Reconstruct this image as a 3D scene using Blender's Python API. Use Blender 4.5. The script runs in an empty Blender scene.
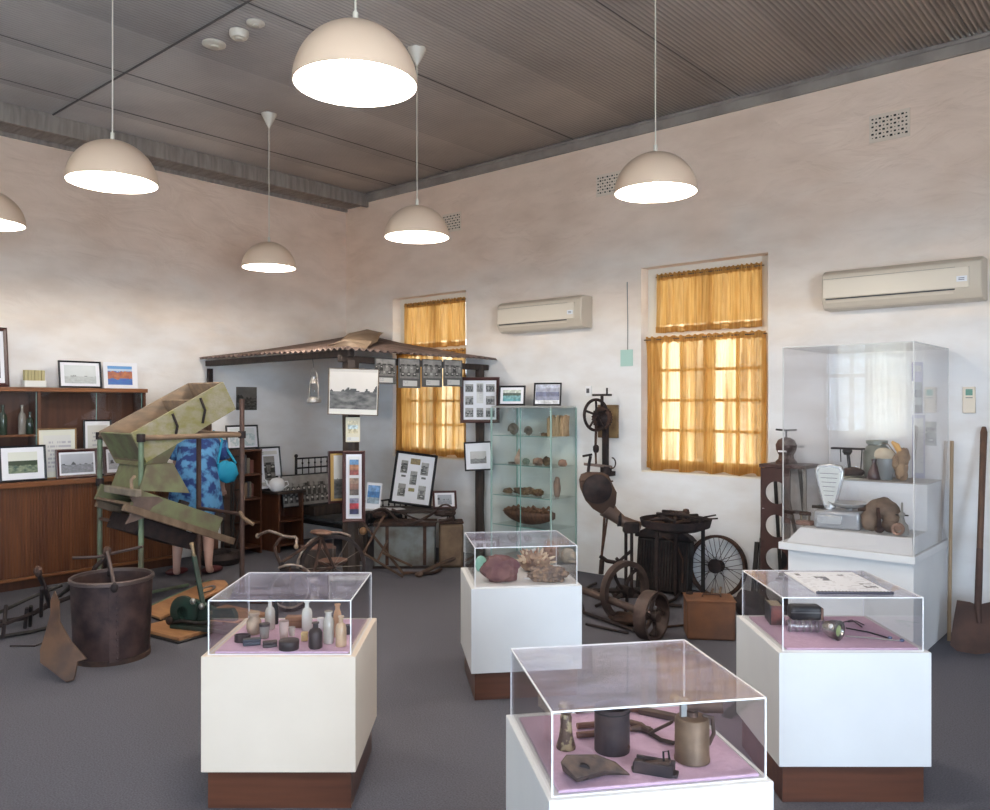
import bpy, math, random
from mathutils import Vector, Matrix, noise, Euler
from math import pi, sin, cos, tan, radians as rad
random.seed(7)
SC = bpy.context.scene
COL = SC.collection

# ------------------------------------------------------------------ camera, world, lights, exposure
EYE = Vector((7.467, -5.98, 1.5)); FPX = 814.0; HOR = 403.0
YAW = rad(40.94)
FWD = Vector((-sin(YAW), cos(YAW), 0)); RGT = Vector((cos(YAW), sin(YAW), 0))
cam = bpy.data.cameras.new('camera'); camo = bpy.data.objects.new('camera', cam); COL.objects.link(camo)
camo.location = EYE; camo.rotation_euler = (pi/2, 0, YAW)
cam.sensor_width = 36; cam.lens = FPX/990*36; cam.shift_y = -2/990; cam.clip_start = .05
SC.camera = camo
SC.view_settings.view_transform = 'Standard'; SC.view_settings.look = 'None'; SC.view_settings.gamma = 1
SC.view_settings.use_curve_mapping = False
SC.view_settings.exposure = 0.08
SC.cycles.transparent_max_bounces = 40
SC.cycles.max_bounces = 10; SC.cycles.diffuse_bounces = 5
SC.cycles.sample_clamp_indirect = 6
w = bpy.data.worlds.new('world'); SC.world = w; w.use_nodes = True
w.node_tree.nodes['Background'].inputs[0].default_value = (.86, .93, 1, 1)
w.node_tree.nodes['Background'].inputs[1].default_value = 8.5
def area_light(name, loc, rot, sx, sy, power, color):
    l = bpy.data.lights.new(name, 'AREA'); l.shape = 'RECTANGLE'; l.size = sx; l.size_y = sy
    l.energy = power; l.color = color
    o = bpy.data.objects.new(name, l); COL.objects.link(o); o.location = loc; o.rotation_euler = rot; return o
# daylight through the windows behind the camera (wall_front at y=-10.5) and the open door on the right (x=10.6)
RX, FY, CEIL = 10.6, -10.5, 3.86
DAY = (.57, .77, 1)
for i, wx_ in enumerate((3.2, 5.9, 8.6)):
    area_light('window_daylight', (wx_, FY-.25, 1.75), (pi/2, 0, 0), 1.1, 1.7, 105, DAY)
area_light('door_daylight', (RX+.25, -6.6, 1.15), (0, pi/2, 0), 2.2, 2.6, 250, DAY)

# ------------------------------------------------------------------ pixel helpers (photo pixel -> room point)
def ray(u, v): return FWD + RGT*((u-495)/FPX) + Vector((0, 0, (HOR-v)/FPX))
def gp(u, v, z=0.0):
    d = ray(u, v); return EYE + d*((z-EYE.z)/d.z)
def wy(u, v, y=0.0):
    d = ray(u, v); return EYE + d*((y-EYE.y)/d.y)
def wx(u, v, x=0.0):
    d = ray(u, v); return EYE + d*((x-EYE.x)/d.x)
def dp(u, v, depth): return EYE + ray(u, v)*depth
def cw(xc, d, z=0.0):
    p = EYE + RGT*xc + FWD*d; p.z = z; return p
def V(*a): return Vector(a)

# ------------------------------------------------------------------ materials
MATS = {}
def mat(name, c, rough=.6, metal=0.0, c2=None, scale=8.0, bump=0.0, spec=.5, coat=0.0, trans=0.0, detail=6, emit=None, stretch=None, contrast=(.35, .65), bscale=None):
    if name in MATS: return MATS[name]
    m = bpy.data.materials.new(name); m.use_nodes = True; N = m.node_tree.nodes; L = m.node_tree.links
    b = N['Principled BSDF']; b.inputs['Base Color'].default_value = (*c, 1)
    b.inputs['Roughness'].default_value = rough; b.inputs['Metallic'].default_value = metal
    b.inputs['Specular IOR Level'].default_value = spec; b.inputs['Coat Weight'].default_value = coat
    b.inputs['Transmission Weight'].default_value = trans
    if emit: b.inputs['Emission Color'].default_value = (*emit[0], 1); b.inputs['Emission Strength'].default_value = emit[1]
    if c2 or bump:
        tc = N.new('ShaderNodeTexCoord'); mp = N.new('ShaderNodeMapping'); L.new(tc.outputs['Object'], mp.inputs[0])
        if stretch: mp.inputs['Scale'].default_value = stretch
        n = N.new('ShaderNodeTexNoise'); n.inputs['Scale'].default_value = scale; n.inputs['Detail'].default_value = detail
        L.new(mp.outputs[0], n.inputs['Vector'])
        if c2:
            r = N.new('ShaderNodeValToRGB'); r.color_ramp.elements[0].position = contrast[0]; r.color_ramp.elements[1].position = contrast[1]
            r.color_ramp.elements[0].color = (*c, 1); r.color_ramp.elements[1].color = (*c2, 1)
            L.new(n.outputs['Fac'], r.inputs[0]); L.new(r.outputs[0], b.inputs['Base Color'])
        if bump:
            n2 = n
            if bscale:
                n2 = N.new('ShaderNodeTexNoise'); n2.inputs['Scale'].default_value = bscale; n2.inputs['Detail'].default_value = 4
                L.new(mp.outputs[0], n2.inputs['Vector'])
            bp = N.new('ShaderNodeBump'); bp.inputs['Strength'].default_value = min(1, bump); bp.inputs['Distance'].default_value = .01*max(1, bump)
            L.new(n2.outputs['Fac'], bp.inputs['Height']); L.new(bp.outputs[0], b.inputs['Normal'])
    MATS[name] = m; return m
def clear_mat(name, tint, rough=.02, fac=1.0, base=.0):
    if name in MATS: return MATS[name]
    m = bpy.data.materials.new(name); m.use_nodes = True; N = m.node_tree.nodes; L = m.node_tree.links
    N.remove(N['Principled BSDF']); out = N['Material Output']
    t = N.new('ShaderNodeBsdfTransparent'); t.inputs[0].default_value = (*tint, 1)
    g = N.new('ShaderNodeBsdfGlossy'); g.inputs['Roughness'].default_value = rough
    f = N.new('ShaderNodeLayerWeight'); f.inputs[0].default_value = .5      # Schlick from the facing ratio, same from both sides of the sheet
    pw = N.new('ShaderNodeMath'); pw.operation = 'POWER'; pw.inputs[1].default_value = 4.0; L.new(f.outputs['Facing'], pw.inputs[0])
    mu = N.new('ShaderNodeMath'); mu.operation = 'MULTIPLY_ADD'; mu.inputs[1].default_value = fac; mu.inputs[2].default_value = base; L.new(pw.outputs[0], mu.inputs[0])
    mx = N.new('ShaderNodeMixShader'); L.new(mu.outputs[0], mx.inputs[0]); L.new(t.outputs[0], mx.inputs[1]); L.new(g.outputs[0], mx.inputs[2])
    L.new(mx.outputs[0], out.inputs[0]); MATS[name] = m; return m
def haze_mat():
    m = clear_mat('scratched_sheen_acrylic', (.985, .985, .99), .03, .75, .035); N = m.node_tree.nodes; L = m.node_tree.links
    out = N['Material Output']; old = out.inputs[0].links[0].from_socket
    tc = N.new('ShaderNodeTexCoord'); mp = N.new('ShaderNodeMapping'); mp.inputs['Scale'].default_value = (3, 9, 1); mp.inputs['Rotation'].default_value = (0, 0, .5); L.new(tc.outputs['Object'], mp.inputs[0])
    n = N.new('ShaderNodeTexNoise'); n.inputs['Scale'].default_value = 3; n.inputs['Detail'].default_value = 8; L.new(mp.outputs[0], n.inputs['Vector'])
    mr = N.new('ShaderNodeMapRange'); mr.inputs['From Min'].default_value = .35; mr.inputs['From Max'].default_value = .75; mr.inputs['To Min'].default_value = .05; mr.inputs['To Max'].default_value = .24; L.new(n.outputs['Fac'], mr.inputs['Value'])
    d = N.new('ShaderNodeBsdfDiffuse'); d.inputs[0].default_value = (.62, .62, .85, 1)  # scratch streaks with the case tops' bluish sheen put in as diffuse colour
    mx = N.new('ShaderNodeMixShader'); L.new(mr.outputs[0], mx.inputs[0]); L.new(old, mx.inputs[1]); L.new(d.outputs[0], mx.inputs[2]); L.new(mx.outputs[0], out.inputs[0]); return m
def paint_mat():
    m = bpy.data.materials.new('printed_picture'); m.use_nodes = True; N = m.node_tree.nodes; L = m.node_tree.links
    b = N['Principled BSDF']; a = N.new('ShaderNodeAttribute'); a.attribute_name = 'print'; a.attribute_type = 'GEOMETRY'
    L.new(a.outputs['Color'], b.inputs['Base Color']); b.inputs['Roughness'].default_value = .35
    return m
M_PRINT = paint_mat()
def wall_mat():
    m = bpy.data.materials.new('limewashed_plaster'); m.use_nodes = True; N = m.node_tree.nodes; L = m.node_tree.links
    b = N['Principled BSDF']; b.inputs['Roughness'].default_value = .85; b.inputs['Specular IOR Level'].default_value = .2
    tc = N.new('ShaderNodeTexCoord'); mp = N.new('ShaderNodeMapping'); mp.inputs['Scale'].default_value = (1, 1, 2.2); L.new(tc.outputs['Object'], mp.inputs[0])
    n = N.new('ShaderNodeTexNoise'); n.inputs['Scale'].default_value = 1.1; n.inputs['Detail'].default_value = 7; n.inputs['Distortion'].default_value = .6; L.new(mp.outputs[0], n.inputs['Vector'])
    # warm light on the upper wall put into its colour, noise-edged; white paint below
    sx = N.new('ShaderNodeSeparateXYZ'); L.new(tc.outputs['Object'], sx.inputs[0])
    ad = N.new('ShaderNodeMath'); ad.operation = 'MULTIPLY_ADD'; ad.inputs[1].default_value = .9; L.new(n.outputs['Fac'], ad.inputs[0]); L.new(sx.outputs['Z'], ad.inputs[2])
    mr = N.new('ShaderNodeMapRange'); mr.inputs['From Min'].default_value = 2.05; mr.inputs['From Max'].default_value = 3.7; mr.interpolation_type = 'SMOOTHSTEP'; L.new(ad.outputs[0], mr.inputs['Value'])
    r = N.new('ShaderNodeValToRGB'); r.color_ramp.elements[0].color = (.80, .80, .81, 1); r.color_ramp.elements[1].color = (.90, .68, .53, 1); em = r.color_ramp.elements.new(.4); em.color = (.90, .79, .69, 1); L.new(mr.outputs[0], r.inputs[0])
    n2 = N.new('ShaderNodeTexNoise'); n2.inputs['Scale'].default_value = 2.3; n2.inputs['Detail'].default_value = 8; L.new(mp.outputs[0], n2.inputs['Vector'])
    r2 = N.new('ShaderNodeValToRGB'); r2.color_ramp.elements[0].position = .3; r2.color_ramp.elements[0].color = (.89, .86, .83, 1); r2.color_ramp.elements[1].position = .6; r2.color_ramp.elements[1].color = (1, 1, 1, 1); L.new(n2.outputs['Fac'], r2.inputs[0])
    mx = N.new('ShaderNodeMix'); mx.data_type = 'RGBA'; mx.blend_type = 'MULTIPLY'; mx.inputs[0].default_value = 1; L.new(r.outputs[0], mx.inputs[6]); L.new(r2.outputs[0], mx.inputs[7]); L.new(mx.outputs[2], b.inputs['Base Color'])
    n3 = N.new('ShaderNodeTexNoise'); n3.inputs['Scale'].default_value = 2.6; n3.inputs['Detail'].default_value = 5; n3.inputs['Distortion'].default_value = .9; L.new(mp.outputs[0], n3.inputs['Vector'])
    bp = N.new('ShaderNodeBump'); bp.inputs['Distance'].default_value = .05; ms = N.new('ShaderNodeMath'); ms.operation = 'MULTIPLY_ADD'; ms.inputs[1].default_value = .36; ms.inputs[2].default_value = .10; L.new(mr.outputs[0], ms.inputs[0]); L.new(ms.outputs[0], bp.inputs['Strength']); L.new(n3.outputs['Fac'], bp.inputs['Height']); L.new(bp.outputs[0], b.inputs['Normal'])
    return m
M_WALL = wall_mat()
def wood_mat(name, c, c2, rough=.45, axis='z', sc=3.0, coat=0.0):
    if name in MATS: return MATS[name]
    st = {'z': (9, 9, .7), 'x': (.7, 9, 9), 'y': (9, .7, 9)}[axis]
    return mat(name, c, rough, 0, c2, sc, .15, coat=coat, stretch=st, detail=5, contrast=(.3, .7))
M_WHITE = mat('white_painted_board', (.73, .74, .755), .55, c2=(.68, .69, .71), scale=2.5)
M_CREAM = mat('cream_painted_board', (.72, .62, .52), .5, c2=(.68, .58, .48), scale=2.5)
M_JARRAH = wood_mat('red_jarrah', (.115, .040, .020), (.055, .019, .011), .35, 'x', 2.5, .3)
M_CAB = wood_mat('brown_veneer', (.155, .056, .020), (.075, .025, .012), .4, 'z', 2.5, .2)
M_CABD = wood_mat('dark_veneer', (.10, .036, .017), (.06, .021, .012), .45, 'z', 2.5, .1)
M_CABX = wood_mat('brown_veneer_top', (.24, .095, .036), (.15, .055, .022), .35, 'y', 2.5, .2)
M_PINK = mat('mauve_cloth', (.66, .46, .60), .95, c2=(.60, .41, .54), scale=60, bump=.3)
M_GLASS = clear_mat('clear_acrylic', (.985, .985, .99), .015, .75, .035)
M_GREENGLASS = clear_mat('greenish_glass', (.972, .992, .984), .02, .6, .03)
M_GEDGE = mat('green_glass_edge', (.20, .38, .34), .2)
M_EDGE = mat('polished_acrylic_edge', (.93, .94, .97), .25, spec=.8)
M_RUST = mat('brown_rust', (.085, .042, .028), .85, .25, (.035, .022, .02), 14, .5)
M_RUSTD = mat('dark_rust', (.038, .024, .023), .75, .4, (.018, .014, .016), 16, .4)
M_RUSTR = mat('orange_rust', (.20, .075, .03), .9, .1, (.09, .038, .022), 12, .4)
M_IRON = mat('black_iron', (.016, .015, .016), .5, .5, (.03, .026, .025), 20, .2)
M_OLDWOOD = mat('weathered_wood', (.19, .13, .085), .85, 0, (.10, .065, .042), 5, .4, stretch=(3, 3, 1))
M_DARKWOOD = mat('dark_old_timber', (.045, .028, .021), .7, 0, (.022, .014, .012), 6, .3, stretch=(5, 5, .8))
M_PLASTIC = mat('cream_plastic', (.62, .53, .42), .4)
M_PLASTICW = mat('pale_plastic', (.74, .65, .53), .35)
M_GREY = mat('grey_plastic', (.25, .24, .22), .5)
M_BLACK = mat('black_frame', (.012, .012, .016), .35)
M_BROWNF = mat('dark_red_brown_frame', (.055, .017, .016), .35, coat=.2)
M_MAT = mat('mount_card', (.78, .79, .84), .8)
M_DOME = mat('beige_enamel', (.84, .60, .42), .4)
M_DOMEIN = mat('white_enamel', (.9, .9, .9), .5)
M_CORD = mat('cream_cord', (.70, .62, .50), .6)
M_PAPER = mat('white_paper', (.80, .80, .82), .8)
M_INK = mat('ink', (.06, .06, .09), .7)
M_BRASS = mat('aged_brass', (.30, .23, .14), .5, .7, (.16, .13, .10), 18, .2)

# ------------------------------------------------------------------ mesh builder
class MB:
    def __init__(s): s.v = []; s.f = []; s.m = []; s.c = []
    def add(s, vs, fs, mi=0, xf=None):
        n = len(s.v)
        for p in vs:
            p = Vector(p); s.v.append(xf @ p if xf else p)
        for f in fs: s.f.append(tuple(n+i for i in f)); s.m.append(mi)
        return s
    def box(s, x0, y0, z0, x1, y1, z1, mi=0, xf=None):
        vs = [(x0,y0,z0),(x1,y0,z0),(x1,y1,z0),(x0,y1,z0),(x0,y0,z1),(x1,y0,z1),(x1,y1,z1),(x0,y1,z1)]
        return s.add(vs, [(0,3,2,1),(4,5,6,7),(0,1,5,4),(1,2,6,5),(2,3,7,6),(3,0,4,7)], mi, xf)
    def cbox(s, c, sx, sy, sz, mi=0, rz=0, xf=None):
        M = Matrix.Translation(Vector(c)) @ Matrix.Rotation(rz, 4, 'Z')
        if xf: M = xf @ M
        return s.box(-sx/2, -sy/2, -sz/2, sx/2, sy/2, sz/2, mi, M)
    def bar(s, a, b, w, t, up=(0,0,1), mi=0):
        a = Vector(a); b = Vector(b); d = (b-a); L = d.length; d.normalize(); u = Vector(up)
        sd = d.cross(u)
        if sd.length < 1e-4: sd = d.cross(Vector((1,0,0)))
        sd.normalize(); uu = sd.cross(d)
        M = Matrix((( d.x, sd.x, uu.x, a.x),(d.y, sd.y, uu.y, a.y),(d.z, sd.z, uu.z, a.z),(0,0,0,1)))
        return s.box(0, -w/2, -t/2, L, w/2, t/2, mi, M)
    def tube(s, pts, r, n=10, mi=0, closed=False, cap=True):
        pts = [Vector(p) for p in pts]; k = len(pts); rs = r if isinstance(r, (list, tuple)) else [r]*k
        base = len(s.v); prev = None
        for i, p in enumerate(pts):
            if closed: d = pts[(i+1) % k]-pts[i-1]
            else: d = pts[min(i+1, k-1)]-pts[max(i-1, 0)]
            d.normalize()
            if prev is None:
                a = d.cross(Vector((0,0,1)))
                if a.length < 1e-3: a = d.cross(Vector((1,0,0)))
            else: a = prev - d*prev.dot(d)
            a.normalize(); prev = a; b = d.cross(a)
            for j in range(n):
                t = 2*pi*j/n; s.v.append(p + (a*cos(t)+b*sin(t))*rs[i])
        for i in range(k if closed else k-1):
            i2 = (i+1) % k
            for j in range(n):
                j2 = (j+1) % n
                s.f.append((base+i*n+j, base+i*n+j2, base+i2*n+j2, base+i2*n+j)); s.m.append(mi)
        if cap and not closed:
            s.f.append(tuple(base+j for j in range(n))[::-1]); s.m.append(mi)
            s.f.append(tuple(base+(k-1)*n+j for j in range(n))); s.m.append(mi)
        return s
    def lathe(s, prof, n=24, mi=0, xf=None, cap=True, a0=0, a1=2*pi):
        base = len(s.v); full = abs(a1-a0-2*pi) < 1e-6; k = n if full else n+1
        for r, z in prof:
            for j in range(k):
                t = a0+(a1-a0)*j/n; p = Vector((r*cos(t), r*sin(t), z)); s.v.append(xf @ p if xf else p)
        for i in range(len(prof)-1):
            for j in range(n):
                j2 = (j+1) % k
                s.f.append((base+i*k+j, base+i*k+j2, base+(i+1)*k+j2, base+(i+1)*k+j)); s.m.append(mi)
        if cap and full:
            if prof[0][0] > 1e-5: s.f.append(tuple(base+j for j in range(k))[::-1]); s.m.append(mi)
            if prof[-1][0] > 1e-5: s.f.append(tuple(base+(len(prof)-1)*k+j for j in range(k))); s.m.append(mi)
        return s
    def prism(s, poly, h, mi=0, xf=None, z0=0.0):     # polygon in local xy, extruded along z
        n = len(poly); vs = [(x, y, z0) for x, y in poly]+[(x, y, z0+h) for x, y in poly]
        fs = [tuple(range(n))[::-1], tuple(range(n, 2*n))]+[(i, (i+1) % n, n+(i+1) % n, n+i) for i in range(n)]
        return s.add(vs, fs, mi, xf)
    def ring(s, ro, ri, h, n=32, mi=0, xf=None):
        return s.lathe([(ro, -h/2), (ro, h/2), (ri, h/2), (ri, -h/2), (ro, -h/2)], n, mi, xf, cap=False)
    def blob(s, c, rx, ry, rz, amp=.2, fr=2.0, seed=0, nu=18, nv=12, mi=0, flat=None, xf=None, sharp=False):
        base = len(s.v); c = Vector(c); so = Vector((seed*7.3, seed*3.1, seed*1.7))
        def pt(d):
            k = 1+amp*(noise.noise(d*fr+so)+.5*noise.noise(d*fr*2.3+so))
            p = Vector((d.x*rx*k, d.y*ry*k, d.z*rz*k))
            if flat is not None and p.z < -flat*rz: p.z = -flat*rz
            p = p+c; return xf @ p if xf else p
        for i in range(nv+1):
            ph = -pi/2+pi*i/nv
            for j in range(nu):
                t = 2*pi*j/nu; s.v.append(pt(Vector((cos(ph)*cos(t), cos(ph)*sin(t), sin(ph)))))
        for i in range(nv):
            for j in range(nu):
                j2 = (j+1) % nu; s.f.append((base+i*nu+j, base+i*nu+j2, base+(i+1)*nu+j2, base+(i+1)*nu+j)); s.m.append(mi)
        return s
    def build(s, name, mats, parent=None, smooth=True, bev=0, world=True, ang=35, kind=None, label=None, seg=2):
        me = bpy.data.meshes.new(name); vs = s.v
        if parent is not None and world:
            inv = parent.matrix_world.inverted() if parent.parent is None else WM(parent).inverted()
            vs = [inv @ p for p in s.v]
        me.from_pydata([tuple(p) for p in vs], [], s.f)
        ml = mats if isinstance(mats, (list, tuple)) else [mats]
        for m in ml: me.materials.append(m)
        me.polygons.foreach_set('material_index', s.m)
        me.validate()
        if smooth:
            me.polygons.foreach_set('use_smooth', [True]*len(me.polygons)); me.set_sharp_from_angle(angle=rad(ang))
        else: me.polygons.foreach_set('use_smooth', [False]*len(me.polygons))
        me.update()
        o = bpy.data.objects.new(name, me); COL.objects.link(o)
        if parent is not None: o.parent = parent
        if bev:
            b = o.modifiers.new('bevel', 'BEVEL'); b.width = bev; b.segments = seg; b.limit_method = 'ANGLE'; b.angle_limit = rad(40)
        if kind: o['kind'] = kind
        if label: o['label'] = label
        return o
def WM(o):
    m = Matrix.LocRotScale(o.location, o.rotation_euler, o.scale)
    return WM(o.parent) @ m if o.parent else m
def thing(name, label, cat, loc=(0,0,0), rz=0, group=None):
    o = bpy.data.objects.new(name, None); COL.objects.link(o); o.location = Vector(loc); o.rotation_euler = (0, 0, rz)
    o.empty_display_size = .1; o.matrix_world = WM(o)
    o['label'] = label; o['category'] = cat
    if group: o['group'] = group
    return o
def solo(o, label, cat, group=None):      # a thing that is one mesh: give it a sensible origin
    c = Vector((0,0,0)); vs = [v.co for v in o.data.vertices]
    lo = Vector([min(v[i] for v in vs) for i in range(3)]); hi = Vector([max(v[i] for v in vs) for i in range(3)])
    c = Vector(((lo.x+hi.x)/2, (lo.y+hi.y)/2, lo.z))
    o.data.transform(Matrix.Translation(-c)); o.location = c
    o['label'] = label; o['category'] = cat
    if group: o['group'] = group
    return o
def struct(o, kind='structure'): o['kind'] = kind; return o
def copy_tree(o, parent=None):
    c = o.copy(); COL.objects.link(c); c.parent = parent
    for ch in o.children: copy_tree(ch, c)
    return c
def TR(loc, rz=0, rx=0, ry=0): return Matrix.Translation(Vector(loc)) @ Euler((rx, ry, rz)).to_matrix().to_4x4()
def frame_to(o, xdir, ydir, zdir):
    M = Matrix.Identity(4)
    for i in range(3): M[i][0] = xdir[i]; M[i][1] = ydir[i]; M[i][2] = zdir[i]; M[i][3] = o[i]
    return M

# ================================================================== STRUCTURE
b = MB(); b.box(0, FY, -.1, RX, 0, 0)
M_FLOOR = mat('grey_carpet', (.092, .093, .112), .97, 0, (.152, .153, .182), 140, .6, spec=.1, detail=8, contrast=(.3, .75))
struct(b.build('floor', M_FLOOR, smooth=False))
# window openings in wall_back (y=0..0.35)
WIN = [(.80, 1.895, .92, 2.635), (3.907, 5.003, .92, 2.635)]
def holed_wall(name, a0, a1, holes, zt, mk):
    """wall running along one axis from a0 to a1, with openings; mk(b, p, q, z0, z1) adds a block"""
    b = MB(); xs = a0
    for (h0, h1, z0, z1) in sorted(holes):
        mk(b, xs, h0, 0, zt); mk(b, h0, h1, 0, z0) if z0 > 0 else None; mk(b, h0, h1, z1, zt); xs = h1
    mk(b, xs, a1, 0, zt); return struct(b.build(name, M_WALL, smooth=False))
holed_wall('wall_back', -.3, RX+.3, WIN, CEIL, lambda b, p, q, z0, z1: b.box(p, 0, z0, q, .36, z1))
b = MB(); b.box(-.3, FY, 0, 0, 0, CEIL); struct(b.build('wall_left', M_WALL, smooth=False))
FW = [(2.65, 3.75, .9, 2.6), (5.35, 6.45, .9, 2.6), (8.05, 9.15, .9, 2.6)]
holed_wall('wall_front', -.3, RX+.3, FW, CEIL, lambda b, p, q, z0, z1: b.box(p, FY-.3, z0, q, FY, z1))
holed_wall('wall_right', FY, 0, [(-7.9, -5.3, 0, 2.4)], CEIL, lambda b, p, q, z0, z1: b.box(RX, p, z0, RX+.3, q, z1))
def ceil_mat():      # grooves darkened in the colour to deepen the shading between ridges
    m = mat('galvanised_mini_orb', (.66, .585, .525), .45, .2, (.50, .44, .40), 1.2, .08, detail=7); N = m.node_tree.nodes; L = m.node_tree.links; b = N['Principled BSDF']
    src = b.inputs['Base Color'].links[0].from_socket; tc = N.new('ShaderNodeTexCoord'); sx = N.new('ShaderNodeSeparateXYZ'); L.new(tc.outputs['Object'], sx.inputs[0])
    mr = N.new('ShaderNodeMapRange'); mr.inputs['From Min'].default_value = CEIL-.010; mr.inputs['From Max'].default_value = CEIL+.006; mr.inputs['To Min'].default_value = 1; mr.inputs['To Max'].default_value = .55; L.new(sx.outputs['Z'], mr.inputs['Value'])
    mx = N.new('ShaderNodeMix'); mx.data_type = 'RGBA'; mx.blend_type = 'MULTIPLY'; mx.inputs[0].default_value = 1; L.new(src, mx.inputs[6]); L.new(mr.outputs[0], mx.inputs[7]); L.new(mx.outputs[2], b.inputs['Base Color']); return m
# corrugated ceiling (waves across x, sheets run along y)
def ceiling():
    b = MB(); pitch = .032; n = int((RX-.36)/pitch*6)
    vs = []; fs = []
    ys = [FY, -7.1, -7.1, -3.33, -3.33, -.0]; zs = [0, 0, .006, .006, .0, .0]
    for i in range(n+1):
        x = .36+i*pitch/6; z = .0085*sin(2*pi*i/6.0)
        lap = .005*((x % .78)/.78)
        for y, dz in zip(ys, zs): vs.append((x, y, CEIL+z+dz-lap))
    k = len(ys)
    for i in range(n):
        for j in range(k-1):
            a = i*k+j; fs.append((a, a+1, a+k+1, a+k))
    b.add(vs, fs)
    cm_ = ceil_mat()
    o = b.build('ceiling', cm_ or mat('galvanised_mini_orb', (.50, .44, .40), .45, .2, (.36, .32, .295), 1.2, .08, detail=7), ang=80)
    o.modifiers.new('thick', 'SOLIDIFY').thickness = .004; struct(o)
    dk = mat('lap_joint_steel', (.13, .115, .105), .7)
    b = MB()
    for k in (0, 1, 3, 5, 7, 9, 11): x = .90+.78*k; b.box(x-.0022, FY, CEIL-.013, x+.0022, -.03, CEIL-.008)
    struct(b.build('trim_5', dk, smooth=False))
    b = MB()
    for y in (-3.33, -7.1): b.box(.4, y-.006, CEIL-.016, RX, y+.006, CEIL-.009)
    struct(b.build('trim_6', dk, smooth=False))
ceiling()
b = MB(); b.box(-.3, FY-.3, CEIL+.03, RX+.3, .3, CEIL+.1); struct(b.build('ceiling_deck', mat('dark_deck', (.03, .03, .03), .9), smooth=False))
M_TRIM = mat('grey_metal_cornice', (.26, .215, .185), .5, .1, (.38, .32, .27), 4, .1, stretch=(1, 6, 1))
# dropped bulkhead on the left wall with ribbed soffit
b = MB()
vs = []; fs = []; pitch = .032; n = int(-FY/pitch*4)
prof = []
b.box(0, FY, 3.735, .385, -.0, CEIL+.02); b.box(.365, FY, 3.70, .40, 0, CEIL-.03); b.box(0, FY, 3.70, .03, 0, 3.735)
for k in range(9): b.box(.05+k*.036, FY, 3.729, .066+k*.036, 0, 3.735)
struct(b.build('trim_1', M_TRIM, bev=.004))
b = MB(); b.box(.40, -.03, 3.755, RX, 0, 3.845); b.box(.40, -.045, 3.825, RX, -.0, 3.85); struct(b.build('trim_2', M_TRIM, bev=.004))
b = MB(); b.box(0, FY, 3.77, RX, FY+.03, 3.85); struct(b.build('trim_3', M_TRIM))
b = MB(); b.box(RX-.03, FY, 3.77, RX, 0, 3.85); struct(b.build('trim_4', M_TRIM))
# windows
M_FRAME = mat('cream_window_paint', (.76, .70, .60), .5)
M_PANE = clear_mat('window_pane', (.97, .985, .98), .02, .7, .03)
def window(nm, x0, x1, z0, z1, y, sgn=1):
    fr = MB(); d0, d1 = (y, y+.06*sgn) if sgn > 0 else (y+.06*sgn, y)
    t = .10 if sgn > 0 else .06; zm = z0+(z1-z0)*.665
    fr.box(x0, d0, z0, x0+t, d1, z1); fr.box(x1-t, d0, z0, x1, d1, z1); fr.box(x0+t, d0, z1-t, x1-t, d1, z1); fr.box(x0+t, d0, z0, x1-t, d1, z0+t)
    fr.box(x0+t, d0, zm-.035, x1-t, d1, zm+.035)
    xm = (x0+x1)/2; fr.box(xm-.04, d0, z0+t, xm+.04, d1, zm-.035); fr.box(xm-.02, d0, zm+.035, xm+.02, d1, z1-t)
    o = struct(fr.build(nm, M_FRAME, smooth=False))
    mu = MB(); e0, e1 = d0+.015, d1-.015
    for a, c in ((x0+t, xm-.04), (xm+.04, x1-t)):
        m = (a+c)/2; zz0, zz1 = z0+t, zm-.035
        mu.box(m-.012, e0, zz0, m+.012, e1, zz1)
        for k in (1, 2, 3): q = zz0+(zz1-zz0)*k/4; mu.box(a, e0, q-.012, c, e1, q+.012)
    mu.build('window_bars', M_FRAME, o, smooth=False)
    p = MB(); ym = (d0+d1)/2; p.box(x0+t, ym-.002, z0+t, x1-t, ym+.002, z1-t); p.build('pane', M_PANE, o, smooth=False)
    s = MB(); s.box(x0, min(y-.11*sgn, y), z0-.02, x1, max(y-.11*sgn, y), z0+.015) if sgn > 0 else s.box(x0, y, z0-.02, x1, FY+.02, z0+.015)
    s.build('window_sill', M_FRAME, o, smooth=False, bev=.004)
for i, (a, c, z0, z1) in enumerate(WIN): window('window_%d' % (i+1), a, c, z0, z1, .115)
for i, (a, c, z0, z1) in enumerate(FW): window('window_%d' % (i+3), a, c, z0, z1, FY-.1, -1)
# door frame on the right wall (outside the photo)
b = MB(); b.box(RX-.02, -8.0, 0, RX+.3, -7.9, 2.48); b.box(RX-.02, -5.3, 0, RX+.3, -5.2, 2.48); b.box(RX-.02, -7.9, 2.4, RX+.3, -5.3, 2.48)
struct(b.build('door_1', M_FRAME, smooth=False))
# ground outside the windowed wall, unseen verandah roof added to darken the curtain tops
b = MB(); b.box(-8, .36, -.25, 18, 14, -.15); struct(b.build('ground_outside', mat('pale_dust', (.62, .55, .44), .9)))
b = MB()
b.add([(-2, .4, 3.1), (12, .4, 3.1), (12, 2.9, 2.45), (-2, 2.9, 2.45), (-2, .4, 3.14), (12, .4, 3.14), (12, 2.9, 2.49), (-2, 2.9, 2.49)], [(0,1,2,3),(4,7,6,5),(3,2,6,7),(0,4,5,1),(0,3,7,4),(1,5,6,2)])
struct(b.build('added_verandah_roof', mat('verandah_iron', (.30, .25, .2), .6)))

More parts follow.
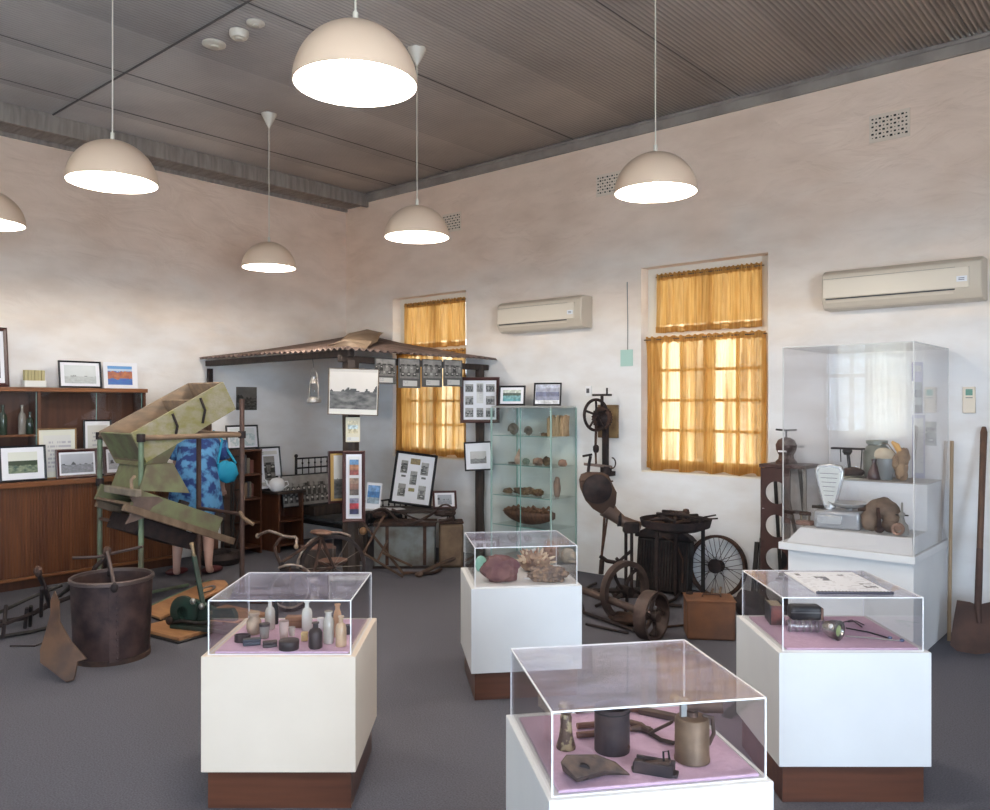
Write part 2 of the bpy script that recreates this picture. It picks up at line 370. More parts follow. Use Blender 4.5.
# curtains ----------------------------------------------------------
def curtain_mat():
    m = bpy.data.materials.new('mustard_cotton'); m.use_nodes = True; N = m.node_tree.nodes; L = m.node_tree.links
    N.remove(N['Principled BSDF']); out = N['Material Output']
    tc = N.new('ShaderNodeTexCoord')
    n = N.new('ShaderNodeTexNoise'); n.inputs['Scale'].default_value = 30; n.inputs['Detail'].default_value = 3
    mp = N.new('ShaderNodeMapping'); mp.inputs['Scale'].default_value = (3, 1, .12); L.new(tc.outputs['Object'], mp.inputs[0]); L.new(mp.outputs[0], n.inputs['Vector'])
    r = N.new('ShaderNodeValToRGB'); r.color_ramp.elements[0].color = (.48, .245, .065, 1); r.color_ramp.elements[1].color = (.64, .375, .13, 1); r.color_ramp.elements[0].position = .35; r.color_ramp.elements[1].position = .65
    L.new(n.outputs['Fac'], r.inputs[0])
    d = N.new('ShaderNodeBsdfDiffuse'); t = N.new('ShaderNodeBsdfTranslucent'); x = N.new('ShaderNodeBsdfTransparent'); x.inputs[0].default_value = (1, .84, .54, 1)
    L.new(r.outputs[0], d.inputs[0]); L.new(r.outputs[0], t.inputs[0])
    m1 = N.new('ShaderNodeMixShader'); m1.inputs[0].default_value = .45; L.new(d.outputs[0], m1.inputs[1]); L.new(t.outputs[0], m1.inputs[2])
    mr = N.new('ShaderNodeMapRange'); mr.inputs['From Min'].default_value = .45; mr.inputs['From Max'].default_value = .62; mr.inputs['To Min'].default_value = .02; mr.inputs['To Max'].default_value = .16
    n9 = N.new('ShaderNodeTexNoise'); n9.inputs['Scale'].default_value = 9; mp9 = N.new('ShaderNodeMapping'); mp9.inputs['Scale'].default_value = (1.2, 0, .05); L.new(tc.outputs['Object'], mp9.inputs[0]); L.new(mp9.outputs[0], n9.inputs['Vector']); L.new(n9.outputs['Fac'], mr.inputs['Value'])
    m2 = N.new('ShaderNodeMixShader'); L.new(mr.outputs[0], m2.inputs[0]); L.new(m1.outputs[0], m2.inputs[1]); L.new(x.outputs[0], m2.inputs[2])
    L.new(m2.outputs[0], out.inputs[0]); return m
M_CURT = curtain_mat()
def curtain(x0, x1, z0, z1, y, seed, label, group, gap=None, amp=.022, nf=None):
    root = thing('curtain', label, 'curtain', ((x0+x1)/2, y, z0), 0, group)
    rnd = random.Random(seed); nx = 220; nz = 26; nf = nf or 13
    ph = [rnd.uniform(0, 2*pi) for _ in range(4)]
    b = MB(); vs = []; fs = []
    for j in range(nz+1):
        t = j/nz; z = z1+(z0-z1)*t
        for i in range(nx+1):
            s = i/nx; a = (s+.012*sin(7*s+ph[0]))*nf*2*pi
            env = .45+.55*min(1, t*4); 
            off = amp*env*(sin(a+ph[1])+.45*sin(a*1.7+ph[2]+t*1.1)+.35*sin(a*.43+ph[3]))
            gather = .006*sin(a*4.3+ph[2])*max(0, 1-t*9)
            x = x0+(x1-x0)*s + .006*sin(a*.9+t*3)*t
            zz = z + ((.012 if z1-z0 > .8 else .003)*sin(a*.55+ph[0])*t) + (.006*sin(a*2.1)*(1 if j == 0 else 0))
            vs.append((x, y+off+gather, zz))
    for j in range(nz):
        for i in range(nx): a = j*(nx+1)+i; fs.append((a, a+1, a+nx+2, a+nx+1))
    b.add(vs, fs); fab = b.build('fabric', M_CURT, root, ang=180)
    for (jt, w_) in ((0, .045), (1, .05)):      # double hems make the darker strips top and bottom
        h = MB(); vs = []; fs = []
        for i in range(nx+1):
            k = 0 if jt == 0 else nz
            p = Vector(b.v[k*(nx+1)+i]); q = p.copy()
            q.z += -w_ if jt == 0 else w_
            vs += [p+Vector((0, -.004, .008 if jt == 0 else 0)), q+Vector((0, -.004, 0))]
        for i in range(nx): a = i*2; fs.append((a, a+1, a+3, a+2))
        h.add(vs, fs); h.build('hem', M_CURT, fab, ang=180)
    r = MB(); r.tube([(x0-.015, y, z1-.015), (x1+.015, y, z1-.015)], .005, 8); r.build('curtain_wire', M_OLDWOOD, root)
curtain(4.02, 4.925, 2.085, 2.57, .075, 3, 'short mustard curtain over the top light of the window beside the glass weighing-scale case', 'mustard window curtains', amp=.012, nf=11)
curtain(3.925, 4.96, .945, 2.045, .045, 4, 'long mustard curtain over the lower window right of the drill', 'mustard window curtains', amp=.028, nf=8)
curtain(.92, 1.82, 2.085, 2.57, .075, 5, 'short mustard curtain high in the window above the tin shelter roof', 'mustard window curtains', amp=.012, nf=11)
curtain(.82, 1.875, .955, 2.045, .045, 6, 'long mustard curtain behind the tin-roofed shelter', 'mustard window curtains', amp=.028, nf=8)

M_SHEER = mat('cream_sheer', (.8, .72, .58), .9)
def sheer():
    N = M_SHEER.node_tree.nodes; L = M_SHEER.node_tree.links; b = N['Principled BSDF']; t = N.new('ShaderNodeBsdfTranslucent'); t.inputs[0].default_value = (.80, .70, .54, 1); x = N.new('ShaderNodeMixShader'); x.inputs[0].default_value = .6
    L.new(b.outputs[0], x.inputs[1]); L.new(t.outputs[0], x.inputs[2]); L.new(x.outputs[0], N['Material Output'].inputs[0])
sheer()
for (xa, xb, side) in ((2.60, 3.21, 'right-hand'), (3.19, 3.80, 'left-hand')):
    root = thing('curtain', 'cream sheer %s curtain of the pair mirrored in the tall glass case' % side, 'curtain', ((xa+xb)/2, FY+.05, .85), 0, 'cream sheer curtains')
    b = MB(); vs = []; fs = []
    for i in range(61):
        s = i/60; x = xa+(xb-xa)*s
        for z in (.85, 1.4, 2.0, 2.65): vs.append((x, FY+(.06 if side == 'right-hand' else .09)+.02*sin(s*38), z))
    for i in range(60):
        for j in range(3): a = i*4+j; fs.append((a, a+1, a+5, a+4))
    b.add(vs, fs); b.build('fabric', M_SHEER, root, ang=180)
# ================================================================== PENDANT LAMPS
def pendant(u, v, label):
    p = gp(u, v, 2.60)
    root = thing('pendant_lamp', label, 'lamp', (p.x, p.y, 2.60), 0, 'beige dome pendant lamps')
    R = .215; n = 48
    prof = [(R*cos(a*pi/2/14), R*.98*sin(a*pi/2/14)) for a in range(14)]+[(.012, R*.98)]
    b = MB(); b.lathe([(R-.004, 0)]+[(r, z) for r, z in prof], n, 0, cap=False)
    inner = [((R-.005)*cos(a*pi/2/14), (R-.005)*.98*sin(a*pi/2/14)) for a in range(14)]+[(.006, (R-.005)*.98)]
    b.lathe([(R-.001, 0)]+inner, n, 1, cap=False)
    b.build('dome_shade', [M_DOME, M_DOMEIN], root, world=False, ang=60)
    c = MB(); c.tube([(0, 0, R*.98), (0, 0, CEIL-2.6-.11)], .0035, 8); c.tube([(0, 0, R*.96), (0, 0, R*.98+.04)], .010, 12); c.build('cord', M_CORD, root, world=False)
    k = MB(); k.lathe([(.006, -.115), (.06, -.01), (.062, 0), (.0, 0)], 24); o = k.build('ceiling_rose', M_PLASTICW, root, world=False); o.location.z = CEIL-2.6-.006
    h = MB(); h.lathe([(.018, .20), (.018, .14), (.0, .14)], 16); h.build('bulb_holder', M_PLASTICW, root, world=False)
    l = MB(); l.lathe([(.0, .055), (.02, .058), (.034, .075), (.036, .095), (.022, .13), (.014, .142), (0, .142)], 16)
    l.build('bulb', mat('lit_bulb', (1, 1, 1), .4, emit=((1, .96, .9), 30)), root, world=False)
    L = bpy.data.lights.new('bulb_light', 'POINT'); L.energy = LAMP; L.shadow_soft_size = .03; L.color = (1, .88, .74)
    lo = bpy.data.objects.new('bulb_light', L); COL.objects.link(lo); lo.parent = root; lo.location = (0, 0, .025)
LAMP = 36
pendant(-14, 224, 'beige dome pendant lamp at far left, cut by the photo edge')
pendant(112.5, 183, 'beige dome pendant lamp hanging over the wooden wall cabinet, second from left')
pendant(269, 268, 'smallest looking beige dome pendant lamp, third from left over the shelter')
pendant(355.5, 85, 'largest nearest beige dome pendant lamp at the top of the photo')
pendant(417, 237.5, 'beige dome pendant lamp over the left window and white cone canopy')
pendant(655.5, 193, 'beige dome pendant lamp above the right-hand curtained window')
pendant(980, -110, 'beige dome pendant lamp near the right wall, above the photo')
pendant(1400, -700, 'beige dome pendant lamp behind the photographer')

# ================================================================== PLINTHS AND CASES
ZB, ZT = .567, .765
M_HAZE = haze_mat()
PL = {}
def plinth(key, xc, d, rot, m, tag, cw_=.53, cd=.50, cloth=True):
    c = cw(xc, d); rz = YAW+rad(rot)
    root = thing('display_plinth', tag[0], 'plinth', c, rz, 'white display plinths')
    b = MB(); b.box(-.285, -.27, .14, .285, .27, ZB); b.build('body', m, root, world=False, bev=.003, smooth=False)
    b = MB(); b.box(-.265, -.25, 0, .265, .25, .14); b.build('base', M_JARRAH, root, world=False, smooth=False)
    cr = thing('acrylic_case', tag[1], 'display case', (c.x, c.y, ZB), rz, 'clear acrylic case covers')
    H = ZT-ZB; t = .004; X, Y = cw_/2, cd/2
    def panel(x0, y0, z0, x1, y1, z1, gm=M_GLASS):
        b = MB(); b.box(x0, y0, z0, x1, y1, z1); b.build('panel', gm, cr, world=False, smooth=False)
    panel(-X, -Y, 0, X, -Y+t, H); panel(-X, Y-t, 0, X, Y, H); panel(-X, -Y+t, 0, -X+t, Y-t, H); panel(X-t, -Y+t, 0, X, Y-t, H)
    panel(-X, -Y, H, X, Y, H+t, M_HAZE)
    e = MB(); q = .0032; Z = H+t
    for (x, y) in ((-X, -Y), (X-q, -Y), (-X, Y-q), (X-q, Y-q)): e.box(x-.0003, y-.0003, 0, x+q+.0003, y+q+.0003, Z)
    for y in (-Y, Y-q): e.box(-X+q, y-.0004, Z-q, X-q, y+q+.0004, Z+.0004)
    for x in (-X, X-q): e.box(x-.0004, -Y+q, Z-q, x+q+.0004, Y-q, Z+.0004)
    for y in (-Y, Y-q): e.box(-X+q, y-.0004, 0, X-q, y+q+.0004, .002)
    for x in (-X, X-q): e.box(x-.0004, -Y+q, 0, x+q+.0004, Y-q, .002)
    e.build('polished_edges', M_EDGE, cr, world=False, smooth=False)
    if cloth:
        b = MB(); b.box(-X+.02, -Y+.012, 0, X-.012, Y-.03, .008)
        o = b.build('lining_cloth', M_PINK, None, bev=.003)
        o.data.transform(Matrix.Translation((0, 0, 0))); o.location = (c.x, c.y, ZB+.0005); o.rotation_euler = (0, 0, rz)
        o['label'] = tag[2]; o['category'] = 'cloth'; o['group'] = 'mauve case liners'
    PL[key] = (c, rz)
plinth('A', -.798, 3.265, 0, M_CREAM, ('cream display plinth on a jarrah base carrying the case of bottles and tins', 'clear acrylic case over the old bottles and tins', 'mauve board lining under the old bottles and tins'))
plinth('B', .125, 4.39, 8, M_WHITE, ('farthest white display plinth, carrying the rocks', 'clear acrylic case over the rocks', ''), cloth=False)
plinth('C', .360, 2.222, 10, M_WHITE, ('nearest white display plinth at bottom of photo, carrying the blowtorch', 'clear acrylic case over the blowtorch, adze head and billy can', 'mauve lining cloth under the blowtorch'), .548, .505)
plinth('D', 1.346, 3.31, 0, M_WHITE, ('right-hand white display plinth on a jarrah base, carrying old books and a lamp', 'clear acrylic case with an open album lying on top', 'mauve lining cloth under the leather book box and headlamp'))
# ================================================================== PICTURES
def fb(x, y, s, f=3.0):
    return noise.noise(Vector((x*f, y*f, s*5.17)))+.5*noise.noise(Vector((x*f*2.3, y*f*2.3, s*5.17+3)))+.25*noise.noise(Vector((x*f*5, y*f*5, s)))
def g3(g, t=(1, .97, .93)): return (g*t[0], g*t[1], g*t[2])
def P_land(seed, hz=.45, sky=.62, gr=.12, tree=.03, th=.16, tint=(1, .97, .93), band=0):
    def f(x, y):
        if band and y < band: return (.62, .6, .56)
        if band and y > .93: return (.5, .47, .43)
        h = hz+.02*fb(x, 0, seed, 2)
        tr = max(0, fb(x, .3, seed+2, 4))*th*1.6
        if y > h+tr: return g3(sky*(.88+.12*y)+.03*fb(x, y, seed, 2), tint)
        if y > h: return g3(tree, tint)
        return g3(max(.02, gr+.10*fb(x, y*2.5, seed, 6)), tint)
    return f
def P_group(seed, dens=5):
    def f(x, y):      # rows of people: pale faces over dark clothes against a mid grey wall
        if y > .74+.05*fb(x, 0, seed, 2): return g3(.30+.10*fb(x, y, seed, 3))
        if y < .10: return g3(.20+.06*fb(x, y, seed, 5))
        r = int(y*3.1); c = (x*dens*.8+(.5 if r % 2 else 0)+.1*fb(int(x*dens), r, seed, 3)) % 1
        hy = (y*3.1) % 1
        if (c-.5)**2*6+(hy-.72)**2*14 < .20: return g3(.50)
        if abs(c-.5) < .33-.1*hy: return g3(.03+.25*(noise.noise(Vector((int(x*dens*.8+.5*(r % 2))*3.3, r*2.7, seed))) > .1))
        return g3(max(.02, .16+.12*fb(x, y, seed, 7)))
    return f
def P_coast(seed):
    def f(x, y):
        if y > .72+.03*fb(x, 0, seed, 3): return (.10, .30, .62) if y > .86 else (.45, .58, .72)
        if abs(y-.5+.1*fb(x, 0, seed, 2)) < .19: return (.38+.15*fb(x, y, seed, 5), .13+.07*fb(x, y, seed, 5), .07)
        return (.05, .14+.05*fb(x, y*3, seed, 4), .42)
    return f
def P_pond(seed):
    def f(x, y):
        if y > .60: return (.66, .68, .62)
        if y > .60-.22-.1*max(0, fb(x, 0, seed, 4)): return (.03, .05, .03)
        return (.14+.16*fb(x, y*3, seed, 5), .18+.16*fb(x, y*3, seed, 5), .13+.1*fb(x, y*3, seed, 5))
    return f
def P_doc(seed, n=9, ink=.25):
    def f(x, y):
        k = (y*n) % 1
        if .12 < y < .88 and k < .4 and .1 < x < 1.2 and noise.noise(Vector((x*30, int(y*n)*3.1, seed))) > -.15: return (ink, ink, ink+.04)
        return (.62, .62, .60)
    return f
def P_frost(seed):
    return lambda x, y: (.45, .55, .58) if (y < .7 and fb(x, y, seed, 3) > .15) else (.66, .70, .72)
def P_col(seed, cols):
    def f(x, y):
        c = cols[min(len(cols)-1, int(y*len(cols)))]; k = 1+.6*fb(x, y, seed, 5); return tuple(max(.01, min(1, q*k)) for q in c)
    return f
def cells(b, cs, X0, Z0, w_, h_, fn, y, M, res=26):
    """a picture is a fine grid whose squares carry the printed colours; local x right, z up, facing -y"""
    nx = max(6, int(res*max(1, w_/h_))); nz = max(6, int(res*max(1, h_/w_))); nx = min(nx, 60); nz = min(nz, 60)
    vs = [(X0+w_*i/nx, y, Z0+h_*j/nz) for j in range(nz+1) for i in range(nx+1)]
    fs = []
    for j in range(nz):
        for i in range(nx):
            a = j*(nx+1)+i; fs.append((a, a+1, a+nx+2, a+nx+1)); cs.append(fn((i+.5)/nx*w_/h_, (j+.5)/nz))
    b.add(vs, fs, 0, M)
def print_mesh(name, items, M, parent, label=None):
    b = MB(); cs = []
    for it in items: cells(b, cs, *it[:4], it[4], it[5], M, it[6] if len(it) > 6 else 26)
    o = b.build(name, M_PRINT, parent, smooth=False, label=label)
    a = o.data.color_attributes.new('print', 'FLOAT_COLOR', 'CORNER'); buf = []
    for c in cs: buf += [max(0, c[0]), max(0, c[1]), max(0, c[2]), 1]*4
    a.data.foreach_set('color', buf); return o
def framed(name, label, base, rz, tilt, W, H, fw, fm, items, group=None, mount=True, dep=.018, cat='picture', roll=0, mm=None, stand=False, hang=False):
    """base = bottom centre of the frame; tilt leans the top backwards. items: (x0,z0,x1,z1 as fractions of the mount, paint) """
    root = thing(name, label, cat, base, rz, group)
    M = TR(base, rz) @ Matrix.Rotation(-tilt, 4, 'X') @ Matrix.Rotation(roll, 4, 'Y')
    if fw > 0:
        b = MB()     # mitred frame with a stepped profile
        for (r0, r1, y0) in ((0, fw, 0), ):
            o_ = [(-W/2, 0), (W/2, 0), (W/2, H), (-W/2, H)]; i_ = [(-W/2+fw, fw), (W/2-fw, fw), (W/2-fw, H-fw), (-W/2+fw, H-fw)]
            md = [(-W/2+fw*.35, fw*.35), (W/2-fw*.35, fw*.35), (W/2-fw*.35, H-fw*.35), (-W/2+fw*.35, H-fw*.35)]
            vs = [(x, 0, z) for x, z in o_]+[(x, -dep*.8, z) for x, z in o_]+[(x, -dep, z) for x, z in md]+[(x, -dep*.55, z) for x, z in i_]+[(x, 0, z) for x, z in i_]
            fs = []
            for k in range(4):
                k2 = (k+1) % 4
                for L_ in range(4): fs.append((L_*4+k, L_*4+k2, (L_+1)*4+k2, (L_+1)*4+k))
                fs.append((16+k, 16+k2, k2, k))
            b.add(vs, fs, 0, M)
        b.build('frame', fm, root, smooth=False)
    par_ = root; a = fw*.9; mw, mh = W-2*a, H-2*a; yb = -dep*.35
    if mount or fw == 0:
        b = MB(); b.box(-mw/2, yb, a, mw/2, yb+.003, a+mh, 0, M); par_ = b.build('mount', mm or M_MAT, root, smooth=False)
    its = []
    for it in items:
        x0, z0, x1, z1, fn = it[:5]
        its.append((-mw/2+x0*mw, a+z0*mh, (x1-x0)*mw, (z1-z0)*mh, fn, yb-.0012, it[5] if len(it) > 5 else 26))
    if its:
        for it in its: print_mesh('print', [it], M, par_)
    if stand:
        b = MB(); b.bar(M @ Vector((0, .002, H*.7)), TR(base, rz) @ Vector((0, H*.45, .004)), .04, .004); b.build('easel_strut', M_BLACK, root, smooth=False)
    return root
def span(u0, u1, v0, v1, P, rz):
    """size and bottom centre of a rectangle seen at these pixels, standing in the vertical plane through P that faces rz"""
    n = Vector((sin(rz), -cos(rz), 0)); out = []
    for (u, v) in ((u0, (v0+v1)/2), (u1, (v0+v1)/2), ((u0+u1)/2, v0), ((u0+u1)/2, v1)):
        d = ray(u, v); t = (Vector(P)-EYE).dot(n)/d.dot(n); out.append(EYE+d*t)
    Wd = (out[1]-out[0]); Wd.z = 0
    return out[3], Wd.length, out[2].z-out[3].z

# ================================================================== LEFT WALL CABINET
def wall_cabinet():
    y0, y1 = -4.6, -2.47; yl1 = -2.2
    root = thing('cabinet', 'long brown veneer wall cabinet with glass-fronted hutch along the left wall', 'cabinet', (.2, -3.4, 0))
    b = MB(); b.box(.01, y0, 0, .29, yl1, .08); b.build('plinth_board', M_CABD, root, smooth=False)
    b = MB(); b.box(.01, y0, .08, .33, yl1, .825); b.build('carcass', M_CABD, root, smooth=False)
    b = MB(); b.box(.01, y0, .08, .355, yl1, .105); b.box(.01, y0, .825, .385, yl1+.01, .868); b.build('worktop', M_CABX, root, bev=.004)
    ys = [y0, -3.98, -3.36, -2.80, yl1]
    for i in range(4):
        a, c = ys[i], ys[i+1]; b = MB(); off = .332 if i % 2 else .340
        n = int((c-a)/.022)
        for k in range(n):
            p = a+.006+k*(c-a-.012)/n; q = p+(c-a-.012)/n*.86
            b.box(off-.004, p, .112, off+.008, q, .818)
        b.box(off-.006, a, .108, off+.003, c, .822)
        b.build('door', M_CAB, root, smooth=False)
    # hutch
    hz0, hz1, hx = .868, 1.628, .22
    b = MB(); b.box(.005, y0, hz0, .018, y1, hz1); b.build('back_panel', M_CABD, root, smooth=False)
    b = MB(); b.box(.005, y0, hz1-.035, hx+.02, y1+.01, hz1); b.build('top_board', M_CABX, root, bev=.003)
    for y in (y0, -3.38, y1-.022):
        b = MB(); b.box(.018, y, hz0, hx, y+.022, hz1-.035); b.build('side_panel', M_CABD, root, smooth=False)
    b = MB(); b.box(.018, y0+.022, 1.225, hx-.03, -3.38, 1.24); b.build('shelf', M_CABX, root, smooth=False)
    for a, c in ((y0+.022, -3.385), (-3.35, y1-.03)):
        m = (a+c)/2
        for k, (p, q) in enumerate(((a, m+.02), (m-.02, c))):
            b = MB(); x = hx-.006-.010*k; b.box(x, p, hz0+.01, x+.004, q, hz1-.037); gd = b.build('glass_door', M_GLASS, root, smooth=False)
            e = MB(); e.box(x-.0005, q-.004, hz0+.01, x+.0045, q, hz1-.037); e.build('glass_edge', M_GEDGE, gd, smooth=False)
wall_cabinet()
HP = pi/2
# frames standing on the cabinet counter and on top of the hutch
G1 = 'framed photographs on the wall cabinet'
def onplane(name, label, u0, u1, v0, v1, P, rz, tilt, fw, fm, items, zfix=None, **k):
    base, W, H = span(u0, u1, v0, v1, P, rz)
    if zfix is not None: base.z = zfix
    return framed(name, label, base, rz, tilt, W, H, fw, fm, items, **k)
onplane('picture_frame', 'black framed country landscape photo at far left on the cabinet counter', 0, 47, 448, 484, (.325, 0, 0), HP, .12, .016, M_BLACK, [(.16, .2, .84, .85, P_pond(1), 34)], zfix=.8705, group=G1)
onplane('picture_frame', 'red-brown framed long misty lake photo, middle one on the cabinet counter', 56.5, 99, 451, 480, (.325, 0, 0), HP, .12, .026, M_BROWNF, [(.06, .1, .94, .9, P_land(5, .42, .5, .28, .10, .10, (.92, .95, 1.05)), 30)], zfix=.8705, group=G1)
onplane('picture_frame', 'red-brown framed small photo standing behind the sieve machine pipe', 104, 139, 450, 479, (.325, 0, 0), HP, .12, .026, M_BROWNF, [(.08, .15, .92, .85, P_land(8, .35, .45, .4, .08, .3, (.92, .95, 1.05)))], zfix=.8705, group=G1)
onplane('picture_frame', 'gold framed certificate leaning on the glass hutch of the cabinet', 38, 77, 429, 479, (.247, 0, 0), HP, .04, .012, mat('dull_gold', (.30, .18, .08), .4, .3), [(.12, .12, .88, .88, P_doc(3, 9, .4))], zfix=.9, group=G1, mm=mat('ivory_card', (.66, .66, .58), .8)).location.z = .8705
onplane('picture_frame', 'navy framed certificate behind the tilted sieve trough, leaning on the hutch', 84, 112, 423, 479, (.247, 0, 0), HP, .04, .014, M_BLACK, [(.1, .08, .9, .92, P_doc(4, 11, .4))], zfix=.8705, group=G1)
onplane('picture_frame', 'black framed pale harbour print standing on top of the cabinet hutch', 59.5, 102, 359.5, 386.5, (.16, 0, 0), HP, .14, .014, M_BLACK, [(.1, .12, .9, .88, P_land(12, .4, .62, .45, .2, .08, (.92, 1, 1.03)))], zfix=1.6305, group=G1)
onplane('photo_print', 'unframed blue and red coastal photo print on top of the hutch', 104, 138, 361, 387, (.14, 0, 0), HP, .10, 0, M_MAT, [(.12, .14, .84, .86, P_coast(2))], zfix=1.6305, group=G1)
onplane('picture_frame', 'tall brown framed picture at the left photo edge on top of the hutch', -44, 9.5, 324, 385, (.15, 0, 0), HP, .12, .03, M_BROWNF, [(.1, .1, .9, .9, P_land(15))], zfix=1.6305, group=G1)
def booklet():
    p = wx(34, 384, .15); r = thing('booklet', 'gold covered booklet propped open on a clear stand on top of the hutch', 'booklet', (p.x, p.y, 1.6305), HP)
    M = TR((p.x, p.y, 1.6305), HP)
    b = MB(); b.box(-.085, -.04, 0, .085, .03, .055, 0, M); b.build('stand', mat('frosted_stand', (.72, .72, .70), .3), r, bev=.004)
    b = MB()
    for k in range(6): b.box(-.075+k*.026, -.012-.004*(k % 2), .055, -.052+k*.026, .003, .14, 0, M)
    b.box(-.08, .003, .055, .082, .012, .142, 0, M)
    b.build('cover', mat('gold_cover', (.40, .35, .18), .45), r, smooth=False)
booklet()
# bottles in the hutch
def bottle(label, loc, prof, m, name='bottle', cat='bottle', group=None, n=20, top=None):
    root = thing(name, label, cat, loc, 0, group)
    b = MB(); b.lathe(prof, n, 0, TR(loc)); b.build('body', m, root, ang=50)
    if top: c = MB(); c.lathe(top[0], n, 0, TR(loc)); c.build('stopper', top[1], root, ang=50)
    return root
def bprof(r, h, neck=.35, nh=.3): return [(r*.9, 0), (r, .004), (r, h*(1-nh-.12)), (r*.8, h*(1-nh)), (r*neck, h*(1-nh+.06)), (r*neck, h*.95), (r*neck*1.35, h*.955), (r*neck*1.35, h), (0, h)]
M_GLB = mat('dark_green_glass', (.03, .05, .035), .12, coat=.5)
M_PGL = mat('pale_old_glass', (.26, .24, .21), .15, coat=.4)
for u, v0, l, m_ in ((3, 405, 'dark bottle at the left photo edge on the hutch shelf', M_GLB), (22, 405, 'pale glass bottle on the hutch shelf left of the glass door edge', M_PGL), (30, 412, 'short dark bottle on the hutch shelf against the upright', M_GLB)):
    p = wx(u, 434, .11); p.z = 1.2405; top = wx(u, v0, .11).z; bottle(l, p, bprof(.03, top-p.z), m_, group='bottles in the glass hutch')

# ================================================================== AIR CONDITIONERS, VENTS, FITTINGS ON THE WALLS
def aircon(x0, x1, z0, z1, label):
    root = thing('air_conditioner', label, 'air conditioner', ((x0+x1)/2, -.10, z0), 0, 'wall air conditioners')
    def hull(xa, xb, prof, m, nm, bev=.004, parts={}):
        b = MB(); n = len(prof)
        vs = [(xa, y, z) for y, z in prof]+[(xb, y, z) for y, z in prof]
        fs = [tuple(range(n)), tuple(range(n, 2*n))[::-1]]+[(i, n+i, n+(i+1) % n, (i+1) % n) for i in range(n)]
        b.add(vs, fs); return b.build(nm, m, root, bev=bev)
    hull(x0, x1, [(-.002, z0), (-.002, z1), (-.13, z1), (-.175, z1-.03), (-.185, z0+.07), (-.15, z0+.012), (-.12, z0)], M_PLASTIC, 'body', .008)
    xb = x1-.15
    hull(x0+.01, x1-.07, [(-.17, z1-.062), (-.17, z0+.082), (-.192, z0+.075), (-.186, z1-.06)], M_PLASTICW, 'front_panel', .005)
    hull(x0+.012, xb, [(-.16, z1-.052), (-.181, z1-.060), (-.180, z1-.066), (-.16, z1-.066)], M_BLACK, 'grille_gap', 0)
    hull(x0+.03, xb, [(-.14, z0+.074), (-.1885, z0+.074), (-.1875, z0+.066), (-.14, z0+.062)], M_BLACK, 'outlet', 0)
    hull(x0+.03, xb-.01, [(-.135, z0+.010), (-.176, z0+.055), (-.180, z0+.058), (-.140, z0+.006)], M_PLASTICW, 'louvre', 0)
    b = MB(); b.box(x1-.14, -.1935, z0+.115, x1-.08, -.190, z0+.150); stk = b.build('sticker', M_PAPER, root, smooth=False)
    for k in range(2): b = MB(); b.box(x1-.128, -.1943, z0+.125+k*.010, x1-.095, -.1935, z0+.129+k*.010); b.build('sticker_line', M_INK, stk, smooth=False)
aircon(5.46, 6.44, 2.15, 2.42, 'cream wall air conditioner on the right above the tall glass case')
aircon(2.46, 3.42, 2.16, 2.44, 'cream wall air conditioner between the two curtained windows')
def air_brick(u, v, label):
    p = wy(u, v); root = thing('air_vent', label, 'vent', (p.x, -.003, p.z), 0, 'pierced plaster wall vents')
    b = MB(); b.box(p.x-.13, -.006, p.z-.095, p.x+.13, -.001, p.z+.095); b.build('plate', mat('vent_plaster', (.80, .64, .50), .95, spec=.1), root, smooth=False)
    h = MB()
    for i in range(10):
        for j in range(6):
            x = p.x-.108+i*.024; z = p.z-.065+j*.026; s = (.0075 if (i+j) % 2 else .0035)+.002*noise.noise(Vector((i*1.3, j*1.7, p.x)))
            h.box(x-s, -.0075, z-s*.8, x+s, -.0055, z+s*.8)
    o = h.build('piercing', mat('vent_hole', (.035, .026, .02), 1, spec=0), root, smooth=False); o['kind'] = 'stuff'
air_brick(889.5, 126, 'pierced wall vent high on the right above the air conditioner')
air_brick(609, 184, 'pierced wall vent left of the pendant lamp above the right window')
air_brick(452, 222.5, 'pierced wall vent right of the pendant lamp above the left window')
def ceil_disc(u, v, r, h, label, name, cat):
    p = gp(u, v, CEIL-.01); root = thing(name, label, cat, (p.x, p.y, CEIL-.012-h))
    b = MB(); b.lathe([(r*.8, -h), (r, -h*.6), (r, -.001), (0, -.001)], 24, 0, TR((p.x, p.y, CEIL-.012))); b.build('cover', M_PLASTICW, root)
    b = MB(); b.lathe([(0, -h-.012), (r*.4, -h-.010), (r*.45, -h), (0, -h)], 20, 0, TR((p.x, p.y, CEIL-.012))); b.build('sensor', M_PLASTIC, root)
ceil_disc(214, 43, .075, .02, 'round cream ceiling detector, left of the three', 'smoke_detector', 'detector')
ceil_disc(239, 31, .06, .045, 'deeper round ceiling detector, middle of the three', 'smoke_detector', 'detector')
ceil_disc(255.5, 22, .055, .018, 'flat round ceiling cover, rightmost of the three', 'ceiling_cover', 'ceiling cover')
p = wy(969.5, 400); r = thing('thermostat', 'pale wall controller with small green screen above the shovel', 'wall controller', (p.x, -.01, p.z-.08))
b = MB(); b.box(p.x-.036, -.022, p.z-.085, p.x+.036, -.001, p.z+.085); b.build('body', M_PLASTICW, r, bev=.004)
b = MB(); b.box(p.x-.018, -.024, p.z+.03, p.x+.022, -.0215, p.z+.07); b.build('screen', mat('green_lcd', (.13, .30, .22), .3), r, smooth=False)
b = MB(); b.box(p.x-.018, -.024, p.z+.012, p.x+.022, -.0215, p.z+.018); b.build('button_row', M_GREY, r, smooth=False)
p = wy(627, 358); r = thing('hanging_tag', 'small pale green card hanging on a wire left of the right window', 'tag', (p.x, -.01, p.z-.08))
b = MB(); b.box(p.x-.06, -.008, p.z-.07, p.x+.06, -.003, p.z+.07); b.build('card', mat('pale_green_card', (.42, .62, .56), .7), r, smooth=False)
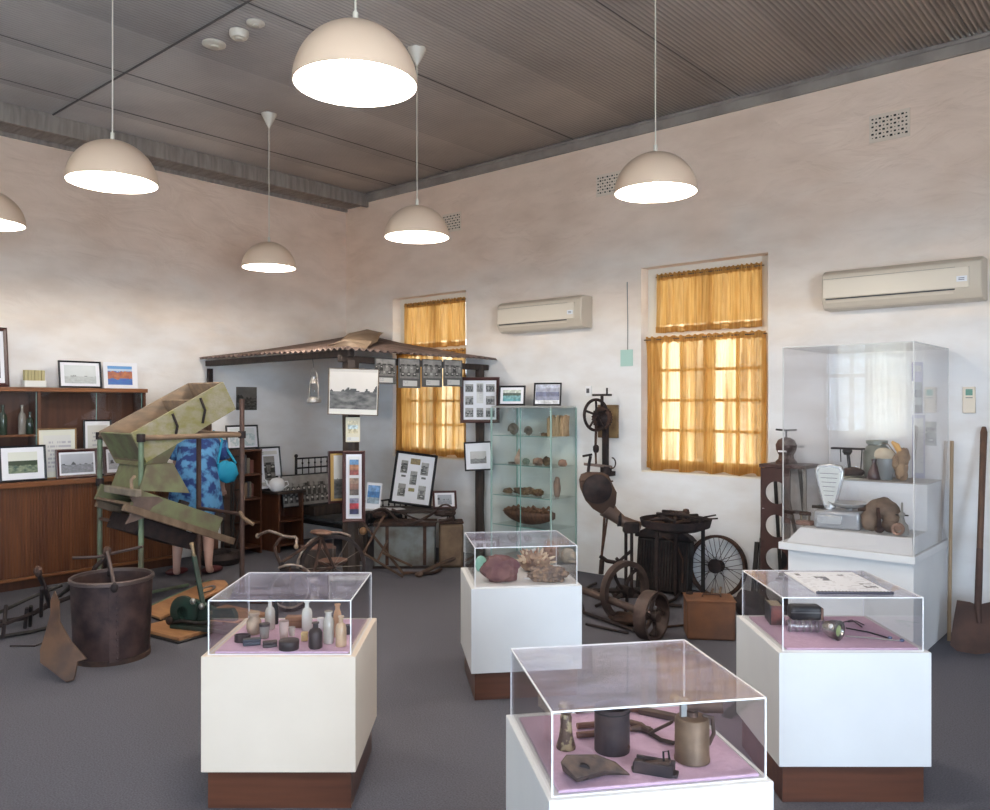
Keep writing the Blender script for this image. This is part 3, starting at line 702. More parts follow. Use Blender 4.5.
b = MB(); q = wy(627.5, 282); b.tube([(p.x+.01, -.006, p.z+.07), (p.x+.012, -.008, (p.z+q.z)/2), (q.x, -.006, q.z)], .0035, 6); b.build('wire', M_GREY, r)
p = wy(589, 391); r = thing('wall_switch', 'small grey switch on the wall above the drill wheel', 'switch', (p.x, -.01, p.z-.03))
b = MB(); b.box(p.x-.03, -.012, p.z-.045, p.x+.03, -.001, p.z+.045); b.build('plate', M_PAPER, r, bev=.002)
b = MB(); b.box(p.x-.016, -.020, p.z-.018, p.x+.012, -.012, p.z+.022); b.build('toggle', mat('dark_switch', (.08, .08, .09), .5), r, bev=.002)

# ================================================================== TIN-ROOFED SHELTER IN THE CORNER
M_TIN = mat('old_pinkish_tin', (.26, .19, .165), .6, .2, (.13, .085, .07), 5, .2)
M_TINC = mat('tan_tin_cap', (.34, .25, .17), .65, .1, (.22, .15, .10), 5, .2)
def shelter():
    root = thing('tin_shelter', 'bush shelter with a rusty corrugated iron roof on dark posts in the room corner', 'shelter', (2.19, -1.705, 0))
    E0 = 1.935; SL = .175; P = .076; A = .011
    def hipz(t): return E0+SL*t-.03*sin(pi*t/1.85)*.4
    b = MB(); vs = []; fs = []; nj = 8; n = int(2.28/P*6); X = []
    for i in range(n+1):
        x = .03+i*P/6; ye = -1.84+.02*noise.noise(Vector((int(x/.5)*3.3, 0, 0))); yh = min(-.012, .45-x)
        if yh < ye+.03: yh = ye+.03
        for j in range(nj+1):
            y = ye+(yh-ye)*j/nj; vs.append((x, y, hipz(y+1.87)+A*sin(2*pi*x/P)-.008*x*0+.012*noise.noise(Vector((x*1.5, y*1.5, 0)))))
    for i in range(n):
        for j in range(nj): a = i*(nj+1)+j; fs.append((a, a+nj+1, a+nj+2, a+1))
    b.add(vs, fs); o = b.build('roof_sheet', M_TIN, root, ang=180); o.modifiers.new('t', 'SOLIDIFY').thickness = .003
    b = MB(); vs = []; fs = []; n = int(1.83/P*6)
    for i in range(n+1):
        y = -1.85+i*P/6; xe = 2.33+.02*noise.noise(Vector((int(y/.5)*3.3, 4, 0))); xh = .45-y
        if xh > xe-.03: xh = xe-.03
        for j in range(nj+1):
            x = xe+(xh-xe)*j/nj; vs.append((x, y, hipz(2.31-x)+A*sin(2*pi*y/P)-.018*(y+1.85)/1.85+.012*noise.noise(Vector((x*1.5, y*1.5, 0)))))
    for i in range(n):
        for j in range(nj): a = i*(nj+1)+j; fs.append((a, a+1, a+nj+2, a+nj+1))
    b.add(vs, fs); o = b.build('roof_sheet', M_TIN, root, ang=180); o.modifiers.new('t', 'SOLIDIFY').thickness = .003
    b = MB(); vs = []; fs = []; ns = 26; d = Vector((-1, 1, 0)).normalized(); q = Vector((1, 1, 0)).normalized()
    for i in range(ns+1):
        s = .25+i*(2.0/ns); lift = .012+.045*max(0, sin((s-1.2)*2.2)) if s > 1.2 else .014+.02*noise.noise(Vector((s*3, 1, 0)))
        c = Vector((2.31, -1.87, 0))+d*s; zc = hipz(s*.707)+lift
        for k, off in enumerate((-.17, -.09, 0, .09, .17)):
            p = c+q*off; p.z = zc+(.03 if k == 2 else .012 if k in (1, 3) else -.008)+.01*noise.noise(Vector((s*4, off*9, 2)))
            vs.append(p)
    for i in range(ns):
        for k in range(4): a = i*5+k; fs.append((a, a+5, a+6, a+1))
    b.add(vs, fs); o = b.build('ridge_cap', M_TINC, root, ang=50); o.modifiers.new('t', 'SOLIDIFY').thickness = .003
    for (a, c) in (((.03, -1.75, 1.89), (2.26, -1.75, 1.905)), ((2.19, -1.82, 1.86), (2.19, -.02, 1.845))):
        b = MB(); b.bar(a, c, .06, .055); b.build('beam', M_DARKWOOD, root, bev=.006)
    for (x, y, r_) in ((2.19, -1.705, .072), (2.19, -.12, .045)):
        b = MB(); pts = [(x+.006*sin(k*1.7), y+.006*cos(k*2.1), .0+1.855*k/8) for k in range(9)]
        b.tube(pts, [r_*(1+.05*sin(k*2.3)) for k in range(9)], 8); b.build('post', M_DARKWOOD, root, ang=25)
    b = MB(); b.bar((.07, -1.75, 1.84), (.07, -1.75, 1.70), .05, .03); b.tube([(.10, -1.78, 1.80), (.13, -1.79, 1.76), (.10, -1.78, 1.72)], .012, 8); b.build('bracket', M_RUSTD, root)
    b = MB(); b.add([(1.95, -1.80, 1.93), (2.28, -1.62, 1.945), (2.22, -1.50, 2.02), (1.98, -1.62, 2.0), (2.1, -1.7, 2.03)], [(0, 1, 4), (1, 2, 4), (2, 3, 4), (3, 0, 4)])
    o = b.build('bent_sheet', M_TINC, root, smooth=False); o.modifiers.new('t', 'SOLIDIFY').thickness = .003
shelter()
# big landscape photo on the front post
fp = dp(353, 415, 6.50)
framed('photo_board', 'large old landscape photo on board fixed to the front post of the tin shelter', fp, YAW-.05, -.02, .405, .372, .006, M_OLDWOOD, [(.02, .0, .98, 1, P_land(21, .50, .62, .10, .03, .16, (1, .93, .86), .12), 44)], mount=True, mm=mat('sepia_card', (.60, .56, .50), .8), roll=.03)
fp = dp(353, 442, 6.56)
framed('caption_card', 'small cream caption card on the post under the large landscape photo', fp, YAW, 0, .115, .20, 0, M_MAT, [(.15, .35, .85, .85, P_col(3, [(.5, .45, .3), (.42, .52, .55), (.6, .55, .4)])), (.08, .05, .92, .2, P_doc(2, 4, .3))], mm=mat('cream_card', (.62, .58, .46), .8), cat='card')
fp = dp(354, 522, 6.50)
par = framed('picture_frame', 'narrow red-brown frame with three colour photos, low on the front shelter post', fp, YAW+.05, .0, .18, .57, .028, M_BROWNF, [(.16, .04, .84, .96, lambda x, y: (.7, .7, .7), 8)], mount=True)
for k, (v0, v1, cols) in enumerate(((459.5, 475, [(.22, .05, .04), (.30, .13, .06), (.10, .22, .40)]), (478, 495, [(.09, .07, .06), (.20, .10, .07), (.26, .17, .12)]), (498, 514, [(.03, .03, .08), (.35, .03, .04), (.18, .18, .25)]))):
    b0 = dp(354.3, v1, 6.478); M = TR(b0, YAW+.05)
    print_mesh('print', [(-.036, 0, .072, (v1-v0)*6.478/FPX, P_col(30+k, cols), -.012, 16)], M, par)
fp = dp(337.5, 503, 6.72)
framed('picture_frame', 'red and gold edged frame seen side-on behind the front shelter post', fp, YAW+.5, .03, .16, .43, .02, M_BROWNF, [(.25, .05, .9, .95, P_land(25))], mm=mat('ochre_card', (.42, .26, .08), .6))
# four photographs hanging from the right-hand beam
G2 = 'captioned photographs hanging under the shelter eave'
for k, (u0, u1, v0, v1, w_) in enumerate(((374.5, 395.5, 358.5, 384, 'leftmost'), (398, 420, 358.5, 388, 'second from left'), (421.5, 442, 359.5, 387, 'third from left'), (443, 462, 360, 386.5, 'rightmost'))):
    base, W, H = span(u0, u1, v0, v1, (2.235, 0, 0), HP)
    rr = framed('hanging_photo', 'black and white photo with cream caption under the shelter eave, %s of four' % w_, base, HP, 0, W, H, 0, M_MAT, [(.06, .32, .94, .97, P_group(40+k, 3)), (.2, .06, .85, .25, P_doc(k, 3, .35))], group=G2, mm=mat('dark_card', (.10, .10, .10), .8))
    b = MB(); q = base+Vector((0, 0, H)); b.tube([q+Vector((0, -W*.3, -.01)), (2.225, q.y-W*.1, 1.85)], .003, 6); b.tube([q+Vector((0, W*.3, -.01)), (2.225, q.y-W*.1, 1.85)], .003, 6); b.build('hanging_wire', M_IRON, rr)
# framed collages on the right-hand post
pc = dp(480, 423, 7.72)
fr = []
for (x0, x1) in ((.06, .3), (.40, .6), (.68, .94)):
    for (z0, z1) in ((.07, .3), (.38, .6), (.7, .9)): fr.append((x0, z0, x1, z1, P_group(50+len(fr), 4), 9))
fr[4] = (.40, .42, .6, .92, P_doc(9, 14, .4), 14)
framed('picture_frame', 'large dark framed collage of nine small photos on the right shelter post', pc, YAW-.08, 0, .375, .435, .032, M_BROWNF, fr)
pc = dp(479, 470.5, 7.74)
framed('picture_frame', 'tilted black framed photo on the right shelter post below the collage', pc, YAW-.08, 0, .265, .275, .014, M_BLACK, [(.18, .22, .82, .68, P_land(61, .4, .5, .2, .06, .2))], roll=-.05)
# hurricane lantern
def lantern():
    c = wy(314, 403, -1.76); c.x = c.x; z0 = c.z; root = thing('hurricane_lantern', 'silver hurricane lantern hanging from the shelter eave', 'lantern', (c.x, c.y, z0))
    M = TR(c); s = mat('tarnished_tin', (.50, .49, .48), .35, .6, (.28, .26, .25), 30, .1)
    b = MB(); b.lathe([(.055, 0), (.062, .008), (.06, .03), (.045, .045), (.030, .055), (0, .055)], 24, 0, M); b.build('fuel_tank', s, root)
    b = MB(); b.lathe([(.028, .057), (.042, .085), (.044, .11), (.032, .15), (.026, .165)], 24, 0, M, cap=False); b.build('glass_globe', M_GREENGLASS, root)
    b = MB(); b.lathe([(.034, .166), (.03, .19), (.02, .205), (.022, .222), (0, .225)], 20, 0, M); b.build('chimney_cap', s, root)
    for sg in (-1, 1):
        b = MB(); b.tube([M @ Vector(p) for p in ((sg*.055, 0, .02), (sg*.062, 0, .06), (sg*.06, 0, .13), (sg*.05, 0, .175), (sg*.025, 0, .2))], .006, 8); b.build('side_tube', s, root)
    b = MB(); b.tube([M @ Vector((.055*cos(a), 0, .16+.13*sin(a))) for a in [pi*k/10 for k in range(11)]], .0025, 6); b.build('bail_handle', s, root)
    b = MB(); b.tube([M @ Vector((0, 0, .29)), (c.x, -1.775, 1.875)], .002, 6); b.build('hook_wire', M_IRON, root)
lantern()
# picture on the left wall behind the trough
onplane('wall_photo', 'small dark photo on the left wall behind the trough top', 236, 256.5, 387, 410, (.006, 0, 0), HP, 0, 0, M_MAT, [(0, 0, 1, 1, P_land(70, .5, .12, .05, .02, .3))], mm=mat('dark_card2', (.09, .09, .10), .7))

# ------------------------------------------------------------------ things inside the shelter
def box_open(b, x0, y0, z0, x1, y1, z1, t, M=None, mi=0):   # carcass open towards +x
    b.box(x0, y0, z0, x1, y0+t, z1, mi, M); b.box(x0, y1-t, z0, x1, y1, z1, mi, M); b.box(x0, y0+t, z0, x0+t, y1-t, z1, mi, M)
root = thing('bookcase', 'narrow dark red bookcase against the left wall inside the shelter', 'bookcase', (.2, -1.48, 0))
b = MB(); box_open(b, .02, -1.60, 0, .36, -1.35, 1.02, .018); b.build('carcass', M_CABD, root, smooth=False)
for z in (.06, .30, .54, .78, 1.02): b = MB(); b.box(.02, -1.60, z, .365, -1.35, z+.018); b.build('shelf', M_CABD, root, smooth=False)
hues = [(.12, .04, .03), (.08, .06, .05), (.16, .10, .06), (.05, .05, .06), (.14, .12, .09)]
k = 0
for zi, z in enumerate((.558, .798)):
    y = -1.575
    while y < -1.415:
        t = random.uniform(.022, .045); h = random.uniform(.13, .19)
        b = MB(); b.box(.10, y, z, .30, y+t-.002, z+h); o = b.build('book', mat('book_%d' % (k % 5), hues[k % 5], .7), None, bev=.003)
        solo(o, 'worn old book on the bookcase shelf inside the shelter', 'book', 'books in the shelter bookcase'); y += t; k += 1
# iron lattice stand left of the bookcase
root = thing('lattice_stand', 'dark iron stand with crossed braces left of the bookcase', 'stand', (.40, -1.68, 0))
b = MB()
for (x, y) in ((.42, -1.705), (.42, -1.62)): b.tube([(x, y, 0), (x, y, 1.0)], .008, 8)
for z in (.02, .34, .66, .98): b.tube([(.42, -1.705, z), (.42, -1.62, z)], .005, 8)
for k in range(3):
    z = .02+k*.32; b.tube([(.42, -1.705, z), (.42, -1.62, z+.32)], .004, 6); b.tube([(.42, -1.62, z), (.42, -1.705, z+.32)], .004, 6)
for y in (-1.705, -1.62): b.tube([(.42, y, .98), (.24, y, .98), (.24, y, 0)], .009, 8)
b.build('lattice', M_IRON, root)
onplane('picture_frame', 'black framed pale print standing on the bookcase inside the shelter', 227, 259, 428, 452, (.22, 0, 0), HP, .12, .016, M_BLACK, [(.08, .08, .92, .92, P_frost(2))], zfix=1.0385)
# side table with teapot and poster
root = thing('side_table', 'small dark wooden cabinet table carrying the white teapot', 'table', (.35, -1.08, 0))
b = MB(); b.box(.15, -1.27, .58, .52, -.93, .605); b.build('table_top', M_DARKWOOD, root, bev=.003)
b = MB(); box_open(b, .17, -1.25, 0, .50, -.95, .58, .02); b.build('carcass', M_CABD, root, smooth=False)
for z in (.06, .30): b = MB(); b.box(.19, -1.23, z, .50, -.97, z+.015); b.build('shelf', M_CABD, root, smooth=False)
onplane('picture_frame', 'tall black framed old newspaper notice behind the teapot', 259, 283, 446, 489, (.22, 0, 0), HP, .15, .016, M_BLACK, [(.1, .84, .9, .93, P_doc(5, 2, .15)), (.25, .2, .75, .8, P_group(71, 3)), (.06, .06, .94, .16, P_doc(6, 4, .2))], zfix=.606)
def teapot():
    c = wx(277, 498, .40); c.z = .606; root = thing('teapot', 'round white enamel teapot on the dark side table', 'teapot', c)
    M = TR(c); m = mat('white_enamelware', (.78, .78, .80), .25, coat=.4)
    b = MB(); b.lathe([(.045, 0), (.066, .015), (.080, .06), (.076, .10), (.05, .132), (.0, .142)], 28, 0, M); b.build('body', m, root, ang=60)
    b = MB(); b.lathe([(0, .140), (.012, .142), (.014, .154), (0, .160)], 12, 0, M); b.build('lid_knob', M_BLACK, root)
    d = Vector((-.25, -.97, 0)).normalized(); b = MB(); b.tube([c+d*.06+Vector((0, 0, .04)), c+d*.10+Vector((0, 0, .07)), c+d*.115+Vector((0, 0, .115)), c+d*.135+Vector((0, 0, .125))], [.02, .013, .009, .008], 10); b.build('spout', m, root)
    b = MB(); b.tube([c-d*.06+Vector((0, 0, .095)), c-d*.11+Vector((0, 0, .095)), c-d*.12+Vector((0, 0, .06)), c-d*.07+Vector((0, 0, .03))], .007, 8); b.build('handle', m, root)
teapot()
# iron bed
root = thing('iron_bed', 'black iron cot with spindle ends inside the shelter', 'bed', (.75, -.5, 0))
for (x, top, nm) in ((.30, .915, 'headboard'), (1.12, .50, 'footboard')):
    b = MB()
    for y in (-.90, -.10): b.tube([(x, y, 0), (x, y, top+.02)], .014, 10); b.blob((x, y, top+.03), .02, .02, .02, 0)
    for z in (top, top-.10, .26): b.tube([(x, -.90, z), (x, -.10, z)], .009, 8)
    for k in range(1, 10): y = -.90+k*.08; b.tube([(x, y, .26), (x, y, top)], .006, 6); b.blob((x, y, top-.05), .011, .011, .014, 0, nu=8, nv=6)
    b.build(nm, M_IRON, root)
for y in (-.88, -.12): b = MB(); b.bar((.30, y, .27), (1.12, y, .27), .02, .035); b.build('side_rail', M_IRON, root)
b = MB(); b.box(.31, -.87, .28, 1.11, -.13, .33); b.build('mattress', mat('dark_ticking', (.045, .045, .05), .9, c2=(.02, .02, .022), scale=20), root, bev=.015)
onplane('picture_frame', 'long black and white group photo leaning on the iron bed head', 283.5, 331, 474, 506, (.44, 0, 0), HP, .14, .012, M_BLACK, [(0, 0, 1, 1, P_group(81, 6), 30)], mount=True, zfix=.4325)
b = MB(); b.box(.34, -1.0 if False else -.86, .33, .56, -.14, .432); solo(b.build('timber_box', M_DARKWOOD, None, bev=.01), 'long low dark timber box on the iron bed under the group photo', 'box')
# plank bench, trunk, drum
c = cw(-.85, 7.86); Mb = TR(c, YAW)
root = thing('plank_bench', 'rough dark plank bench carrying framed photos in the shelter', 'bench', c, YAW)
b = MB(); b.box(-.46, -.17, .455, .47, .17, .485, 0, Mb); b.build('bench_top', M_DARKWOOD, root, bev=.005)
for x in (-.42, .43):
    for y in (-.13, .13): b = MB(); b.box(x-.02, y-.02, 0, x+.02, y+.02, .455, 0, Mb); b.build('leg', M_DARKWOOD, root, smooth=False)
ZT_ = .4855
def benchpic(name, label, u0, u1, v0, v1, d, tilt, fw, fm, items, **k):
    base, W, H = span(u0, u1, v0, v1, cw((((u0+u1)/2)-495)/FPX*d, d), YAW); base.z = ZT_
    return framed(name, label, base, YAW+k.pop('dr', 0), tilt, W, H, fw, fm, items, **k)
pf = []
for (x0, z0, x1, z1, s) in ((.12, .60, .30, .86, 1), (.66, .60, .86, .86, 2), (.40, .38, .58, .66, 3), (.12, .12, .32, .38, 4), (.66, .10, .86, .38, 5)): pf.append((x0, z0, x1, z1, P_group(90+s, 2), 12))
pf += [(.36, .80, .62, .92, P_col(9, [(.22, .15, .05)]), 6), (.40, .24, .56, .31, P_col(9, [(.22, .18, .05)]), 6), (.16, .52, .28, .56, P_col(9, [(.1, .1, .1)]), 6), (.7, .52, .82, .56, P_col(9, [(.1, .1, .1)]), 6)]
benchpic('picture_frame', 'large black framed mount with five portrait photos leaning on the plank bench', 389, 431, 455, 508, 7.90, .10, .024, M_BLACK, pf, roll=.13, dep=.03).location.z += .02
benchpic('picture_frame', 'small dark framed photo tilted at the right end of the plank bench', 433, 457, 489, 508, 7.80, .5, .02, M_BROWNF, [(.15, .15, .85, .85, P_land(97, .5, .4, .3, .05, .2, (.9, .97, 1.1)))], roll=.0, dr=.15)
benchpic('photo_print', 'bright blue photo print leaning at the left end of the plank bench', 365, 380, 481, 507, 7.80, .12, 0, M_MAT, [(.08, .2, .9, .9, P_col(5, [(.30, .38, .45), (.04, .16, .40), (.15, .30, .55)]))], roll=.08)
for k, (dx, dy, r_) in enumerate(((-.33, -.10, .2), (-.22, -.06, -.3), (-.12, -.11, .5))):
    b = MB(); b.box(-.10, -.07, 0, .10, .07, .002+k*0, 0, Mb @ TR((dx, dy, ZT_-.0+.0025*k), r_)); solo(b.build('loose_paper', M_PAPER, None, smooth=False), 'white loose sheet of paper on the plank bench, %s' % ('under the others' if k == 0 else 'middle sheet' if k == 1 else 'top right sheet'), 'paper', 'loose papers on the bench')
c = cw(-.80, 7.50); Mt = TR(c, YAW+.02)
root = thing('metal_trunk', 'faded blue-grey metal trunk on the floor under the plank bench', 'trunk', c, YAW)
M_TRUNK = mat('faded_blue_paint', (.20, .23, .24), .7, .1, (.09, .075, .06), 6, .3, contrast=(.4, .7))
b = MB(); b.box(-.30, -.12, .02, .25, .14, .38, 0, Mt); b.build('body', M_TRUNK, root, bev=.008)
b = MB(); b.box(-.31, -.128, .38, .26, .145, .415, 0, Mt); b.build('lid', M_RUST, root, bev=.006)
for x in (-.18, .16): b = MB(); b.bar(Mt @ Vector((x, -.126, .03)), Mt @ Vector((x, -.126, .38)), .03, .006, up=Vector(Mt.to_3x3() @ Vector((0, 1, 0)))); b.build('strap', M_RUST, root)
b = MB(); b.box(-.31, -.13, 0, .26, .145, .022, 0, Mt); b.build('bottom_rim', M_RUSTD, root)
c = cw(-.405, 7.49)
root = thing('oil_drum', 'tan rusty metal can standing right of the blue-grey trunk', 'can', c)
b = MB(); b.cbox((c.x, c.y, .20), .22, .20, .40, 0, YAW+.1); b.build('body', mat('tan_can', (.19, .13, .08), .7, .2, (.11, .07, .045), 8, .2), root, bev=.03, seg=3)
b = MB(); b.cbox((c.x, c.y, .41), .225, .205, .02, 0, YAW+.1); b.build('lid', M_RUST, root, bev=.008)
b = MB(); b.tube([(c.x-.05, c.y, .42), (c.x-.04, c.y, .46), (c.x+.04, c.y, .46), (c.x+.05, c.y, .42)], .006, 8); b.build('handle', M_IRON, root)
# harness and straps hanging over the bench front
M_LEATH = mat('dark_leather', (.055, .026, .02), .6, 0, (.03, .018, .016), 12, .2)
def strap(pts, r, label, m=M_LEATH, name='harness_strap', cat='harness', group='old harness on the plank bench', n=8):
    b = MB(); P_ = [Vector(p) for p in pts]; Q = []
    for i in range(len(P_)-1):
        p0 = P_[max(i-1, 0)]; p1 = P_[i]; p2 = P_[i+1]; p3 = P_[min(i+2, len(P_)-1)]
        for k in range(5):
            t = k/5; Q.append(.5*((2*p1)+(p2-p0)*t+(2*p0-5*p1+4*p2-p3)*t*t+(-p0+3*p1-3*p2+p3)*t**3))
    Q.append(P_[-1]); b.tube(Q, r, n); o = b.build(name, m, None); return solo(o, label, cat, group)
def D(u, v, d): return dp(u, v, d)
strap([D(372, 512, 7.6), D(385, 509, 7.6), D(397, 519, 7.5), D(409, 524, 7.34), D(425, 518, 7.34), D(436, 511, 7.6)], .013, 'thick dark harness collar draped over the front of the plank bench')
strap([D(392, 509, 7.68), D(404, 514, 7.6), D(417, 519, 7.34), D(433, 522, 7.3), D(452, 518, 7.34)], .009, 'thin brown harness strap hanging across the trunk lid')
strap([D(437, 509, 7.6), D(443, 505, 7.6), D(450, 506, 7.58), D(455, 513, 7.52), D(450, 517, 7.45)], .009, 'curled black strap loop at the right end of the bench')
b = MB(); b.blob(D(380, 515, 7.55), .08, .06, .035, .3, 2, 4); solo(b.build('leather_pad', M_LEATH), 'lumpy dark leather pad at the left of the bench front', 'leather pad')
b = MB(); b.blob(D(442, 513, 7.58), .10, .06, .03, .35, 2, 9); solo(b.build('leather_pad', M_LEATH), 'lumpy dark leather pad over the tan can', 'leather pad')
# wooden harrow/plough frame leaning in front
M_HARROW = mat('dark_implement_wood', (.105, .062, .042), .85, 0, (.06, .036, .028), 8, .3)
root = thing('wooden_harrow', 'old jointed wooden implement frame leaning against the trunk', 'farm implement', gp(390, 575))
for a, c_, w_ in ((D(360, 519, 7.15), D(404.5, 575, 7.08), .026), (D(352, 546, 7.0), D(403, 577, 6.96), .026), (D(364, 552, 7.02), D(384, 516, 7.2), .022), (D(377, 562, 7.0), D(388, 540, 7.12), .02), (D(381, 552, 7.05), D(412, 566, 7.12), .028)):
    b = MB(); b.bar(a, c_, w_, w_*.7); b.build('bar', M_HARROW, root, bev=.004)
a = gp(419, 577); c_ = gp(462, 566); a.z = .02; c_.z = .10
b = MB(); b.tube([a, (a+c_)/2+Vector((0, 0, .01)), c_], [.022, .016, .018], 10); b.blob(a, .04, .03, .022, .2); solo(b.build('wooden_pole', M_HARROW), 'brown wooden pole on the floor in front of the trunk', 'pole')
strap([gp(402, 573, .02), gp(418, 573, .03), gp(432, 573, .02), gp(441, 569, .02)], .014, 'bent rusty rod on the floor before the trunk', M_RUST, 'iron_rod', 'rod', None)
# wooden pulley behind the post
b = MB(); b.blob(D(363, 531, 7.25), .035, .03, .035, .05); solo(b.build('wooden_hub', mat('pale_wood_knob', (.35, .19, .09), .6)), 'pale orange wooden hub right of the front shelter post', 'hub')
# ================================================================== TILTED SIEVE / DRY BLOWER
M_PIPE = mat('rusty_pipe', (.13, .075, .06), .7, .3, (.08, .05, .045), 10, .2)
M_PIPEG = mat('green_painted_pipe', (.14, .20, .13), .6, .2, (.10, .085, .06), 5, .2, contrast=(.45, .7))
M_YG = mat('peeling_green_board', (.24, .22, .085), .8, 0, (.33, .30, .24), 6, .5, contrast=(.36, .72), stretch=(2, 2, 3), detail=12, bscale=30)
M_GRN = mat('dull_green_board', (.16, .18, .09), .8, 0, (.12, .10, .065), 8, .3, contrast=(.4, .65))
M_INW = mat('scuffed_tan_wood', (.30, .21, .14), .8, 0, (.20, .15, .11), 7, .3, stretch=(3, 1, 3))
def blower():
    root = thing('ore_shaker', 'tall old ore shaker with a tilted peeling green trough on a rusty pipe frame', 'ore shaker', (1.44, -2.85, 0))
    B_, D_, A_, C_ = (1.762, -3.252), (1.744, -2.432), (1.131, -3.269), (1.114, -2.449)
    RZ = 1.25
    for (x, y), h, m in ((B_, RZ+.02, M_PIPEG), (D_, 1.52, M_PIPE), (A_, RZ+.01, M_PIPEG), (C_, RZ+.01, M_PIPE)):
        b = MB(); b.tube([(x, y, .0), (x, y, h)], .019, 12); b.tube([(x, y, h-.012), (x, y, h+.012)], .022, 12); b.tube([(x, y, 0), (x, y, .012)], .032, 12); b.build('post', m, root)
    for (p, q) in ((B_, D_), (A_, C_), (A_, B_), (C_, D_)):
        b = MB(); b.tube([(*p, RZ), (*q, RZ)], .020, 12); b.build('rail', mat('tan_pipe', (.24, .16, .10), .6, .2, (.13, .09, .07), 6, .1), root)
    for (p, q) in ((A_, B_), (C_, D_)):
        b = MB(); b.tube([(*p, .62), (*q, .62)], .014, 10); b.build('cross_pipe', M_PIPE, root)
    for (p, z) in ((B_, RZ), (A_, RZ), (D_, RZ), (B_, .86), (A_, .90)):
        b = MB(); b.tube([(p[0], p[1], z-.028), (p[0], p[1], z+.028)], .029, 12); b.build('pipe_clamp', M_RUSTD, root)
    # trough: open box tilted along y
    x0, x1 = 1.20, 1.735; a = Vector((0, -3.31, 1.285)); c = Vector((0, -2.59, 1.665)); d = (c-a); L = d.length; d.normalize(); up = Vector((0, -d.z, d.y))
    def T_(x, s, h): p = a+d*s+up*h; return Vector((x, p.y, p.z))
    def slab(nm, xs, ss, hs, m, ):
        b = MB(); vs = [T_(x, s, h) for x in xs for s in ss for h in hs]
        b.add(vs, [(0,1,3,2),(4,6,7,5),(0,4,5,1),(2,3,7,6),(0,2,6,4),(1,5,7,3)]); return b.build(nm, m, root, bev=.003)
    HB = -.24
    slab('side_board', (x1-.022, x1), (.0, L), (HB, 0), M_YG); slab('side_board', (x0, x0+.022), (0, L), (HB, 0), M_INW)
    slab('end_board', (x0+.022, x1-.022), (L-.022, L), (HB, 0), M_INW); slab('end_board', (x0+.022, x1-.022), (0, .02), (HB, -.01), M_GRN)
    slab('trough_floor', (x0+.022, x1-.022), (0, L-.022), (HB, HB+.02), M_INW)
    slab('divider', (x0+.022, x1-.022), (L*.66, L*.66+.018), (HB+.02, -.02), M_INW)
    for s in (.33, .58):
        b = MB(); b.tube([T_(x1+.012, s, -.02), T_(x1+.014, s-.01, -.12), T_(x1+.004, s-.07, -.20)], .010, 8); b.build('iron_hook', M_RUSTD, root)
    # hopper under the low end: funnel
    b = MB(); top = [T_(x0, .0, HB), T_(x1, .0, HB), T_(x1, .26, HB), T_(x0, .26, HB)]
    bot = [Vector((x0+.14, -3.24, 1.05)), Vector((x1-.02, -3.24, 1.05)), Vector((x1-.02, -3.04, 1.05)), Vector((x0+.14, -3.04, 1.05))]
    b.add(top+bot, [(0,1,5,4),(1,2,6,5),(2,3,7,6),(3,0,4,7),(4,5,6,7),(0,3,2,1)]); b.build('hopper', M_GRN, root)
    b = MB(); b.add([(1.36, -3.22, 1.06), (1.78, -3.22, 1.06), (1.78, -3.02, 1.06), (1.36, -3.02, 1.06), (1.34, -3.28, .88), (1.80, -3.28, .88), (1.80, -2.90, .83), (1.34, -2.90, .83)], [(0,1,5,4),(1,2,6,5),(2,3,7,6),(3,0,4,7),(4,5,6,7),(0,3,2,1)]); b.build('chute_box', M_GRN, root, bev=.004)
    # lower tray sloping down to the right
    a2 = Vector((0, -3.36, .895)); c2 = Vector((0, -2.58, .575)); d2 = (c2-a2); L2 = d2.length; d2.normalize(); u2 = Vector((0, -d2.z, d2.y))
    def T2(x, s, h): p = a2+d2*s+u2*h; return Vector((x, p.y, p.z))
    def slab2(nm, xs, ss, hs, m):
        b = MB(); vs = [T2(x, s, h) for x in xs for s in ss for h in hs]
        b.add(vs, [(0,1,3,2),(4,6,7,5),(0,4,5,1),(2,3,7,6),(0,2,6,4),(1,5,7,3)]); return b.build(nm, m, root, bev=.003)
    slab2('tray_side', (1.80, 1.83), (.05, L2-.08), (-.10, .02), M_GRN); slab2('tray_side', (1.22, 1.25), (.05, L2-.08), (-.10, .02), M_GRN)
    slab2('tray_floor', (1.25, 1.80), (.05, L2-.08), (-.10, -.08), M_OLDWOOD)
    slab2('tray_cover', (1.25, 1.80), (.12, L2-.15), (-.02, .0), M_GRN)
    slab2('skid_beam', (1.83, 1.87), (-.01, L2+.06), (-.15, -.10), M_OLDWOOD); slab2('skid_beam', (1.20, 1.24), (.08, L2), (-.15, -.10), M_OLDWOOD)
    slab2('bellows', (1.30, 1.76), (.18, L2-.2), (-.27, -.15), M_RUSTD)
    for s in (.40, .72):
        slab2('iron_bracket', (1.77, 1.81), (s, s+.07), (.0, .05), M_RUSTD)
    b = MB(); b.bar((1.42, -3.345, .875), (1.92, -3.345, .875), .045, .05); b.build('cross_beam', mat('grey_dry_timber', (.26, .22, .17), .9, 0, (.16, .13, .10), 9, .3), root, bev=.006)
    b = MB(); P = [(1.83, -3.38, .85), (1.80, -3.16, .83), (1.79, -3.12, .80), (1.79, -3.20, .76), (1.80, -3.26, .69), (1.80, -3.40, .66), (1.79, -3.36, .72), (1.80, -3.34, .80)]
    n = len(P); b.add([Vector(p)+Vector((.04, 0, 0)) for p in P]+[Vector(p)+Vector((.028, 0, 0)) for p in P], [tuple(range(n)), tuple(range(n, 2*n))[::-1]]+[(i, n+i, n+(i+1) % n, (i+1) % n) for i in range(n)])
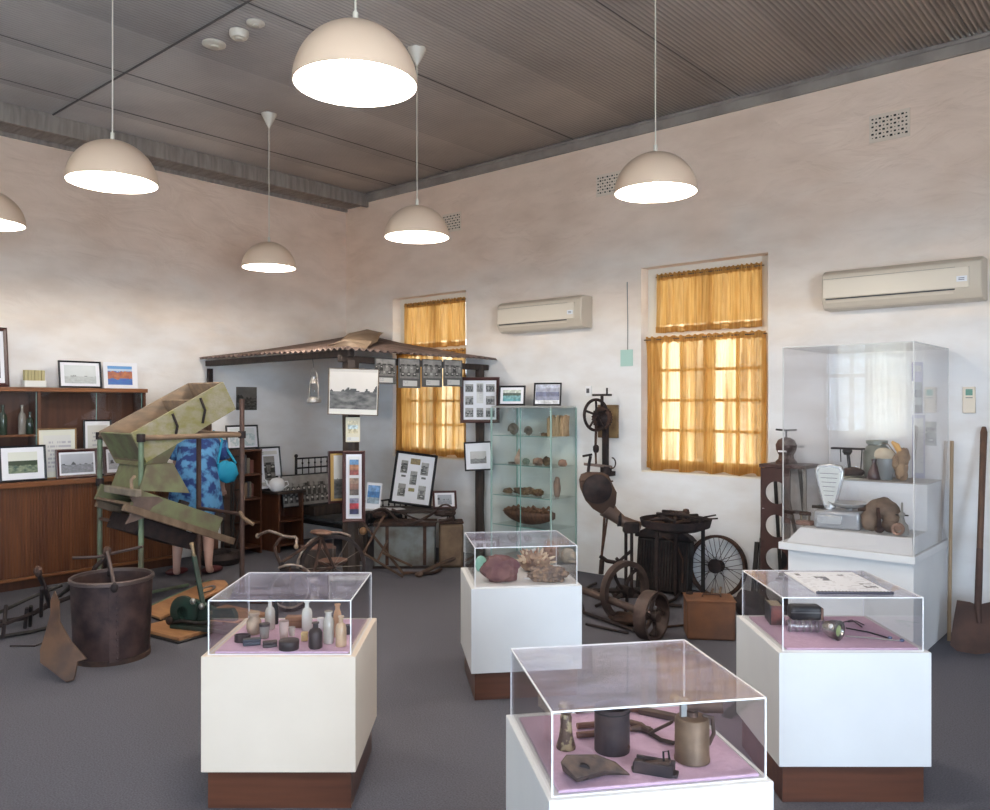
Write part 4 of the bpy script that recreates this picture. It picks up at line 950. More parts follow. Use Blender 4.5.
    b.build('leather_flap', mat('brown_flap', (.16, .11, .09), .9, c2=(.10, .07, .06), scale=10), root)
    b = MB(); b.tube([(1.762, -3.30, .98), (1.80, -3.34, .96), (1.81, -3.34, .86), (1.79, -3.31, .80)], .012, 8); b.build('iron_latch', M_INW, root)
    b = MB(); b.tube([(1.744, -2.45, .64), (1.81, -2.46, .60), (1.86, -2.40, .545)], .016, 8); b.build('handle_spar', M_OLDWOOD, root)
blower()

# ================================================================== PERSON
def person():
    o_ = Vector((.86, -2.34, 0)); root = thing('person', 'person in a blue patterned dress bending over behind the ore shaker', 'person', o_)
    f = Vector((-.8, .6, 0)).normalized(); s = Vector((f.y, -f.x, 0))    # facing into the corner, s = to the right of the body
    def P(a, r, z): return o_+f*a+s*r+Vector((0, 0, z))
    skin = mat('light_skin', (.52, .32, .26), .55); 
    J = [(P(0, 0, .86), .125), (P(.10, 0, 1.00), .105), (P(.22, 0, 1.12), .115), (P(.31, 0, 1.18), .085), (P(.36, 0, 1.20), .048), (P(.40, 0, 1.21), .05),
         (P(.0, .09, .80), .085), (P(.03, .10, .47), .055), (P(-.01, .11, .30), .052), (P(-.04, .115, .09), .032), (P(.0, .12, .04), .032), (P(.14, .13, .022), .022),
         (P(.0, -.09, .80), .085), (P(.04, -.13, .47), .055), (P(-.02, -.14, .30), .052), (P(-.06, -.145, .09), .032), (P(-.02, -.15, .04), .032), (P(.12, -.16, .022), .022),
         (P(.27, .17, 1.13), .05), (P(.30, .21, .88), .036), (P(.45, .17, .74), .024),
         (P(.27, -.17, 1.13), .05), (P(.30, -.21, .88), .036), (P(.46, -.16, .74), .024)]
    Eg = [(0,1),(1,2),(2,3),(3,4),(4,5),(0,6),(6,7),(7,8),(8,9),(9,10),(10,11),(0,12),(12,13),(13,14),(14,15),(15,16),(16,17),(3,18),(18,19),(19,20),(3,21),(21,22),(22,23)]
    vs = [p for p, r in J]; rs = [r for p, r in J]
    for k, (hi, sg) in enumerate(((20, 1), (23, -1))):       # palms and five fingers
        w_ = J[hi][0]; d = Vector((f.x*.6, f.y*.6, -.75)).normalized(); sd = s*(-sg)
        vs.append(w_+d*.06); rs.append(.026); pi_ = len(vs)-1; Eg.append((hi, pi_))
        for q in range(4):
            off = sd*(.026-.0175*q); ln = (.055, .065, .06, .045)[q]
            a = w_+d*.085+off; vs += [a, a+d*ln*.5, a+d*ln*.9+f*-.012]; rs += [.0095, .0085, .0075]; n = len(vs); Eg += [(pi_, n-3), (n-3, n-2), (n-2, n-1)]
        a = w_+d*.035+sd*.035; vs += [a, a+d*.03+sd*.02]; rs += [.011, .009]; n = len(vs); Eg += [(pi_, n-2), (n-2, n-1)]
    inv = root.location
    me = bpy.data.meshes.new('body'); me.from_pydata([tuple(v-inv) for v in vs], Eg, []); me.materials.append(skin)
    o = bpy.data.objects.new('body', me); COL.objects.link(o); o.parent = root
    sk = o.modifiers.new('skin', 'SKIN'); sk.use_smooth_shade = True
    for i, sv in enumerate(me.skin_vertices[0].data): sv.radius = (rs[i], rs[i]); sv.use_root = (i == 0)
    ss = o.modifiers.new('sub', 'SUBSURF'); ss.levels = 2; ss.render_levels = 2
    hc = P(.46, 0, 1.26); d = (f*.72+Vector((0, 0, -.25))).normalized()          # head looks forward and down
    upv = s.cross(d).normalized()
    M = frame_to(hc, s, d, upv)
    b = MB(); b.blob((0, 0, 0), .072, .088, .105, 0, nu=24, nv=18, xf=M)
    b.blob((0, .088, -.018), .012, .020, .022, 0, nu=10, nv=8, xf=M); b.blob((0, .062, -.072), .040, .032, .032, 0, nu=12, nv=10, xf=M)
    for q in (-1, 1): b.blob((q*.073, 0, -.015), .010, .018, .028, 0, nu=10, nv=8, xf=M)
    b.build('head', skin, root, ang=180)
    for q in (-1, 1): b = MB(); b.blob((q*.028, .080, .008), .010, .007, .007, 0, nu=10, nv=8, xf=M); b.build('eye', M_BLACK, root)
    b = MB(); b.blob((0, .088, -.052), .022, .006, .006, 0, nu=12, nv=8, xf=M); b.build('mouth', mat('lip', (.42, .14, .13), .5), root)
    b = MB(); b.blob((0, -.022, .022), .082, .090, .102, .05, 6, 3, nu=24, nv=16, xf=M); b.blob((0, -.09, -.07), .05, .035, .08, .1, 5, 2, xf=M); b.build('hair', mat('brown_hair', (.09, .05, .035), .6, c2=(.05, .03, .02), scale=30), root, ang=180)
    # dress: bodice + skirt as one sweep along the torso
    rings = [(P(.33, 0, 1.19), f*.5+Vector((0, 0, 1)), .105, .09), (P(.29, 0, 1.155), f*.6+Vector((0, 0, 1)), .185, .125), (P(.20, 0, 1.10), f*.8+Vector((0, 0, 1)), .180, .140), (P(.10, 0, 1.0), f*.7+Vector((0, 0, 1)), .155, .130), (P(0, 0, .87), f*.2+Vector((0, 0, 1)), .185, .160), (P(-.01, 0, .76), Vector((0, 0, 1)), .205, .175), (P(0, 0, .64), Vector((0, 0, 1)), .215, .185), (P(.01, 0, .53), Vector((0, 0, 1)), .23, .20)]
    b = MB(); n = 36; V_ = []
    for k, (c, ax, rx, ry) in enumerate(rings):
        ax = ax.normalized(); fy = s.cross(ax).normalized()*-1; 
        for j in range(n):
            t = 2*pi*j/n; w_ = 1+(.05*sin(t*7+k*.3) if k > 4 else 0); V_.append(c+s*rx*cos(t)*w_+fy*ry*sin(t)*w_)
    F_ = [(k*n+j, k*n+(j+1) % n, (k+1)*n+(j+1) % n, (k+1)*n+j) for k in range(len(rings)-1) for j in range(n)]
    b.add(V_, F_)
    dm = mat('blue_print_dress', (.012, .035, .16), .85, c2=(.10, .30, .55), scale=13, contrast=(.45, .58))
    o = b.build('dress', dm, root, ang=180); o.modifiers.new('t', 'SOLIDIFY').thickness = .006; o.modifiers.new('s', 'SUBSURF').render_levels = 1
    for sg, a0, a1 in ((1, 18, 19), (-1, 21, 22)):
        p, q = J[a0][0], J[a1][0]; b = MB(); b.tube([p+(p-q)*.08, p+(q-p)*.3, p+(q-p)*.55], [.07, .066, .070], 16, cap=False); o = b.build('sleeve', dm, root, ang=180); o.modifiers.new('t', 'SOLIDIFY').thickness = .004
    for c in (P(.07, .13, .035), P(.05, -.16, .035)):
        b = MB(); b.blob(c, .045, .105, .033, .0, flat=.9, nu=16, nv=10, xf=Matrix.Identity(4)); b.build('shoe', mat('dark_red_shoe', (.07, .012, .015), .5), root, ang=180)
    # cyan shoulder bag on the side towards the camera
    return P
PP = person()
c = PP(.10, .25, .89)
root = thing('shoulder_bag', 'bright cyan shoulder bag hanging at the side of the person in blue', 'bag', c)
b = MB(); b.blob(c, .055, .105, .10, .16, 2.0, 5, nu=20, nv=14, xf=None); b.build('pouch', mat('cyan_cloth', (.01, .30, .50), .7), root, ang=180)
b = MB(); b.tube([c+Vector((0, -.09, .07)), PP(.20, .20, 1.17), PP(.26, .12, 1.245), PP(.31, .19, 1.15), c+Vector((0, .09, .07))], .010, 8); b.build('strap', mat('cyan_cloth', (.01, .30, .50), .7), root)
# things near the wall behind the person
b = MB(); b.box(.02, -1.92, 0, .32, -1.80, .44); o = b.build('timber_chest', M_CABD, None, bev=.01); solo(o, 'narrow brown timber chest by the wall right of the person', 'chest')
c = V(.55, -1.92, .06)
b = MB(); b.lathe([(.10, -.05), (.17, -.055), (.20, 0), (.17, .055), (.10, .05), (.09, 0), (.10, -.05)], 32, 0, TR(c), cap=False); solo(b.build('rubber_tyre', M_RUSTD), 'small dark tyre lying on the floor below the left end of the bookcase', 'tyre')

# ================================================================== BUCKET, SHARE, SCRAP AT LEFT
M_KIB = mat('riveted_dark_iron', (.026, .015, .017), .62, .35, (.085, .048, .044), 9, .8, detail=10)
def bucket():
    c = cw(-2.272, 4.83); root = thing('ore_bucket', 'big round riveted iron ore bucket with a bail handle standing on the carpet', 'bucket', c)
    b = MB(); b.lathe([(.202, 0), (.206, .006), (.214, .20), (.224, .46), (.216, .46), (.205, .2), (.19, .02), (0, .02)], 48, 0, TR(c)); b.build('body', M_KIB, root, ang=40)
    b = MB(); b.lathe([(.225, .452), (.233, .456), (.233, .474), (.226, .480), (.217, .477), (.216, .455)], 48, 0, TR(c), cap=False); b.build('rim', mat('worn_iron_rim', (.11, .08, .075), .5, .5), root)
    b = MB(); b.lathe([(.204, .0), (.212, .0), (.213, .03), (.204, .03)], 48, 0, TR(c), cap=False); b.build('foot_band', M_RUST, root)
    d = (RGT*.35-FWD*.9).normalized(); t = Vector((-d.y, d.x, 0))
    b = MB()
    a = math.atan2(d.y, d.x)+.12
    M = TR(c, a); b.bar(M @ Vector((.210, 0, .02)), M @ Vector((.227, 0, .46)), .05, .006, up=M.to_3x3() @ Vector((1, 0, 0)))
    b.build('seam_strap', M_KIB, root)
    for k in range(12): z = .04+k*.036; b = MB(); b.blob(M @ Vector((.213+z*.036+.003, .015, z)), .005, .005, .005, 0, nu=8, nv=6); b.build('rivet', M_KIB, root)
    # bail: iron handle from the near lug to the far lug, leaning over
    pts = []
    h0 = M @ Vector((.226, 0, .45)); h1 = M @ Vector((-.226, 0, .45))
    for k in range(15):
        q = k/14; p = h0.lerp(h1, q); ang = pi*q; p.z += .17*sin(ang)**.8; p += RGT*(-.03)*sin(ang); pts.append(p)
    b = MB(); b.tube(pts, .010, 10); b.build('bail_handle', mat('worn_iron_rim', (.11, .08, .075), .5, .5), root)
    b = MB(); b.blob(pts[7]+Vector((0, 0, .0)), .024, .024, .03, .1, nu=12, nv=8); b.build('swivel_knob', M_RUST, root)
    for h in (h0, h1): b = MB(); b.blob(h, .022, .022, .03, 0, nu=12, nv=8); b.build('lug', M_RUSTD, root)
    return c
BC = bucket()
# long rods crossing behind the bucket
def rods(root, segs, r, m, nm='rod'):
    for s_ in segs: b = MB(); b.tube(s_, r, 8); b.build(nm, m, root)
root = thing('iron_stand', 'iron T-bar stand behind the ore bucket with a long cross rod', 'stand', gp(98, 600))
f0 = gp(76, 606); top = D(107, 556, 5.45)
for q in ([f0, D(95, 567, 5.42), top], [gp(118, 606), top], [gp(99, 596), top]): b = MB(); b.tube(q, .014, 8); b.build('leg', M_RUSTD, root)
b = MB(); b.tube([D(73, 558, 5.5), D(98, 557, 5.48), D(114, 553, 5.45), D(143, 546.5, 5.4)], .010, 8); b.build('cross_rod', mat('worn_iron_rim', (.11, .08, .075), .5, .5), root)
def plough_share():
    px = [(53, 590), (59, 601), (61.5, 621), (65, 627), (73, 641), (88, 659), (79, 662), (76, 675), (74, 680), (67, 682.5), (61, 678), (54, 672), (42, 663), (42, 650), (46.5, 636), (51.5, 614), (50, 600)]
    bot = gp(67, 682.5); n = (Vector((-FWD.x, -FWD.y, .38))).normalized()
    front = []
    for (u, v) in px:
        d = ray(u, v); t = (bot-EYE).dot(n)/d.dot(n); front.append(EYE+d*t)
    cen = sum(front, Vector())/len(front); k = len(front)
    b = MB(); vs = []
    for off in (0, -.014): vs += [p+n*off+n*(.03*(1-((p-cen).length/.25)**2)) for p in front]
    vs += [cen+n*.035, cen+n*.02]
    fs = [(i, (i+1) % k, 2*k) for i in range(k)]+[(k+(i+1) % k, k+i, 2*k+1) for i in range(k)]+[(i, k+i, k+(i+1) % k, (i+1) % k) for i in range(k)]
    b.add(vs, fs)
    o = b.build('plough_share', mat('brown_steel', (.12, .062, .036), .5, .4, (.055, .032, .026), 7, .5, detail=9), None, bev=.003, ang=50)
    solo(o, 'brown steel plough share leaning upright against the left of the ore bucket', 'plough share')
plough_share()
root = thing('old_plough', 'dark jumble of a rusty iron plough frame on the carpet at far left', 'plough', gp(20, 625))
S = [[gp(-30, 618, .02), gp(0, 612, .12), gp(30, 598, .16), gp(62, 585, .22)], [gp(-30, 632, .02), gp(0, 626, .10), gp(35, 612, .12), gp(75, 585, .22), ],
     [gp(0, 622, .05), gp(25, 618, .05), gp(50, 605, .08), gp(73, 596, .12)], [gp(-20, 640, .015), gp(30, 632, .015), gp(55, 626, .015)], [gp(3, 637, .02), gp(4, 625, .1), gp(6, 606, .18)],
     [gp(25, 628, .02), gp(27, 608, .16)], [gp(30, 626, .02), gp(31, 606, .17)], [gp(41, 616, .12), gp(41.5, 600, .25), gp(42, 588, .40)], [gp(50, 606, .15), gp(45, 588, .34), gp(37, 570, .52)], [gp(60, 596, .2), gp(74, 582, .3)], [gp(10, 646, .008), gp(35, 646, .006), gp(50, 640, .008)]]
for k, q in enumerate(S): b = MB(); b.tube(q, .005 if k == 10 else .012 if k not in (8, 2) else .016, 8); b.build('iron_bar', M_RUSTD if k % 3 else M_IRON, root)
b = MB(); b.blob(gp(38, 571, .52), .03, .02, .03, .3); b.build('bar_hook', M_RUST, root)
# boards, green cutter
M_PLY = mat('orange_pine', (.42, .22, .10), .5, 0, (.30, .14, .065), 4, .1, stretch=(1, 6, 1))
c = gp(198, 627); rz = YAW+rad(-33)
root = thing('black_edged_board', 'pale pine board with black rim flat on the carpet under the green cutter', 'board', c, rz); M = TR(c, rz)
b = MB(); b.box(-.23, -.30, .012, .21, .42, .034, 0, M); b.build('panel', M_PLY, root, bev=.003)
b = MB(); b.box(-.25, -.32, 0, .23, .44, .012, 0, M); b.build('rim', M_BLACK, root, bev=.003)
def cutter():
    g = mat('dark_green_enamel', (.012, .045, .035), .6, .0, (.02, .028, .024), 9, .1)
    c = gp(195, 627, .034); root = thing('green_cutter', 'dark green cast iron lever cutter standing on the pine board', 'cutter', c, rz); M = TR(c, rz+.25) @ Matrix.Diagonal((1.35, 1.35, 1.35, 1))
    b = MB(); b.box(-.10, -.06, 0, .24, .06, .02, 0, M); b.build('base_plate', g, root, bev=.004)
    R90 = M @ Matrix.Rotation(pi/2, 4, 'X')
    b = MB(); b.prism([(-.10, .02), (-.105, .06), (-.09, .10), (-.05, .13), (0, .135), (.06, .12), (.12, .10), (.22, .11), (.24, .08), (.24, .05), (.10, .045), (.0, .03)], .03, 0, R90, -.015); b.build('cast_body', g, root, bev=.005)
    b = MB(); b.lathe([(.07, -.05), (.078, -.045), (.078, -.03), (.07, -.025), (.03, -.025), (.03, -.05), (.07, -.05)], 28, 0, R90 @ Matrix.Translation((-.045, .075, .06)), cap=False); b.build('round_guard', g, root)
    b = MB(); b.tube([M @ Vector(p) for p in ((-.10, -.05, .022), (-.04, -.052, .04), (.06, -.05, .035), (.20, -.045, .045))], .012, 10); b.build('blade_bar', M_IRON, root)
    for p in ((.02, -.04, .135), (.07, -.04, .115)): b = MB(); b.blob(M @ Vector(p), .022, .018, .022, 0, nu=14, nv=10); b.build('bolt_cap', mat('pale_steel', (.35, .35, .34), .35, .8), root)
    top = D(191.5, 543, (c-EYE).dot(FWD)+.12); piv = M @ Vector((.045, 0, .12))
    b = MB(); b.bar(piv, piv.lerp(top, .78), .030, .022); b.build('lever', g, root, bev=.004)
    b = MB(); b.tube([piv.lerp(top, .76), piv.lerp(top, .9), top], [.013, .011, .015], 10); b.build('lever_grip', M_BRASS, root)
    b = MB(); b.blob(M @ Vector((-.105, -.055, .035)), .028, .022, .026, .1, nu=12, nv=8); b.build('wing_nut', M_RUST, root)
cutter()
c = V(1.95, -2.98, 0); rz2 = 0; M = TR(c, rz2)
root = thing('bed_end_board', 'orange pine bed end board with arched edge lying behind the green cutter', 'board', c, rz2)
Mt_ = M @ Matrix.Rotation(rad(14), 4, 'X')
poly = [(-.14, -.28), (.14, -.28), (.14, .22), (.09, .28), (0, .31), (-.09, .28), (-.14, .22)]
b = MB(); b.prism(poly, .02, 0, Mt_, .085); b.build('panel', M_PLY, root, bev=.003)
for q_ in ((-.15, .10, 0, .15, .14, .105), (-.15, -.28, 0, .15, -.24, .018)): b = MB(); b.box(*q_, 0, M); b.build('batten', M_DARKWOOD, root, bev=.003)
b = MB(); b.tube([M @ Vector((-.148, -.30, .03)), M @ Vector((-.148, .24, .155))], .012, 8); b.build('edge_moulding', M_PIPEG, root)
p_ = Mt_ @ Vector((.04, .14, .1065))
b = MB(); b.lathe([(.045, 0), (.06, .002), (.062, .008), (.045, .006), (.045, 0)], 28, 0, TR(p_) @ Matrix.Rotation(rad(14), 4, 'X'), cap=False); b.build('metal_ring', mat('pale_steel', (.35, .35, .34), .35, .8), root)
c = V(2.06, -2.46, 0); root = thing('dark_timber_box', 'low dark red timber box on the carpet right of the pine boards', 'box', c, YAW); M = TR(c, YAW-.15)
b = MB(); b.box(-.22, -.13, 0, .20, .16, .12, 0, M); b.build('body', M_CABD, root, bev=.008)
b = MB(); b.box(-.23, -.14, .12, .21, .17, .135, 0, M); b.build('lid', M_DARKWOOD, root, bev=.004)
root = thing('long_pole', 'thin green-grey pole lying from the ore bucket towards the person', 'pole', gp(180, 588)); b = MB(); b.tube([gp(152, 592, .06), gp(172, 588, .04), gp(188, 585, .02)], .013, 8); b.build('shaft', M_PIPEG, root)

# ================================================================== OLD BICYCLE BEHIND THE LEFT PLINTH
def bike():
    root = thing('old_bicycle', 'remains of an old rusty bicycle with swept handlebars behind the left plinth', 'bicycle', cw(-1.50, 5.85))
    dd = 5.85; h = lambda u, v, q=0: dp(u, v, dd+q)
    pm = mat('worn_chrome', (.36, .31, .27), .5, .4, (.16, .11, .09), 15, .1)
    b = MB(); b.tube([h(257.5, 536, .25), h(263, 533, .18), h(269, 531, .1), h(276, 533, .03), h(283, 536, 0), h(290, 537, -.02), h(295, 537, -.06), h(296.8, 539, -.12), h(296.2, 546.5, -.2)], .0105, 10); b.build('handlebar', pm, root)
    for q in ((257.5, 536, .25), (296.2, 546.5, -.2)): b = MB(); b.blob(h(*q), .017, .017, .02, 0, nu=10, nv=8); b.build('grip', M_INW, root)
    b = MB(); b.tube([h(283, 536), h(278, 541), h(274.5, 547), h(277, 556), h(281, 565)], .012, 10); b.build('stem', M_RUST, root)
    b = MB(); b.tube([h(281, 562), h(283, 573)], .019, 10); b.build('head_tube', M_RUSTD, root)
    R = .145; wc = h(290, 575).copy(); wc.z = R+.012; fwd = (RGT*.96+FWD*.28).normalized(); M = frame_to(wc, fwd, Vector((0, 0, 1)), fwd.cross(Vector((0, 0, 1))))
    b = MB(); b.ring(R+.012, R-.012, .028, 48, 0, M); fw_ = b.build('front_wheel', M_RUSTD, root)
    b = MB(); b.ring(R-.012, R-.022, .02, 48, 0, M); b.build('rim', pm, fw_)
    for k in range(12):
        t = 2*pi*k/12; b = MB(); b.tube([M @ Vector((.015*cos(t), .015*sin(t), 0)), M @ Vector(((R-.02)*cos(t), (R-.02)*sin(t), 0))], .0018, 4); b.build('spoke', pm, fw_)
    b = MB(); b.tube([M @ Vector((0, 0, -.03)), M @ Vector((0, 0, .03))], .014, 10); b.build('hub', M_RUSTD, fw_)
    for q in (-.024, .024): b = MB(); b.tube([h(283, 573), M @ Vector((0, R+.02, q)), M @ Vector((0, 0, q))], .008, 8); b.build('fork_blade', M_RUST, root)
    b = MB(); pts = [M @ Vector(((R+.035)*cos(t), (R+.035)*sin(t), 0)) for t in [rad(a) for a in range(40, 121, 7)]]; b.tube(pts, .009, 8); b.build('mudguard', pm, root)
    # frame back to the rear wheel
    w2 = h(333, 575, .35).copy(); w2.z = .25; R2 = .235; M2 = frame_to(w2, fwd, Vector((0, 0, 1)), fwd.cross(Vector((0, 0, 1))))
    b = MB(); b.ring(R2+.013, R2-.013, .03, 48, 0, M2); rw_ = b.build('rear_wheel', M_RUSTD, root)
    b = MB(); pts = [M2 @ Vector(((R2+.03)*cos(t), (R2+.03)*sin(t), 0)) for t in [rad(a) for a in range(60, 191, 8)]]; b.tube(pts, .010, 8); b.build('rear_mudguard', pm, root)
    for k in range(12):
        t = 2*pi*k/12; b = MB(); b.tube([M2 @ Vector((.015*cos(t), .015*sin(t), 0)), M2 @ Vector((R2*cos(t), R2*sin(t), 0))], .0018, 4); b.build('spoke', pm, rw_)
    bb = wc.lerp(w2, .55); bb.z = .24; st = wc.lerp(w2, .72); st.z = .50
    for q in ([h(282, 568), bb], [bb, st], [h(281, 563), st], [bb, w2], [st, w2]): b = MB(); b.tube(q, .012, 8); b.build('frame_tube', M_RUST, root)
    b = MB(); b.blob(st+Vector((0, 0, .03)), .11, .06, .022, .1, xf=None); b.build('saddle', mat('tan_saddle', (.12, .06, .04), .6), root)
bike()
c = dp(333, 566, 6.35); c.z = 0
root = thing('machine_seat', 'rusty round tractor seat on a stub beside the front shelter post', 'seat', c)
b = MB(); b.lathe([(0, .23), (.06, .235), (.10, .25), (.115, .275), (.108, .278), (.06, .245), (0, .24)], 28, 0, TR(c)); b.build('pan', mat('reddish_iron', (.17, .085, .06), .7, .2, (.09, .05, .04), 10, .2), root)
b = MB(); b.tube([c+Vector((0, 0, .235)), c+Vector((.02, 0, .12)), c+Vector((0, 0, .0))], .016, 8); b.lathe([(.09, 0), (.09, .012), (0, .014)], 20, 0, TR(c)); b.build('spring_stub', M_RUSTD, root)
c = dp(318, 551, 6.75); c.z = 0; root = thing('slatted_crate', 'small reddish slatted wooden crate under the bicycle saddle', 'crate', c); M = TR(c, YAW+.4)
for k in range(4): b = MB(); b.box(-.13, -.10+k*.055, .30, .13, -.06+k*.055, .315, 0, M); b.build('slat', mat('reddish_slat', (.19, .095, .065), .7, c2=(.10, .05, .04), scale=9), root, bev=.002)
b = MB(); b.box(-.13, -.10, 0, .13, .11, .30, 0, M); b.build('box', M_DARKWOOD, root, bev=.004)

# ================================================================== RIGHT SIDE MACHINERY
def drill():
    y = -.10; root = thing('post_drill', 'rusty blacksmith post drill with spoked hand wheel mounted on a board on the wall', 'drill', (3.75, -.03, .9))
    # board flat on the wall
    c = wy(606, 421, -.02)
    b = MB(); b.box(c.x-.07, -.045, c.z-.145, c.x+.12, -.003, c.z+.14); b.build('back_board', mat('stained_backboard', (.26, .17, .07), .7, c2=(.12, .07, .035), scale=8), root, bev=.003)
    y = -.24
    wc = wy(596, 415, -.30); R = .128; n = Vector((.80, -.6, 0)).normalized(); sd = Vector((n.y, -n.x, 0)); M = frame_to(wc, sd, Vector((0, 0, 1)), n)
    # hand wheel seen obliquely
    n2 = Vector((.97, -.25, 0)).normalized(); sd2 = Vector((n2.y, -n2.x, 0)); M = frame_to(wc, sd2, Vector((0, 0, 1)), n2)
    b = MB(); b.tube([M @ Vector((R*cos(t), R*sin(t), 0)) for t in [2*pi*k/36 for k in range(36)]], .013, 8, closed=True); hw_ = b.build('hand_wheel', M_RUSTD, root)
    for k in range(5):
        t = 2*pi*k/5+.3; b = MB(); b.tube([M @ Vector((0, 0, .01)), M @ Vector((R*cos(t), R*sin(t), 0))], .010, 8); b.build('wheel_spoke', M_RUSTD, hw_)
    a = wc+Vector((.0, .0, 0)); g = wy(605, 418, -.14)
    b = MB(); b.tube([wc, wc.lerp(g, 1.0)], .022, 10); b.build('wheel_axle', M_RUSTD, root)
    Mg = frame_to(g, Vector((1, 0, 0)), Vector((0, 0, 1)), Vector((0, -1, 0)))
    b = MB(); prof = []
    for k in range(48):
        t = 2*pi*k/48; r = .10 if k % 2 else .09; prof.append((r*cos(t), r*sin(t)))
    b.prism(prof, .03, 0, Mg, .03); b.build('gear', M_RUST, root)
    b = MB(); b.lathe([(.06, -.0), (.075, .03), (.06, .075), (.03, .10), (0, .10)], 20, 0, Mg); b.build('gear_housing', M_RUSTD, root)
    t0 = wy(602, 395, -.16)
    b = MB(); b.bar(t0+Vector((-.09, 0, 0)), t0+Vector((.09, 0, 0)), .03, .018); b.tube([t0+Vector((.05, 0, 0)), t0+Vector((.05, 0, .06))], .008, 8); b.tube([t0, t0-Vector((0, 0, .12))], .014, 8); b.build('feed_head', M_RUSTD, root)
    p1 = wy(605.5, 436, -.12); p2 = wy(605.5, 466, -.12)
    b = MB(); b.bar(p1+Vector((0, 0, .12)), p2-Vector((0, 0, .05)), .045, .045, up=(0, 1, 0)); b.build('column', M_RUSTD, root, bev=.004)
    q1 = wy(596, 432, -.22); q2 = wy(596, 464, -.22)
    b = MB(); b.tube([q1+Vector((0, 0, .1)), q1, wy(595.5, 448, -.22), q2], [.014, .012, .011, .009], 10); b.build('spindle', M_RUST, root)
    b = MB(); b.lathe([(.018, -.03), (.026, -.01), (.026, .02), (.015, .035)], 14, 0, TR(wy(596, 449, -.22))); b.build('chuck', M_RUSTD, root)
    b = MB(); b.bar(q1+Vector((0, 0, .09)), p1+Vector((0, .0, .09)), .05, .06); b.build('arm', M_RUSTD, root, bev=.004)
    b = MB(); b.bar(wy(584, 464, -.26), wy(612, 467, -.10), .05, .022); b.build('drill_table', mat('worn_table', (.16, .11, .09), .55, .4), root, bev=.003)
    b = MB(); b.tube([wy(612, 463, -.15)+Vector((.035*cos(t), 0, .045*sin(t))) for t in [pi*k/8-pi/2 for k in range(9)]], .006, 8); b.build('table_ring', M_RUST, root)
    b = MB(); b.lathe([(.05, -.035), (.05, .025), (0, .025)], 14, 0, TR(wy(606, 469, -.12))); b.build('table_collar', M_RUSTD, root)
    b = MB(); b.bar((p2.x, -.12, p2.z-.07), (p2.x, -.002, p2.z-.07), .05, .04); b.build('wall_bracket', M_RUSTD, root)
drill()
def forge_blower():
    dd = 6.35; root = thing('forge_blower', 'dark rusty hand-cranked forge blower with round fan casing on a pipe stand', 'forge blower', gp(632, 596)); h = lambda u, v, q=0: dp(u, v, dd+q)
    px = [(581, 474), (588, 471.5), (601, 472), (608, 475), (612, 484), (616, 492), (615, 503), (613, 508), (607, 513), (600, 513), (592, 508), (585, 500), (580, 488), (579, 480)]
    n = Vector((-FWD.x, -FWD.y, 0)); k = len(px); cen = h(597, 491)
    vs = []
    for off, sc in ((-.07, .8), (-.05, .97), (.05, 1), (.085, .62)):
        vs += [cen+(h(u, v)-cen)*sc+n*off for u, v in px]
    fs = [tuple(range(k))[::-1], tuple(range(3*k, 4*k))]+[(L_*k+i, L_*k+(i+1) % k, (L_+1)*k+(i+1) % k, (L_+1)*k+i) for L_ in range(3) for i in range(k)]
    b = MB(); b.add(vs, fs); b.build('fan_casing', mat('casing_rust', (.060, .036, .030), .7, .3, (.10, .055, .035), 4, .2), root, bev=.004, ang=30)
    b = MB(); M = frame_to(h(596, 488)+n*.085, RGT, Vector((0, 0, 1)), n); b.lathe([(.115, 0), (.11, .012), (.05, .03), (.02, .05), (0, .05)], 28, 0, M); b.build('casing_cover', M_RUSTD, root)
    b = MB(); b.tube([h(579, 480)+n*.055, h(590, 480.5)+n*.09, h(612, 480.5)+n*.06], .006, 8); b.build('seam_rib', M_RUST, root)
    b = MB(); b.tube([h(588, 474), h(589, 464), h(590.5, 456)], .012, 8); b.tube([h(582.5, 456)+n*.02, h(592, 454.5)], .009, 8); b.build('crank', M_RUSTD, root)
    b = MB(); b.tube([h(606, 508), h(613, 514), h(622, 521), h(633, 525), h(640, 527)], [.075, .055, .045, .042, .042], 14); b.build('blast_pipe', mat('worn_table', (.16, .11, .09), .55, .4), root)
    b = MB(); b.tube([h(617, 517), h(616, 524)], .0, 4) if False else b.lathe([(.058, -.012), (.058, .012)], 16, 0, frame_to(h(619, 519), Vector((0, 0, 1)), n, RGT)); b.build('pipe_flange', M_RUSTD, root)
    b = MB(); c = h(631, 527); b.cbox(c, .12, .10, .09, 0, YAW); b.build('manifold', M_RUSTD, root, bev=.01)
    for q in (-.04, .005):
        a = c+RGT*q; f = Vector((a.x, a.y, 0)); b = MB(); b.tube([a, f], .013, 10); b.build('stand_pipe', M_RUSTD, root)
    b = MB(); b.cbox((c.x, c.y, .02), .3, .2, .04, 0, YAW); b.build('stand_foot', M_RUSTD, root, bev=.006)
    b = MB(); b.tube([h(605, 511), h(606, 516)], .01, 8); b.tube([h(604.5, 516)+RGT*.0, h(603, 540), h(600.5, 572)], .010, 8); b.tube([h(607.5, 516), h(605, 535), h(601, 560)], .008, 8); b.build('pump_rod', M_RUST, root)
    b = MB(); b.tube([h(600, 556), h(607, 561), h(618, 563)], .016, 8); b.tube([h(601, 574), h(602, 560)], .02, 8); b.tube([h(616, 558), h(620, 562), h(628, 566)], .013, 8); b.build('pedal_link', M_RUSTD, root)
    b = MB(); b.tube([h(616, 564), c.lerp(Vector((c.x, c.y, 0)), .35)], .012, 8); b.build('link_arm', M_RUSTD, root)
forge_blower()
